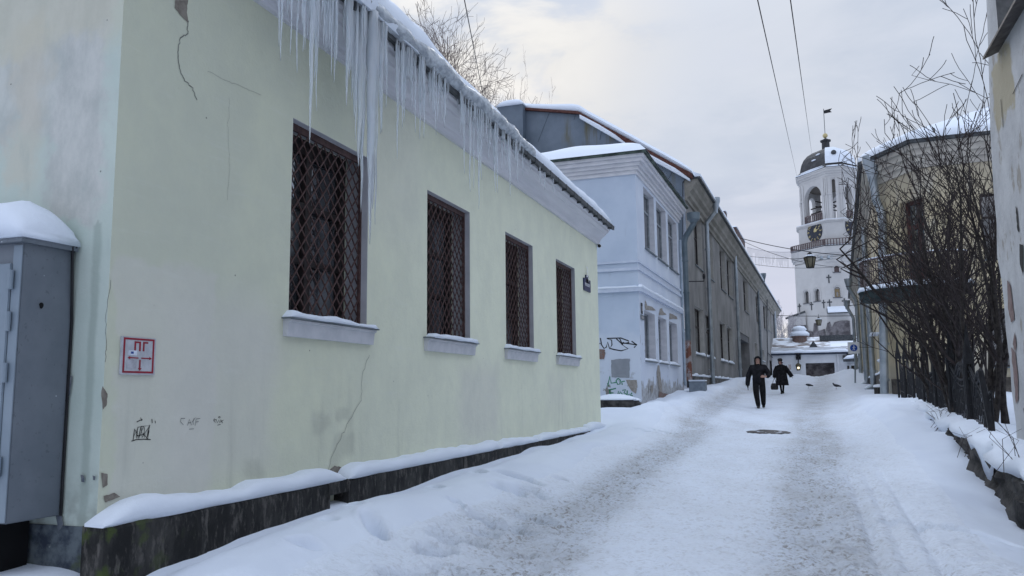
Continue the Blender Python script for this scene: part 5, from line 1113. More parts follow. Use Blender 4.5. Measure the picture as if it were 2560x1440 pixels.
for q in fops: window(yh, FR, q[0], q[1], q[2], q[3], .28, M['frame'], .07, True, .65, .0, dk)
q = sops[-1]; mb = MB(); mb.box(q[0], q[1], -.35, -.28, q[2], q[3], Sx); mb.build('street_door', M['frame'], yh)
outl = [Sx(SL, 0, 0), Sx(0, 0, 0), C(CL, 0, 0), FR(FL, 0, 0)]
def eave(o): return [Sx(SL, o, 0), Sx(-o * .40, o, 0), C(CL + o * .35, o, 0), FR(FL, o, 0), FR(FL, -3, 0), Sx(SL, -3, 0)]
mb = MB()
for o, a, b in ((.06, ZE - .75, ZE - .55), (.14, ZE - .548, ZE - .36), (.24, ZE - .358, ZE - .16), (.36, ZE - .158, ZE)): mb.slab([(p.x, p.y) for p in eave(o)], a, b)
mb.build('cornice', mat('tan_cornice', (.40, .37, .33), (.52, .49, .43), scale=2), yh)
mb = MB(); mb.slab([(p.x, p.y) for p in eave(.50)], ZE + .002, ZE + .10); mb.build('eave_edge', M['gutter'], yh)
hip = Vector((8.0, 36.5, ZE + 3.3)); hip2 = Vector((10, 75, ZE + 3.3)); e5 = [p + Vector((0, 0, ZE + .105)) for p in (Sx(SL, .52, 0), Sx(-.2, .52, 0), C(CL + .2, .52, 0), FR(FL, .52, 0))]
mb = MB(); rings = []
def lerp(a, b, f): return a + (b - a) * f
line = [lerp(e5[0], e5[1], k / 14) for k in range(14)] + [lerp(e5[1], e5[2], k / 6) for k in range(6)] + [lerp(e5[2], e5[3], k / 14) for k in range(15)]
ridge = [lerp(hip2, hip, k / 14) for k in range(14)] + [hip] * 6 + [lerp(hip, hip + Vector((6, 0, 0)), k / 14) for k in range(15)]
for k, (a, b) in enumerate(zip(line, ridge)):
    th = .26 * (1 + .35 * fn(a.x * .7, a.y * .7, 2)); rings.append([a, a + Vector((0, 0, th * .55)), lerp(a, b, .04) + Vector((0, 0, th)), lerp(a, b, .35) + Vector((0, 0, th + .1 * fn(k * .4, 1, 1))), lerp(a, b, .7) + Vector((0, 0, th)), b + Vector((0, 0, th))])
mb.loft(rings, cap=False, closed=False); mb.build('roof_snow', M['snow'], yh, smooth=True, angle=70)
# balcony door with transom
mb = MB(); a, b = du; mb.box(a, a + .12, -.33, -.22, dz[0], dz[1], C); mb.box(b - .12, b, -.33, -.22, dz[0], dz[1], C); mb.box((a + b) / 2 - .07, (a + b) / 2 + .07, -.33, -.22, dz[0], dz[1], C); mb.box(a + .12, b - .12, -.32, -.22, dz[1] - .12, dz[1], C); mb.box(a + .12, b - .12, -.32, -.20, dz[1] - .95, dz[1] - .8, C); mb.box(a + .12, b - .12, -.31, -.25, dz[0], dz[0] + .8, C)
M['maroon'] = mat('maroon_wood', (.055, .022, .02), (.10, .045, .04), scale=6, stretch=(6, 6, 1)); bd = mb.build('balcony_door', M['maroon'], yh)
mb = MB(); mb.box(a, b, -.36, -.29, dz[0], dz[1], C); mb.build('pane', glass_dark('balcony_glass', (.03, .045, .05), (.16, .20, .22), 1.5), bd)
# curved balcony
mid = at(2278, 730, 29.2); ang0 = math.atan2(C.U.y, C.U.x) * .55; U2 = Vector((math.cos(ang0), math.sin(ang0), 0)); N2 = Vector((U2.y, -U2.x, 0)); BC = Vector((mid.x, mid.y, 0)) + N2 * -.25
def bpt(a, r, z): return BC + U2 * (1.78 * r * math.cos(a)) + N2 * (1.25 * r * math.sin(a)) + Vector((0, 0, z))
zs0 = at(2156, 752, 29.0).z; zs1 = zs0 + .34; aa = [-.18 + (math.pi + .36) * k / 28 for k in range(29)]
bal = newobj('balcony', None, yh)
mb = MB(); mb.loft([[bpt(a, r, z) for a in aa] for r, z in ((.80, zs0), (.97, zs0 + .03), (1.0, zs0 + .12), (1.0, zs1 - .06), (1.03, zs1 - .04), (1.03, zs1), (.5, zs1), (.2, zs1 - .1))]); mb.build('slab', mat('dark_green_slab', (.012, .022, .024), (.035, .05, .05), scale=4), bal)
mb = MB(); mb.loft([[bpt(a, r * (1 + .02 * fn(a * 3, r, 1)), zs1 + h * (1 + .4 * fn(a * 2, r * 3, 4))) for a in aa] for r, h in ((1.03, .002), (1.045, .05), (1.0, .15), (.9, .20), (.5, .22), (.2, .22), (.2, 0))]); mb.build('balcony_snow', M['snow'], bal, smooth=True)
mb = MB(); mb.tube([bpt(a, .97, zs1 + 1.0) for a in aa], .03, 6); mb.tube([bpt(a, .97, zs1 + .62) for a in aa], .018, 6); mb.tube([bpt(a, .97, zs1 + .18) for a in aa], .02, 6)
for k in range(58): a = aa[0] + (aa[-1] - aa[0]) * k / 57; mb.tube([bpt(a, .97, zs1 + .1), bpt(a, .97, zs1 + 1.0)], .014, 5)
mb.build('railing', M['rail'], bal)
mb = MB(); mb.tube([bpt(a, .97, zs1 + 1.04) for a in aa], .025, 6); mb.build('rail_snow', M['snow'], bal)
# plinth, ledges and drainpipes along the street
mb = MB(); mb.box(1.2, SL, 0, .10, -2, .55, Sx); mb.box(.3, CL, 0, .08, -2, .30, C); mb.box(0, FL, 0, .08, -2, .3, FR); mb.build('plinth', mat('brown_plinth', (.06, .052, .045), (.13, .115, .10), scale=3, bump=.5), yh)
mb = MB(); snowstrip(mb, Sx, 1.3, 20, .12, .0, .55, .06, 3, .2, wob=1.0); mb.box(3.9, 5.7, 0, .3, 2.1, 2.16, Sx); mb.build('ledge_snow', M['snow'], yh)
def rpipe(px, ptop, pbot, r, zf=None, elbow=True):
    r_ = ray(px, 800); u = None
    p = onplane(px, 800, Sx.O, Sx.N); u = (p - Sx.O).dot(Sx.U); o = .20
    zb = Sx.uz(px, pbot, o)[1]; zt = ZE - .3 if zf is None else zf
    pts = [Sx(u, .62, zt + .1), Sx(u, .6, zt - .15), Sx(u, o, zt - 1.0), Sx(u, o, zt - 1.4), Sx(u, o, zb + .35), Sx(u, o + .02, zb + .15), Sx(u - .05, o + .32, zb)]
    mb = MB(); mb.tube(pts, r, 10); mb.lathe([(r, -.25), (r * 1.2, -.1), (r * 2.0, .35), (r * 2.1, .5), (r * 1.7, .5)], Sx(u, .62, zt), 10)
    for k in range(4): z = zb + .8 + k * (zt - 2.4 - zb) / 4; mb.tube([Sx(u, o, z - .05), Sx(u, o, z + .05)], r * 1.22, 10); mb.box(u - .02, u + .02, -.02, o, z - .02, z + .02, Sx)
    mb.build('drainpipe', M['galv'], yh, smooth=True, angle=50)
def wpipe(px, pbot, r, ztop):
    p = onplane(px, 800, Sx.O, Sx.N); u = (p - Sx.O).dot(Sx.U); o = .20; zb = Sx.uz(px, pbot, o)[1]; mb = MB()
    mb.tube([Sx(u, o, ztop), Sx(u, o, zb + .35), Sx(u, o + .02, zb + .15), Sx(u - .05, o + .32, zb)], r, 10)
    for k in range(4): z = zb + .8 + k * (ztop - 1 - zb) / 4; mb.tube([Sx(u, o, z - .05), Sx(u, o, z + .05)], r * 1.22, 10); mb.box(u - .02, u + .02, -.02, o, z - .02, z + .02, Sx)
    mb.build('drainpipe', M['galv'], yh, smooth=True, angle=50)
wpipe(2186, 975, .12, ZE - .8); wpipe(2168, 965, .14, ZE - .8); rpipe(2152, 950, 950, .13, 6.9); rpipe(2140, 945, 945, .13, 6.9)
# the near pipe stands at the rounded corner
u = .15; zb = at(2214, 1000, 30.2).z; o = .28; tp = at(2178, 398, 30.3)
def cp(px, py, y=30.1): return at(px, py, y)
mb = MB(); mb.tube([cp(2178, 400), cp(2181, 440), cp(2190, 500), cp(2203, 530), cp(2206, 560), cp(2207, 700), cp(2209, 850), cp(2211, 968), cp(2211, 985), cp(2205, 1000), cp(2200, 1010, 29.8)], .135, 12)
mb.lathe([(.14, -.75), (.16, -.6), (.30, -.1), (.31, .12), (.25, .12)], cp(2178, 400), 12)
for yy in (620, 760, 860, 950): p = cp(2207 + (yy - 560) * .01, yy); mb.tube([p - Vector((0, 0, .04)), p + Vector((0, 0, .04))], .165, 12)
mb.build('drainpipe', M['galv'], yh, smooth=True, angle=50)
mb = MB(); mb.box(.9, 1.5, .0, .40, -.6, .05, Sx); mb.build('doorstep', M['plinth'], yh)
mb = MB(); snowstrip(mb, Sx, .88, 1.52, .42, 0, .05, .10, 3, .1); mb.box(.6, 1.3, .0, .22, .92, .96, Sx); snowstrip(mb, Sx, .6, 1.3, .24, 0, .96, .06, 8, .1); mb.build('step_snow', M['snow'], yh, smooth=True, angle=60)

# ------------------------------------------------------------------ near white building on the right edge
WXR = 2.47; wq = lambda px, py: onx(px, py, WXR)
ycor = wq(2526, 800).y
nh = thing('white_building', (WXR, ycor, -.9), 'weathered white building edge with flaking plaster at right of the street', 'building')
t = NT('flaking_white'); x, y, z = t.xyz(); c = t.mix(t.ss(t.noise(1.5, 6, .68), .3, .7), (.40, .40, .405), (.56, .56, .56)); c = t.mix(t.math('MULTIPLY', t.ss(t.noise(2.6, 6, .7, (1, 1, .5)), .56, .62), .8), c, (.30, .27, .23)); c = t.mix(t.math('MULTIPLY', t.ss(t.noise(12, 5, .7), .62, .7), .5), c, (.16, .15, .14))
c = t.mix(t.math('MULTIPLY', t.box(t.math('ADD', y, t.math('MULTIPLY', t.math('SUBTRACT', t.noise(4, 4), .5), .4)), t.math('ADD', z, t.math('MULTIPLY', t.math('SUBTRACT', t.noise(5, 5), .5), .6)), -1.1, -.12, 4.05, 4.85, .05), .9), c, (.40, .35, .245))
M['flake'] = t.fin(c, .92, 0, t.bump(t.noise(5, 6, .7), .7, .03, t.bump(t.noise(30, 4), .3, .008)), .2)
wy = [wq(px, py) for px, py in ((2492, 60), (2548, 20), (2487, 163), (2547, 47))]
wu0, wu1 = wq(2547, 60).y, wq(2496, 120).y; wz0 = wq(2500, 140).z
NW = Fr(WXR, 2.0, 0, 1, -1)
edge = [(2466, 0), (2469, 80), (2473, 200), (2476, 330), (2483, 470), (2492, 560), (2493, 640), (2504, 700), (2510, 760), (2516, 830), (2524, 900), (2530, 980), (2540, 1060), (2543, 1130), (2546, 1180)]
mb = MB(); ed = [wq(px + 2.2 * fn(i * 1.7, 2, 2), py) for i, (px, py) in enumerate(edge)]; ed = [Vector((WXR, e.y, e.z)) for e in ed]; top = Vector((WXR, ed[0].y, 9)); ed = [top] + ed + [Vector((WXR, ed[-1].y, -1.8))]
ow0, ow1, oz0, oz1 = wq(2560, 60).y - .9, wq(2498, 100).y, wq(2499, 118).z, 6.6
for a, b in zip(ed[:-1], ed[1:]):
    yl = ow1 if b.z >= oz0 else 2.0
    if b.z < oz0 < a.z:
        f = (a.z - oz0) / (a.z - b.z); m_ = a + (b - a) * f; mb.quad((WXR, ow1, a.z), a, m_, (WXR, ow1, oz0)); a = m_; yl = 2.0
    mb.quad((WXR, yl, a.z), a, b, (WXR, yl, b.z))
mb.quad((WXR, 2, oz0), (WXR, ow0, oz0), (WXR, ow0, 9), (WXR, 2, 9)); mb.quad((WXR, ow0, oz1), (WXR, ow1, oz1), (WXR, ow1, 9), (WXR, ow0, 9))
for a, b in zip(ed[:-1], ed[1:]): mb.quad(a, (WXR + .12, a.y + .0, a.z), (WXR + .12, b.y, b.z), b); mb.quad((WXR + .12, a.y, a.z), (8, a.y, a.z), (8, b.y, b.z), (WXR + .12, b.y, b.z))
mb.build('wall', M['flake'], nh)
mb = MB(); 
for a, b in (((ow0, oz0), (ow0, oz1)), ((ow1, oz0), (ow1, oz1)), ((ow0, oz1), (ow1, oz1))): mb.quad((WXR, a[0], a[1]), (WXR + .35, a[0], a[1]), (WXR + .35, b[0], b[1]), (WXR, b[0], b[1]))
mb.build('reveal', mat('grey_reveal', (.13, .135, .135), (.22, .22, .22), scale=4), nh)
mb = MB(); mb.box(WXR + .30, WXR + .36, ow0, ow1, oz0, oz1); w = mb.build('window', M['frame'], nh); mb = MB(); mb.box(WXR + .28, WXR + .297, ow0 + .1, ow1 - .1, oz0 + .1, oz1 - .1); mb.build('pane', M['glass'], w)
mb = MB(); mb.add([(WXR + .3, ow0 - .08, oz0 + .10), (WXR + .3, ow1 + .06, oz0 + .10), (WXR - .17, ow1 + .10, oz0 - .07), (WXR - .17, ow0 - .1, oz0 - .07), (WXR + .3, ow0 - .08, oz0 + .085), (WXR + .3, ow1 + .06, oz0 + .085), (WXR - .17, ow1 + .10, oz0 - .10), (WXR - .17, ow0 - .1, oz0 - .10)], [(0, 1, 2, 3), (7, 6, 5, 4), (0, 4, 5, 1), (1, 5, 6, 2), (2, 6, 7, 3), (3, 7, 4, 0)]); mb.build('sill', mat('rusty_sill_metal', (.05, .045, .042), (.11, .10, .095), scale=7, rough=.6), nh)
mb = MB(); wp2 = lambda px, py: wq(px, py) + Vector((-.006, 0, 0))
for pl in ([(2520, 700), (2528, 712), (2534, 760), (2538, 800), (2530, 806), (2522, 770)], [(2530, 868), (2540, 880), (2546, 930), (2548, 1000), (2542, 1010), (2536, 940)], [(2534, 860), (2538, 830), (2543, 860), (2541, 880)]): blob(mb, pl, wp2, (-1, 0, 0), .004)
mb.build('exposed_brick', mat('pinkish_brick', (.17, .115, .105), (.25, .185, .17), scale=8, bump=.8, bscale=18), nh)
M['hole'] = mat('dark_hole', (.03, .03, .028))
for pl in ([(2541, 515), (2544, 520), (2549, 570), (2550, 585), (2546, 575), (2543, 545)], [(2551, 610), (2560, 612), (2560, 690), (2552, 660)]): mb = MB(); blob(mb, pl, wp2, (-1, 0, 0), .004); mb.build('bare_patch', M['hole'], nh)
for pl, w in ((((2504, 248), (2507, 290), (2510, 318)), .02), (((2534, 235), (2545, 212), (2558, 185)), .015)): mb = MB(); mb.ribbon([wp2(*q) for q in pl], w, (-1, 0, 0)); mb.build('crack', M['hole'], nh)

# ------------------------------------------------------------------ rubble wall, fence, shrubs
rw = thing('rubble_wall', (WALLX(10), 10, -1.2), 'low dark rubble retaining wall with thick snow cap beneath iron fence', 'wall')
mb = MB(); rings = []; capr = []
for k in range(170):
    y = 4.0 + 19. * k / 169; x = WALLX(y); zt = float(np.interp(y, [4, 8, 9.7, 11, 13, 16, 20, 24], [-1.05, -.95, -.88, -.81, -.72, -.62, -.48, -.34])) + .05 * fn(y * 2.1, 1, 1)
    if 7.6 < y < 8.3: zt -= .10
    j = lambda s: .20 * fn(y * 1.5, s * 1.7, 4) + .12 * fn(y * 4.2, s * 2.3, 8)
    rings.append([Vector((x + j(0) + .06, y, -2.1)), Vector((x + j(1), y, -1.45)), Vector((x + j(2) - .02, y, -1.28)), Vector((x + j(5), y, -1.12)), Vector((x + j(6), y, zt - .24)), Vector((x + j(3), y, zt - .10)), Vector((x + j(4) + .03, y, zt)), Vector((x + .45, y, zt + .02)), Vector((x + .45, y, -2.1))])
    hg = .085 + .20 * fn(y * 1.1, 7, 7); th = .16 + .08 * fn(y * 1.3, 3, 2) + .06 * fn(y * 3.7, 2, 2); g = gz(x + .65, y)
    capr.append([Vector((x + .02, y, zt + .0)), Vector((x - hg * .6, y, zt - .02 - .6 * max(0, fn(y * 1.25, 9, 1)))), Vector((x - hg, y, zt + th * .35)), Vector((x - hg * .2, y, zt + th * .8)), Vector((x + .16, y, zt + th)), Vector((x + .40, y, max(zt + th * .95, g + .02))), Vector((x + .9, y, g - .03)), Vector((x + .9, y, g - .3))])
mb.loft(rings); mb.build('stonework', M['rub'], rw, smooth=True, angle=35)
mb = MB(); mb.loft(capr); mb.build('snow_cap', M['snow'], rw, smooth=True)
FX = lambda y: np.interp(y, [12.5, 27.2], [2.44, 2.84])
fc = thing('iron_fence', (2.44, 12.6, -.8), 'battered black iron fence with spiked posts on snowy wall', 'fence')
fz = lambda y: float(np.interp(y, [12.5, 27.2], [-.76, -.17]))
posts = [12.6, 14.4, 16.3, 18.3, 20.4, 22.6, 24.9, 27.0]
for i, y in enumerate(posts):
    x, z = float(FX(y)), fz(y); mb = MB(); ln = Vector((-.10 if i == 0 else .03 * fn(i * 3.1, 1, 1), .12 if i == 0 else 0, 0)); h = 1.15 if i else .98
    p0 = Vector((x, y, z - .3)); p1 = Vector((x, y, z)) + ln * .0; p2 = Vector((x, y, z + h)) + ln; w = .055
    for (a, b) in ((-.05, -.05), (.05, -.05), (-.05, .05), (.05, .05)) if 0 < i else ((0, 0),): mb.tube([p0 + Vector((a, b, 0)), p2 + Vector((a, b, 0)), p2 + Vector((a * .2, b * .2, .34 if i else .05))], [.028 if i else .045, .026 if i else .04, .003], 6)
    if i: mb.box(x - .075, x + .075, y - .075, y + .075, z + h - .10, z + h - .02); mb.box(x - .075, x + .075, y - .075, y + .075, z + .35, z + .42); mb.lathe([(.07, h - .02), (.045, h + .12), (.028, h + .35), (.004, h + .52)], (x + ln.x, y, z), 6)
    mb.build('post', M['black'], fc)
for i in range(len(posts) - 1):
    ya, yb_ = posts[i] + .07, posts[i + 1] - .07; n = int((yb_ - ya) / .125); mb = MB(); sag = [.30, .06, .04, .02, 0, 0, 0][i]
    def fp(y, h): f = (y - ya) / (yb_ - ya); return Vector((float(FX(y)) + .04 * math.sin(f * 3.1 + i) * (.6 if i < 3 else .3), y, fz(y) + h - sag * (1 - f) * (h > .5)))
    mb.tube([fp(ya + (yb_ - ya) * k / 10, .10) for k in range(11)], .016, 5)
    # upper rails rise in a bow towards each post
    mb.tube([fp(ya + (yb_ - ya) * k / 14, .80 + .20 * abs(2 * k / 14 - 1) ** 1.5) for k in range(15)], .020, 5); mb.tube([fp(ya + (yb_ - ya) * k / 14, .70 + .20 * abs(2 * k / 14 - 1) ** 1.5) for k in range(15)], .014, 5)
    for k in range(n + 1): y = ya + (yb_ - ya) * k / n; f = k / n; mb.tube([fp(y, -.2), fp(y, .79 + .20 * abs(2 * f - 1) ** 1.5)], .0105, 5)
    for k in range(3):
        yc = ya + (yb_ - ya) * (k + .5) / 3; mb.tube([fp(yc + .16 * math.cos(a), .52 + .14 * math.sin(a)) for a in [2 * math.pi * j / 12 for j in range(13)]], .011, 5)
    if i in (0, 1):
        for dy, hh in ((.0, 1.0), (.12, 1.08)): mb.tube([fp(min(yb_, ya + .3 + dy + 1.1 * j / 10), .62 + (hh - .62) * math.sin(math.pi * min(1, j / 9)) ** .7) for j in range(10)], .026, 6)
    mb.build('panel', M['black'], fc)
mb = MB()
for i in (2, 3, 4, 5): y = posts[i]; mb.ball((float(FX(y)), y, fz(y) + 1.2), .05, 8, 6, (1, 1, .6))
mb.build('rail_snow', M['snow'], fc, smooth=True)
p = at(2520, 1113, 11.2); s = thing('iron_rail', p, 'short broken iron rail sticking from snow below the white building', 'rail'); mb = MB(); mb.tube([p + Vector((-.14, .1, -.0)), p + Vector((.12, -.1, .01))], .020, 6); mb.build('bar', M['black'], s); mb = MB(); mb.tube([p + Vector((.10, -.08, 0)), p + Vector((.12, -.1, -.35))], .022, 6); mb.build('post', M['black'], s)
M['bark'] = mat('dark_bark', (.018, .015, .014), (.05, .042, .038), scale=14, rough=.9, bump=.3)
M['twig'] = mat('dark_twig', (.022, .017, .017), (.05, .038, .036), scale=9, rough=.9, bump=0)
XMIN = -1e9
def branch(mbs, r, p, d, L, rad, lvl, up=.15, spread=.6, kids=(5, 4, 3), seg=6, minr=.0022, curl=.16):
    mb = mbs[0] if lvl == 0 else mbs[1]; pts = [Vector(p)]; q = Vector(p); d = Vector(d).normalized(); dirs = []
    for k in range(seg):
        d = (d + Vector((r.gauss(0, curl), r.gauss(0, curl), r.gauss(0, curl * .7) + up * .22))).normalized(); q = q + d * (L / seg)
        if lvl and q.x < p[0] - .9: d.x = abs(d.x) * .4
        if q.x < XMIN: d.x = abs(d.x) + .25
        pts.append(q.copy()); dirs.append(d.copy())
    n = len(pts) - 1; mb.tube(pts, [max(minr, rad * (1 - .80 * k / n)) for k in range(n + 1)], 6 if lvl == 0 else 4 if lvl == 1 else 3, cap=lvl == 0)
    if lvl >= len(kids): return
    for j in range(kids[lvl]):
        f = r.uniform(.22, .98); k = min(n - 1, int(f * n)); b = pts[k].lerp(pts[k + 1], f * n - k)
        o = dirs[k].orthogonal(); o.rotate(Matrix.Rotation(r.uniform(0, 6.28), 3, dirs[k])); dd = (dirs[k] * 1.0 + o * spread * r.uniform(.6, 1.3)).normalized()
        branch(mbs, r, b, dd, L * r.uniform(.32, .55), max(minr, rad * (1 - .75 * f) * .62), lvl + 1, up, spread, kids, max(4, seg - 1), minr, curl)
def shrub(px, py, y, lab, seed, stems, H, lean, fan, kids=(6, 4, 2), r0=.035):
    global XMIN
    p = at(px, py, y); XMIN = max(.095 * y - .95, p.x - 1.9); r = random.Random(seed); o = thing('bare_shrub', p, lab, 'shrub', 'bare shrubs behind the iron fence'); mbs = (MB(), MB())
    for k in range(stems):
        a = r.uniform(0, 6.28); d = Vector((lean[0] + fan * math.cos(a) * r.uniform(.2, 1), lean[1] + .7 * fan * math.sin(a), 1)); b = p + Vector((r.uniform(-.35, .35), r.uniform(-.5, .5), -.3))
        branch(mbs, r, b, d, H * r.uniform(.7, 1.08), r0 * r.uniform(.55, 1.25), 0, .14, .52, kids, 9, .0055, .10)
    mbs[0].build('stems', M['bark'], o, smooth=True); mbs[1].build('twigs', M['twig'], o)
shrub(2475, 1050, 15.0, 'nearest bare shrub, tall dark stems rising beside the white building', 3, 7, 5.0, (.04, .05), .17, (7, 4, 2), .05)
shrub(2430, 1030, 16.6, 'bare shrub with thick black stems fanning above the bowed fence rails', 5, 9, 4.3, (-.03, .0), .30, (7, 4, 2), r0=.058)
shrub(2470, 1020, 18.2, 'bare shrub with crossing stems hiding the yellow house front', 8, 7, 4.5, (-.0, .1), .26, (7, 4, 2), .05)
shrub(2370, 1010, 19.6, 'bare shrub leaning out over the street towards the clock tower', 17, 8, 3.6, (-.06, -.03), .26, (6, 4, 2), .05)
shrub(2420, 1000, 22.0, 'farthest bare shrub spreading below the balcony of the yellow house', 13, 6, 4.0, (-.05, .05), .34, (6, 4, 2), .055)
def weed(px, py, y, n, seed, h):
    p = at(px, py, y); r = random.Random(seed); o = thing('dry_weed', p, {1: 'thin dry weed stalks poking from the snow cap near fence', 2: 'few dry stalks rising at the rubble wall edge', 3: 'dry twiggy weed at the near end of rubble wall'}[seed], 'weed'); mb = MB()
    for k in range(n): mb.tube([p + Vector((r.uniform(-.2, .2), r.uniform(-.5, .5), -.1)), p + Vector((r.uniform(-.25, .2), r.uniform(-.4, .4), h * .5)), p + Vector((r.uniform(-.4, .25), r.uniform(-.4, .4), h * r.uniform(.7, 1.1)))], [.004, .003, .002], 4)
    mb.build('stalks', M['twig'], o)
weed(2360, 1062, 16, 12, 1, .42); weed(2430, 1125, 12.6, 5, 2, .3); weed(2540, 1175, 9.9, 9, 3, .62)

XMIN = -1e9
# ------------------------------------------------------------------ winter trees
M['treebark'] = mat('winter_bark', (.045, .035, .035), (.10, .08, .078), scale=9, rough=.9); M['frost'] = mat('frosted_twigs', (.30, .28, .29), (.46, .44, .45), scale=5, rough=.9, bump=0); M['twigbrown'] = mat('brown_twigs', (.085, .062, .055), (.16, .125, .115), scale=6, bump=0)
def tree(px, ptop, y, zb, lab, seed, tr, kids, tw, spread=.6, up=.2, r0=.2, minr=.010, n=1, width=150):
    top = at(px, ptop, y); p = Vector((top.x, y, zb)); H = top.z - zb; r = random.Random(seed); o = thing('bare_tree', p, lab, 'tree', 'bare winter trees'); mbs = (MB(), MB())
    trunk = MB(); pts = [p + Vector((.15 * math.sin(k * 1.3 + seed), .1 * k % .3, H * .55 * k / 6)) for k in range(7)]; trunk.tube(pts, [r0 * (1 - .07 * k) for k in range(7)], 8); trunk.build('trunk', tr, o, smooth=True)
    for k in range(n): a = 6.28 * k / n + r.uniform(-.3, .3); sp = r.uniform(.2, .75); branch(mbs, r, pts[3 + k % 4], (sp * math.cos(a), sp * math.sin(a), 1), H * r.uniform(.42, .56), r0 * .5, 0, up, spread, kids, 8, minr, .13)
    mbs[0].v += mbs[1].v and []; cr = MB(); cr.add(mbs[0].v, mbs[0].f); cr.add(mbs[1].v, mbs[1].f)
    va = np.array(cr.v); zlo = zb + H * .28; q_ = np.percentile(va[:, 2], 97); kz = (top.z - zlo) / (q_ - zlo); wx = np.percentile(va[:, 0], 99) - np.percentile(va[:, 0], 1); kx = min(1, width * y / F / wx)
    va[:, 2] = zlo + (va[:, 2] - zlo) * kz; va[:, 0] = p.x + (va[:, 0] - p.x) * kx; va[:, 1] = p.y + (va[:, 1] - p.y) * kx; cr.v = [tuple(q) for q in va]
    cr.build('crown', tw, o)
tree(1110, 95, 38, -1, 'bushy bare tree with fine brown twigs rising behind the green roof', 2, M['treebark'], (7, 6, 4), M['twigbrown'], .75, .14, .22, .011, 12, 330)
tree(1190, 165, 42, -1, 'second bare tree showing lower behind the green roof, right of the bushy one', 4, M['treebark'], (7, 6, 4), M['twigbrown'], .75, .12, .2, .012, 9, 240)
tree(1040, 45, 36, -1, 'slim bare tree with upright top left of the bushy tree behind green roof', 6, M['treebark'], (6, 5, 4), M['twigbrown'], .55, .3, .18, .010, 6, 130)
tree(1310, 236, 62, 0, 'distant bare tree whose tip shows above the metal chimney', 9, M['treebark'], (6, 5, 4), M['twigbrown'], .7, .1, .2, .016, 6, 130)
tree(1962, 762, 125, .5, 'frost-pale slender tree in the gap between grey building and tower', 12, M['frost'], (8, 6, 4), M['frost'], .5, .25, .28, .022, 7, 60)

# ------------------------------------------------------------------ wires and street lanterns
M['wire'] = mat('black_wire', (.02, .02, .022), bump=0)
def wire(name, a, b, sag, r, lab, n=14, cat='cable', extra=None, m=None):
    a, b = Vector(a), Vector(b); mb = MB(); mb.tube([a.lerp(b, k / n) - Vector((0, 0, sag * 4 * (k / n) * (1 - k / n))) for k in range(n + 1)], r, 5)
    if extra: extra(mb, a, b, sag)
    o = mb.build(name, m or M['wire'], None, base=tuple((a + b) / 2)); return tag(o, lab, cat)
def ext(px0, py0, y0, px1, py1, y1):
    a, b = at(px0, py0, y0), at(px1, py1, y1); return a + (a - b) * .45, b
wire('overhead_cable', *ext(1161, 0, 9.0, 1212, 262, 20), .0, .007, 'single dark cable slanting down behind the snowy green roof')
wire('overhead_cable', *ext(1894, 0, 12.0, 1994, 448, 136), .0, .009, 'left cable of the overhead pair running towards the clock tower')
wire('overhead_cable', *ext(1976, 0, 12.0, 2031, 395, 136), .0, .009, 'right cable of the overhead pair running towards the clock tower')
for q in ((1990, 640, 52, 1850, 595, 0, 2170, 640, .25, 'cable spanning the street that carries the near hanging lantern', .022), (0, 0, 60, 1862, 605, 0, 2150, 670, .5, 'thin slack cable crossing below the near lantern cable', .016), (0, 0, 72, 1880, 660, 0, 2150, 660, .35, 'thin cable crossing the street before the tower windows', .016), (0, 0, 62, 1865, 640, 0, 2150, 632, .3, 'thin cable crossing just above the hanging lantern', .014)):
    y = q[2]; wire('cross_cable', at(q[3], q[4], y), at(q[6], q[7], y), q[8], q[10], q[9])
def drops(mb, a, b, sag):
    r = random.Random(3)
    for k in range(46):
        f = k / 45; p = a.lerp(b, f) - Vector((0, 0, sag * 4 * f * (1 - f))); h = r.uniform(.3, 1.3); mb.tube([p, p - Vector((0, 0, h))], .011, 3)
wire('light_garland', at(1868, 618, 66), at(1995, 628, 66), .2, .014, 'pale garland of unlit icicle lights strung across the street', 16, 'garland', drops, mat('pale_wire', (.32, .32, .36), bump=0))
M['lampglass'] = mat('amber_lamp_glass', (.15, .135, .09), (.23, .21, .15), rough=.2, scale=3, bump=0)
def lantern(px, py, y, h, lab, wz):
    c = at(px, py, y); s = thing('street_lantern', c, lab, 'lantern', 'lanterns hung across the street'); k = h / .70
    mb = MB(); mb.lathe([(.20 * k, -.36 * k), (.22 * k, -.33 * k), (.20 * k, -.31 * k)], c, 6); mb.lathe([(.345 * k, .24 * k), (.36 * k, .27 * k), (.33 * k, .30 * k), (.16 * k, .44 * k), (.12 * k, .52 * k), (.02, .60 * k)], c, 6)
    for j in range(6): a = math.pi * j / 3; mb.tube([c + Vector((.20 * k * math.cos(a), .20 * k * math.sin(a), -.33 * k)), c + Vector((.335 * k * math.cos(a), .335 * k * math.sin(a), .26 * k))], .022 * k, 5)
    mb.tube([c + Vector((0, 0, .55 * k)), c + Vector((0, 0, wz))], .02 * k, 5); fr = mb.build('frame', M['black'], s)
    mb = MB(); mb.lathe([(.185 * k, -.32 * k), (.32 * k, .24 * k)], c, 6); mb.build('glass', M['lampglass'], s)
    mb = MB(); mb.lathe([(.30 * k, .315 * k), (.27 * k, .37 * k), (.10 * k, .47 * k)], c, 6); mb.build('snow_cap', M['snow'], s, smooth=True)
lantern(2025, 655, 52, .72, 'near six-sided street lantern hanging on a cable before the tower', .62)
lantern(2047, 806, 84, .62, 'far smaller street lantern hanging before the boulder base of the tower', .8)
wire('cross_cable', at(1944, 789, 84), at(2150, 789, 84), .05, .03, 'cable spanning the street that carries the far lantern')
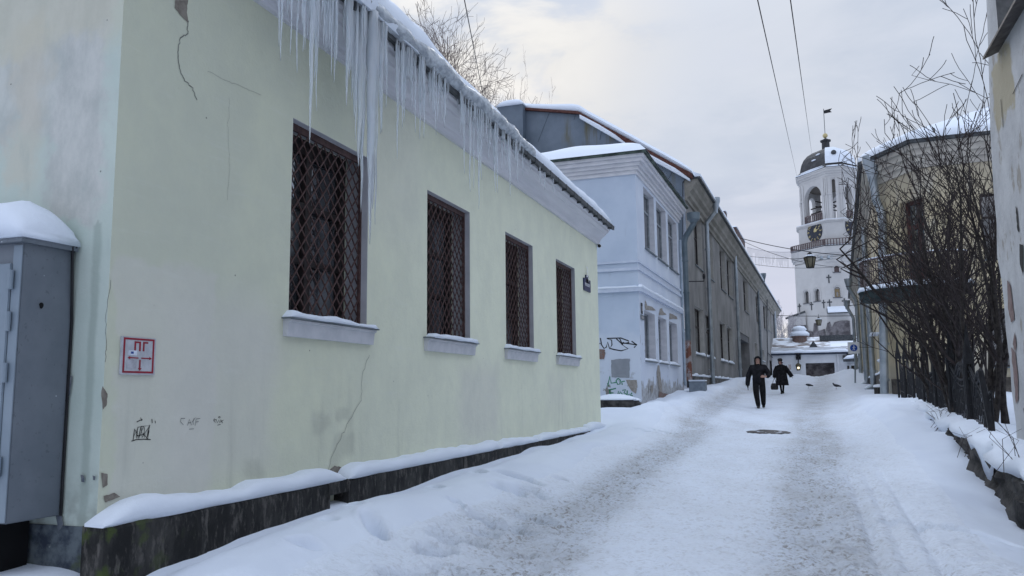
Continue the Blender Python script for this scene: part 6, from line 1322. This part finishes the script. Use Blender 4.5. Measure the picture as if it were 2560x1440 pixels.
y = 58; p = at(2045, 645, y); s = thing('cable_spreader', p, 'small pale frame hung on cables right of the near lantern', 'bracket'); a, b, c, d = [at(*q, y) for q in ((2045, 638), (2045, 649), (2080, 647), (2080, 636))]; mb = MB(); mb.tube([a, b, c, d], .03, 5); mb.tube([at(2053, 640, y), at(2053, 647, y)], .12, 6); mb.tube([at(2071, 639, y), at(2071, 646, y)], .12, 6); mb.build('frame', M['galv'], s)
# pedestrian sign on its pole
y = 49; c = at(2134, 870, y); s = thing('pedestrian_sign', at(2137, 960, y), 'square white sign with blue disc and walking figure on grey pole', 'sign')
mb = MB(); mb.tube([at(2138, 965, y) , at(2138, 858, y)], .045, 8); mb.build('pole', M['galv'], s)
mb = MB(); mb.box(c.x - .30, c.x + .30, y - .12, y - .09, c.z - .32, c.z + .32); mb.build('plate', M['white'], s, bevel=.006)
mb = MB(); n = 24; mb.add([(c.x + .19 * math.cos(2 * math.pi * k / n), y - .125, c.z + .19 * math.sin(2 * math.pi * k / n)) for k in range(n)], [tuple(range(n))]); mb.build('disc', mat('sign_blue', (.02, .08, .38), bump=0), s)
mb = MB(); yy = y - .13
mb.add([(c.x + .012 + .025 * math.cos(k), yy, c.z + .115 + .025 * math.sin(k)) for k in [2 * math.pi * j / 10 for j in range(10)]], [tuple(range(10))])
for pts in (((0, .08), (.035, .07), (.025, -.03), (-.02, -.03)), ((-.02, -.03), (.0, -.03), (-.045, -.14), (-.075, -.14)), ((.0, -.03), (.025, -.03), (.065, -.14), (.035, -.14)), ((.0, .075), (.012, .06), (-.05, .0), (-.065, .015)), ((.03, .07), (.035, .05), (.085, .0), (.095, .015))): mb.add([(c.x + a, yy, c.z + b) for a, b in pts], [(0, 1, 2, 3)])
mb.build('walker_symbol', M['white'], s)
p = at(1921, 1080, 18.9); p.z = gz(p.x, p.y)
s = thing('manhole_cover', p, 'dark manhole sunk in the trodden snow', 'manhole'); mb = MB(); n = 28
mb.loft([[(p.x + r * math.cos(a) * (1 + .05 * fn(math.cos(a) * 2, math.sin(a) * 2, 1)), p.y + r * math.sin(a) * .9, gz(p.x + r * math.cos(a), p.y + r * math.sin(a) * .9) + z) for a in [2 * math.pi * k / n for k in range(n)]] for r, z in ((.50, -.03), (.46, .012), (.42, .012), (.40, .006), (.02, .01))]); mb.build('cover', mat('wet_iron', (.010, .010, .011), (.05, .045, .042), scale=7, rough=.5, bump=.6, bscale=20), s)
# ------------------------------------------------------------------ people and pigeons
def skin(verts, edges, radii, sub=2, root=0):
    me = bpy.data.meshes.new('skin_tmp'); me.from_pydata([tuple(v) for v in verts], edges, []); ob = bpy.data.objects.new('skin_tmp', me); COL.objects.link(ob)
    ob.modifiers.new('Skin', 'SKIN'); 
    if not me.skin_vertices: 
        bpy.context.view_layer.objects.active = ob
        import bmesh
        bm = bmesh.new(); bm.from_mesh(me); bm.verts.layers.skin.verify(); bm.to_mesh(me); bm.free()
    for i, r in enumerate(radii): me.skin_vertices[0].data[i].radius = r if hasattr(r, '__len__') else (r, r); me.skin_vertices[0].data[i].use_root = (i == root)
    ss_ = ob.modifiers.new('Sub', 'SUBSURF'); ss_.levels = sub; ss_.render_levels = sub
    dg = bpy.context.evaluated_depsgraph_get(); dg.update(); ev = ob.evaluated_get(dg); m2 = ev.to_mesh()
    vs = [v.co.copy() for v in m2.vertices]; fs = [tuple(p.vertices) for p in m2.polygons]; ev.to_mesh_clear(); bpy.data.objects.remove(ob); bpy.data.meshes.remove(me); return vs, fs
def chainmesh(chains, sub=2):
    """chains: list of [(key, (x,y,z), radius), ...] sharing joints by key"""
    key = {}; V_ = []; R_ = []; E_ = []
    for ch in chains:
        prev = None
        for k, p, r in ch:
            if k not in key: key[k] = len(V_); V_.append(p); R_.append(r)
            if prev is not None: E_.append((prev, key[k]))
            prev = key[k]
    return skin(V_, E_, R_, sub)
M['skintone'] = mat('skin', (.36, .21, .16), (.43, .26, .20), scale=20, rough=.6, bump=0); M['blackcloth'] = mat('black_cloth', (.010, .010, .011), (.022, .022, .025), scale=12, rough=.95, bump=.4, bscale=30, spec=.1)
M['navycloth'] = mat('black_navy_jacket', (.010, .010, .012), (.020, .020, .023), scale=9, rough=.9, bump=.4, bscale=22, spec=.12); M['trous'] = mat('black_trousers', (.009, .009, .010), (.018, .018, .019), scale=9, rough=.95, bump=.4, spec=.1); M['shoe'] = mat('worn_black_shoe', (.012, .011, .011), (.04, .038, .036), scale=12, rough=.6); M['hair'] = mat('grey_dark_hair', (.03, .027, .025), scale=30); M['grey'] = mat('grey_trim', (.28, .29, .30), bump=0)
def foot(mb, P, x, y, z, yaw=0):
    rings = []
    for f, w, h in ((-.10, .030, .05), (-.07, .045, .085), (0, .047, .10), (.06, .046, .07), (.13, .05, .055), (.18, .042, .045), (.205, .02, .03)):
        rings.append([P + Vector((x + math.sin(yaw) * f + w * math.cos(a), y - f, z + max(0, h * .5 + h * .55 * math.sin(a)))) for a in [2 * math.pi * k / 10 for k in range(10)]])
    mb.loft(rings)
def build(name, P, vf, m, par, k=1.0):
    mb = MB(); mb.add([P + v * k for v in vf[0]], vf[1]); return mb.build(name, m, par, smooth=True)
def body_with_skin(P, vf, par, head_z, hands):
    mb = MB(); vs, fs = vf; mb.v = [tuple(P + v) for v in vs]; mb.f = fs; mi = []
    for f in fs:
        c = sum((vs[i] for i in f), Vector()) / len(f); mi.append(1 if c.z > head_z or any((c - Vector(h)).length < r for h, r in hands) else 0)
    mb.mi = mi; return mb.build('body', [M['trous'], M['skintone']], par, smooth=True)
def fingers(base, dirs, along, mbr, r=.009):
    pass
# --- man in the hooded jacket, mid-stride towards us
def ground_hit(px, py):
    r = ray(px, py); y = 5.
    while y < 75 and r.z / r.y * y > gz(r.x / r.y * y, y): y += .1
    return Vector((r.x / r.y * y, y, gz(r.x / r.y * y, y)))
mp = ground_hit(1900, 1021)
mk = at(1897, 890, mp.y).z - mp.z; KM = mk / 1.78
person = thing('person', mp, 'person in black hooded jacket and trousers striding down the street, one hand at chest', 'person')
j = dict(pel=(-.01, 0, .95), bel=(0, -.01, 1.12), che=(.0, -.02, 1.33), nk=(0, -.03, 1.49), ch=(0, -.06, 1.56), hd=(0, -.05, 1.64), tp=(0, -.03, 1.72),
         hl=(-.10, 0, .90), kl=(-.095, -.10, .50), al=(-.045, -.06, .09), tl=(-.045, -.16, .045), hr=(.10, 0, .90), kr=(.12, .02, .50), ar=(.115, .16, .13), tr=(.12, .07, .06),
         sl=(-.21, 0, 1.39), el=(-.33, .05, 1.10), wl=(-.37, -.02, .80), pl=(-.365, -.05, .71), sr=(.21, 0, 1.39), er=(.37, .03, 1.14), wr=(.23, -.22, 1.06), pr=(.165, -.27, 1.07))
c_ = lambda k, r, nm=None: (k, j[k], r)
body = [[c_('pel', .15), c_('bel', .15), c_('che', .15), c_('nk', .062), c_('ch', (.068, .062)), c_('hd', (.082, .075)), c_('tp', .055)],
        [c_('pel', .14), c_('hl', .135), c_('kl', .105), c_('al', .082), c_('tl', .038)], [c_('pel', .14), c_('hr', .135), c_('kr', .105), c_('ar', .082), c_('tr', .038)],
        [c_('che', .15), c_('sl', .065), c_('el', .045), c_('wl', .030), c_('pl', .034)], [c_('che', .15), c_('sr', .065), c_('er', .045), c_('wr', .030), c_('pr', .036)]]
for side, w, p in (('r', 'wr', 'pr'), ('l', 'wl', 'pl')):
    W_, P_ = Vector(j[w]), Vector(j[p]); d = (P_ - W_).normalized(); sd = d.cross(Vector((0, 0, 1)) if side == 'r' else Vector((0, 1, 0))).normalized()
    ax = Vector((0, 0, 1)) if side == 'r' else Vector((0, -1, 0)); cl = (Vector((0, .6, -.35)) if side == 'r' else Vector((.15, 0, -.3)))
    for q, L in ((-.028, .055), (-.009, .066), (.010, .062), (.028, .05)):
        a = P_ + ax * q + d * .02; b = a + d * L * .6; e = b + (d + cl).normalized() * L * .6; body.append([(p, j[p], .034), (side + str(q), tuple(a), .012), (side + str(q) + 'b', tuple(b), .0105), (side + str(q) + 'c', tuple(e), .009)])
    th = W_.lerp(P_, .5) + ax * .036; body.append([(p, j[p], .034), (side + 't', tuple(th + d * .03), .012), (side + 'tb', tuple(th + d * .065 + ax * .012), .010)])
vf = chainmesh(body, 2); vf = ([v * KM for v in vf[0]], vf[1])
bo = body_with_skin(mp, vf, person, 1.50 * KM, [(Vector(j['pr']) * KM, .13)])
S_ = lambda *a: tuple(Vector(a))
jac = [[('a', (-.01, 0, .84), (.26, .19)), ('b', (0, -.005, 1.0), (.26, .19)), ('c', (0, -.01, 1.18), (.265, .19)), ('d', (0, -.01, 1.34), (.27, .19)), ('e', (0, -.01, 1.45), (.13, .12)), ('f', (0, -.03, 1.515), .082)],
       [('d', (0, 0, 1.34), .2), ('sl', j['sl'], .115), ('el', (-.335, .05, 1.10), .095), ('wl', (-.37, 0, .85), .085), ('wl2', (-.37, -.02, .75), .075)], [('d', (0, 0, 1.34), .2), ('sr', j['sr'], .115), ('er', (.355, .03, 1.13), .10), ('wr', (.27, -.17, 1.065), .07)]]
build('jacket', mp, chainmesh(jac, 2), M['navycloth'], person, KM)
mb = MB(); rings = []                                  # hood as a shell round the face
for z, w, dpt, off in ((1.47, .115, .10, .0), (1.53, .118, .105, .005), (1.60, .122, .115, .01), (1.67, .118, .115, .012), (1.725, .10, .10, .012), (1.765, .06, .065, .012), (1.782, .015, .02, .012)):
    rings.append([mp + KM * Vector((w * math.sin(a), -.03 + off - dpt * math.cos(a), z)) for a in [.78 + (2 * math.pi - 1.56) * k / 18 for k in range(19)]] if z < 1.70 else [mp + KM * Vector((w * math.sin(a), -.045 + off - dpt * math.cos(a), z)) for a in [.0 + 2 * math.pi * k / 18 for k in range(19)]])
mb.loft(rings, cap=False, closed=False); hd_ = mb.build('hood', M['blackcloth'], person, smooth=True)
m_ = hd_.modifiers.new('Solid', 'SOLIDIFY'); m_.thickness = .014
mb = MB(); mb.tube([mp + KM * Vector((.118 * math.sin(a), -.05 - .115 * math.cos(a), 1.705)) for a in [-1.5 + 3.0 * k / 12 for k in range(13)]], .010 * KM, 6); mb.build('hood_visor', M['blackcloth'], hd_)
mb = MB()
for x in (-.03, .03): mb.ball(mp + KM * Vector((x, -.128, 1.635)), .011 * KM, 8, 6, (1.3, .6, .7))
mb.build('eyes', M['hair'], bo)
mb = MB(); mb.loft([[mp + KM * Vector((x, y, z)) for x, y, z in ((-.008, -.122, 1.635), (.008, -.122, 1.635), (.0, -.130, 1.64))], [mp + KM * Vector((x, y, z)) for x, y, z in ((-.018, -.12, 1.59), (.018, -.12, 1.59), (.0, -.155, 1.593))]]); mb.build('nose', M['skintone'], bo)
mb = MB(); mb.box(mp.x - .022 * KM, mp.x + .022 * KM, mp.y - .128 * KM, mp.y - .11 * KM, mp.z + 1.558 * KM, mp.z + 1.566 * KM); mb.build('mouth', mat('lips', (.20, .09, .08), bump=0), bo)
mb = MB(); 
for x in (-.10, .07): mb.tube([mp + KM * Vector((x, -.178, 1.20)), mp + KM * Vector((x - .01, -.168, 1.26))], .007, 4)
mb.build('pocket_zip', M['grey'], person)
mb = MB(); mb.add([mp + KM * Vector(q) for q in ((-.185, -.12, 1.12), (-.15, -.15, 1.13), (-.15, -.16, 1.05), (-.175, -.12, .97))], [(0, 1, 2, 3)]); mb.build('shirt_hem', M['white'], person)
for x, y, z in ((-.045, -.04, .0), (.118, .20, .02)): mb = MB(); foot(mb, mp, x * KM, y * KM, z); mb.build('shoe', M['shoe'], person, smooth=True)
# --- woman in the long dark coat with a handbag
wp_ = ground_hit(1956, 985); KW = (at(1953, 896, wp_.y).z - wp_.z) / 1.66
wo = thing('person', wp_, 'person in long dark flared coat and beret walking behind, bag in hand', 'person')
j = dict(pel=(0, 0, .88), bel=(0, 0, 1.02), che=(0, 0, 1.22), nk=(0, -.03, 1.37), ch=(-.03, -.06, 1.44), hd=(-.03, -.05, 1.51), tp=(-.03, -.03, 1.58), hl=(-.085, 0, .84), kl=(-.07, -.02, .46), al=(-.03, -.03, .08), tl=(-.03, -.12, .04), hr=(.085, 0, .84), kr=(.07, .06, .46), ar=(.04, .10, .10), tr=(.04, .02, .05),
         sl=(-.18, 0, 1.28), el=(-.27, .05, 1.02), wl=(-.30, -.03, .80), pl=(-.305, -.05, .73), sr=(.18, 0, 1.28), er=(.30, .06, 1.04), wr=(.42, .06, .86), pr=(.45, .05, .80))
body = [[c_('pel', .13), c_('bel', .13), c_('che', .13), c_('nk', .055), c_('ch', (.06, .058)), c_('hd', (.074, .07)), c_('tp', .05)], [c_('pel', .13), c_('hl', .085), c_('kl', .058), c_('al', .042), c_('tl', .036)], [c_('pel', .13), c_('hr', .085), c_('kr', .058), c_('ar', .042), c_('tr', .036)],
        [c_('che', .13), c_('sl', .06), c_('el', .042), c_('wl', .028), c_('pl', .03)], [c_('che', .13), c_('sr', .06), c_('er', .042), c_('wr', .028), c_('pr', .03)]]
for side, w, p in (('r', 'wr', 'pr'), ('l', 'wl', 'pl')):
    W_, P_ = Vector(j[w]), Vector(j[p]); d = (P_ - W_).normalized(); ax = Vector((0, -1, 0))
    for q, L in ((-.024, .05), (-.008, .06), (.009, .056), (.025, .046)):
        a = P_ + ax * q + d * .018; b = a + d * L * .6; e = b + (d + Vector((.3 if side == 'l' else -.3, 0, .1))).normalized() * L * .55; body.append([(p, j[p], .03), (side + str(q), tuple(a), .011), (side + str(q) + 'b', tuple(b), .010), (side + str(q) + 'c', tuple(e), .0085)])
    th = W_.lerp(P_, .5) + ax * .03; body.append([(p, j[p], .03), (side + 't', tuple(th + d * .03), .011), (side + 'tb', tuple(th + d * .06 + ax * .012), .009)])
vf = chainmesh(body, 2); vf = ([v * KW for v in vf[0]], vf[1]); bo = body_with_skin(wp_, vf, wo, 1.38 * KW, [])
mb = MB(); rings = []
for z, a, b in ((.40, .30, .22), (.42, .295, .215), (.60, .27, .195), (.85, .245, .175), (1.05, .225, .16), (1.20, .215, .15), (1.29, .19, .135), (1.345, .11, .10), (1.39, .08, .08)):
    rings.append([wp_ + KW * Vector((a * math.cos(t_) * (1 + .05 * math.sin(5 * t_ + z * 3) * (z < .9)), b * math.sin(t_), z)) for t_ in [2 * math.pi * k / 22 for k in range(22)]])
mb.loft(rings)
for ch in (((-.17, 0, 1.28), (-.28, .05, 1.03), (-.30, .0, .86), (-.305, -.03, .79)), ((.17, 0, 1.28), (.31, .06, 1.04), (.41, .06, .89), (.455, .055, .80))): mb.tube([wp_ + KW * Vector(p) for p in ch], [.095 * KW, .10 * KW, .095 * KW, .10 * KW], 12)
mb.build('coat', M['blackcloth'], wo, smooth=True, angle=60)
mb = MB(); hc = wp_ + KW * Vector((-.03, -.03, 1.585)); mb.lathe([(.085, -.055), (.098, -.03), (.108, .005), (.10, .045), (.06, .078), (.01, .088)], hc, 14); mb.build('beret', M['hair'], wo, smooth=True)
mb = MB(); rings = []
for z, w, dp in ((1.40, .08, .07), (1.46, .088, .08), (1.52, .088, .085), (1.57, .085, .08)): rings.append([wp_ + KW * Vector((-.03 + w * math.sin(a), -.03 - dp * math.cos(a), z)) for a in [1.0 + (2 * math.pi - 2.0) * k / 14 for k in range(15)]])
mb.loft(rings, cap=False, closed=False); mb.build('hair', M['hair'], wo, smooth=True)
mb = MB()
for x in (-.055, -.005): mb.ball(wp_ + KW * Vector((x, -.118, 1.505)), .010, 8, 6)
mb.build('eyes', M['hair'], bo)
mb = MB(); mb.lathe([(.085, 1.355), (.10, 1.38), (.085, 1.41)], wp_ + Vector((0, -.01, 0)), 12); mb.build('scarf', mat('dark_red_scarf', (.05, .012, .02), (.09, .03, .035)), wo, smooth=True)
for x, y, z in ((-.03, -.02, 0), (.04, .13, .02)): mb = MB(); foot(mb, wp_, x * KW, y * KW, z); mb.build('shoe', M['shoe'], wo, smooth=True)
hb = wp_ + KW * Vector((-.335, -.05, .66)); bg_ = thing('handbag', hb + Vector((0, 0, -.42)), 'small dark handbag hanging from the hand of the person in the coat', 'bag')
mb = MB(); rings = []
for z, w, d_ in ((-.44, .12, .05), (-.42, .155, .07), (-.30, .165, .075), (-.18, .13, .055), (-.15, .10, .03)): rings.append([hb + Vector((w * math.copysign(abs(math.cos(a)) ** .6, math.cos(a)), d_ * math.sin(a), z)) for a in [2 * math.pi * k / 16 for k in range(16)]])
mb.loft(rings); mb.build('pouch', M['shoe'], bg_, smooth=True, angle=60)
for dy in (-.03, .03): mb = MB(); mb.tube([hb + Vector((-.07, dy, -.17)), hb + Vector((-.04, dy * .5, -.02)), hb + Vector((.0, 0, .06)), hb + Vector((.05, dy * .5, -.02)), hb + Vector((.08, dy, -.17))], .010, 6); mb.build('handle', M['shoe'], bg_)
# --- pigeons
M['feather'] = mat('slate_feathers', (.022, .024, .03), (.06, .064, .075), scale=18, rough=.7); M['beak'] = mat('pink_grey', (.18, .10, .09), bump=0)
def pigeon(px, py, face, peck, lab):
    p = ground_hit(px, py); k = 1.25; o = thing('pigeon', p, lab, 'pigeon', 'pigeons on the street'); f = face; D = lambda x, y, z: p + k * Vector((x * f, y, z))
    hz = .17 if peck else .245
    ch = [[('t', (-.17, 0, .10), (.012, .02)), ('t2', (-.10, 0, .125), .032), ('b', (-.02, 0, .135), .058), ('c', (.06, 0, .15), .055), ('n', (.105, 0, .19 if not peck else .16), .032), ('h', (.135, 0, hz), .028)]]
    vs, fs = chainmesh(ch, 2); mb = MB(); mb.add([D(*v) for v in vs], fs); b = mb.build('body', M['feather'], o, smooth=True)
    mb = MB(); mb.loft([[D(.155, .007 * math.cos(a), hz + .007 * math.sin(a)) for a in (0, 1.57, 3.14, 4.71)], [D(.185, .001 * math.cos(a), hz - .012 + .001 * math.sin(a)) for a in (0, 1.57, 3.14, 4.71)]]); mb.build('beak', M['beak'], b)
    for s in (-1, 1):
        mb = MB(); mb.loft([[D(x, s * (.048 + w_), z + h * math.sin(a) + .0) for a in (0, 1.05, 2.1, 3.14, 4.2, 5.2)] if False else [D(x, s * (w_ + .012 * math.cos(a)), z + h * math.sin(a)) for a in [k2 * math.pi / 4 for k2 in range(8)]] for x, w_, z, h in ((.06, .045, .155, .02), (.02, .056, .15, .04), (-.06, .05, .14, .034), (-.14, .02, .118, .012))]); mb.build('wing', M['feather'], b, smooth=True)
        mb = MB(); mb.tube([D(.015, s * .022, .10), D(.02, s * .024, .05), D(.012, s * .025, .004)], .006, 5)
        for q in (-.5, 0, .5): mb.tube([D(.012, s * .025, .005), D(.05, s * .025 + q * .03, .004)], .004, 4)
        mb.build('leg', M['beak'], b)
pigeon(2023, 971, -1, True, 'pecking pigeon, head to the left, near the two walkers')
pigeon(2092, 973, -1, False, 'upright pigeon standing alone right of the pecking one')
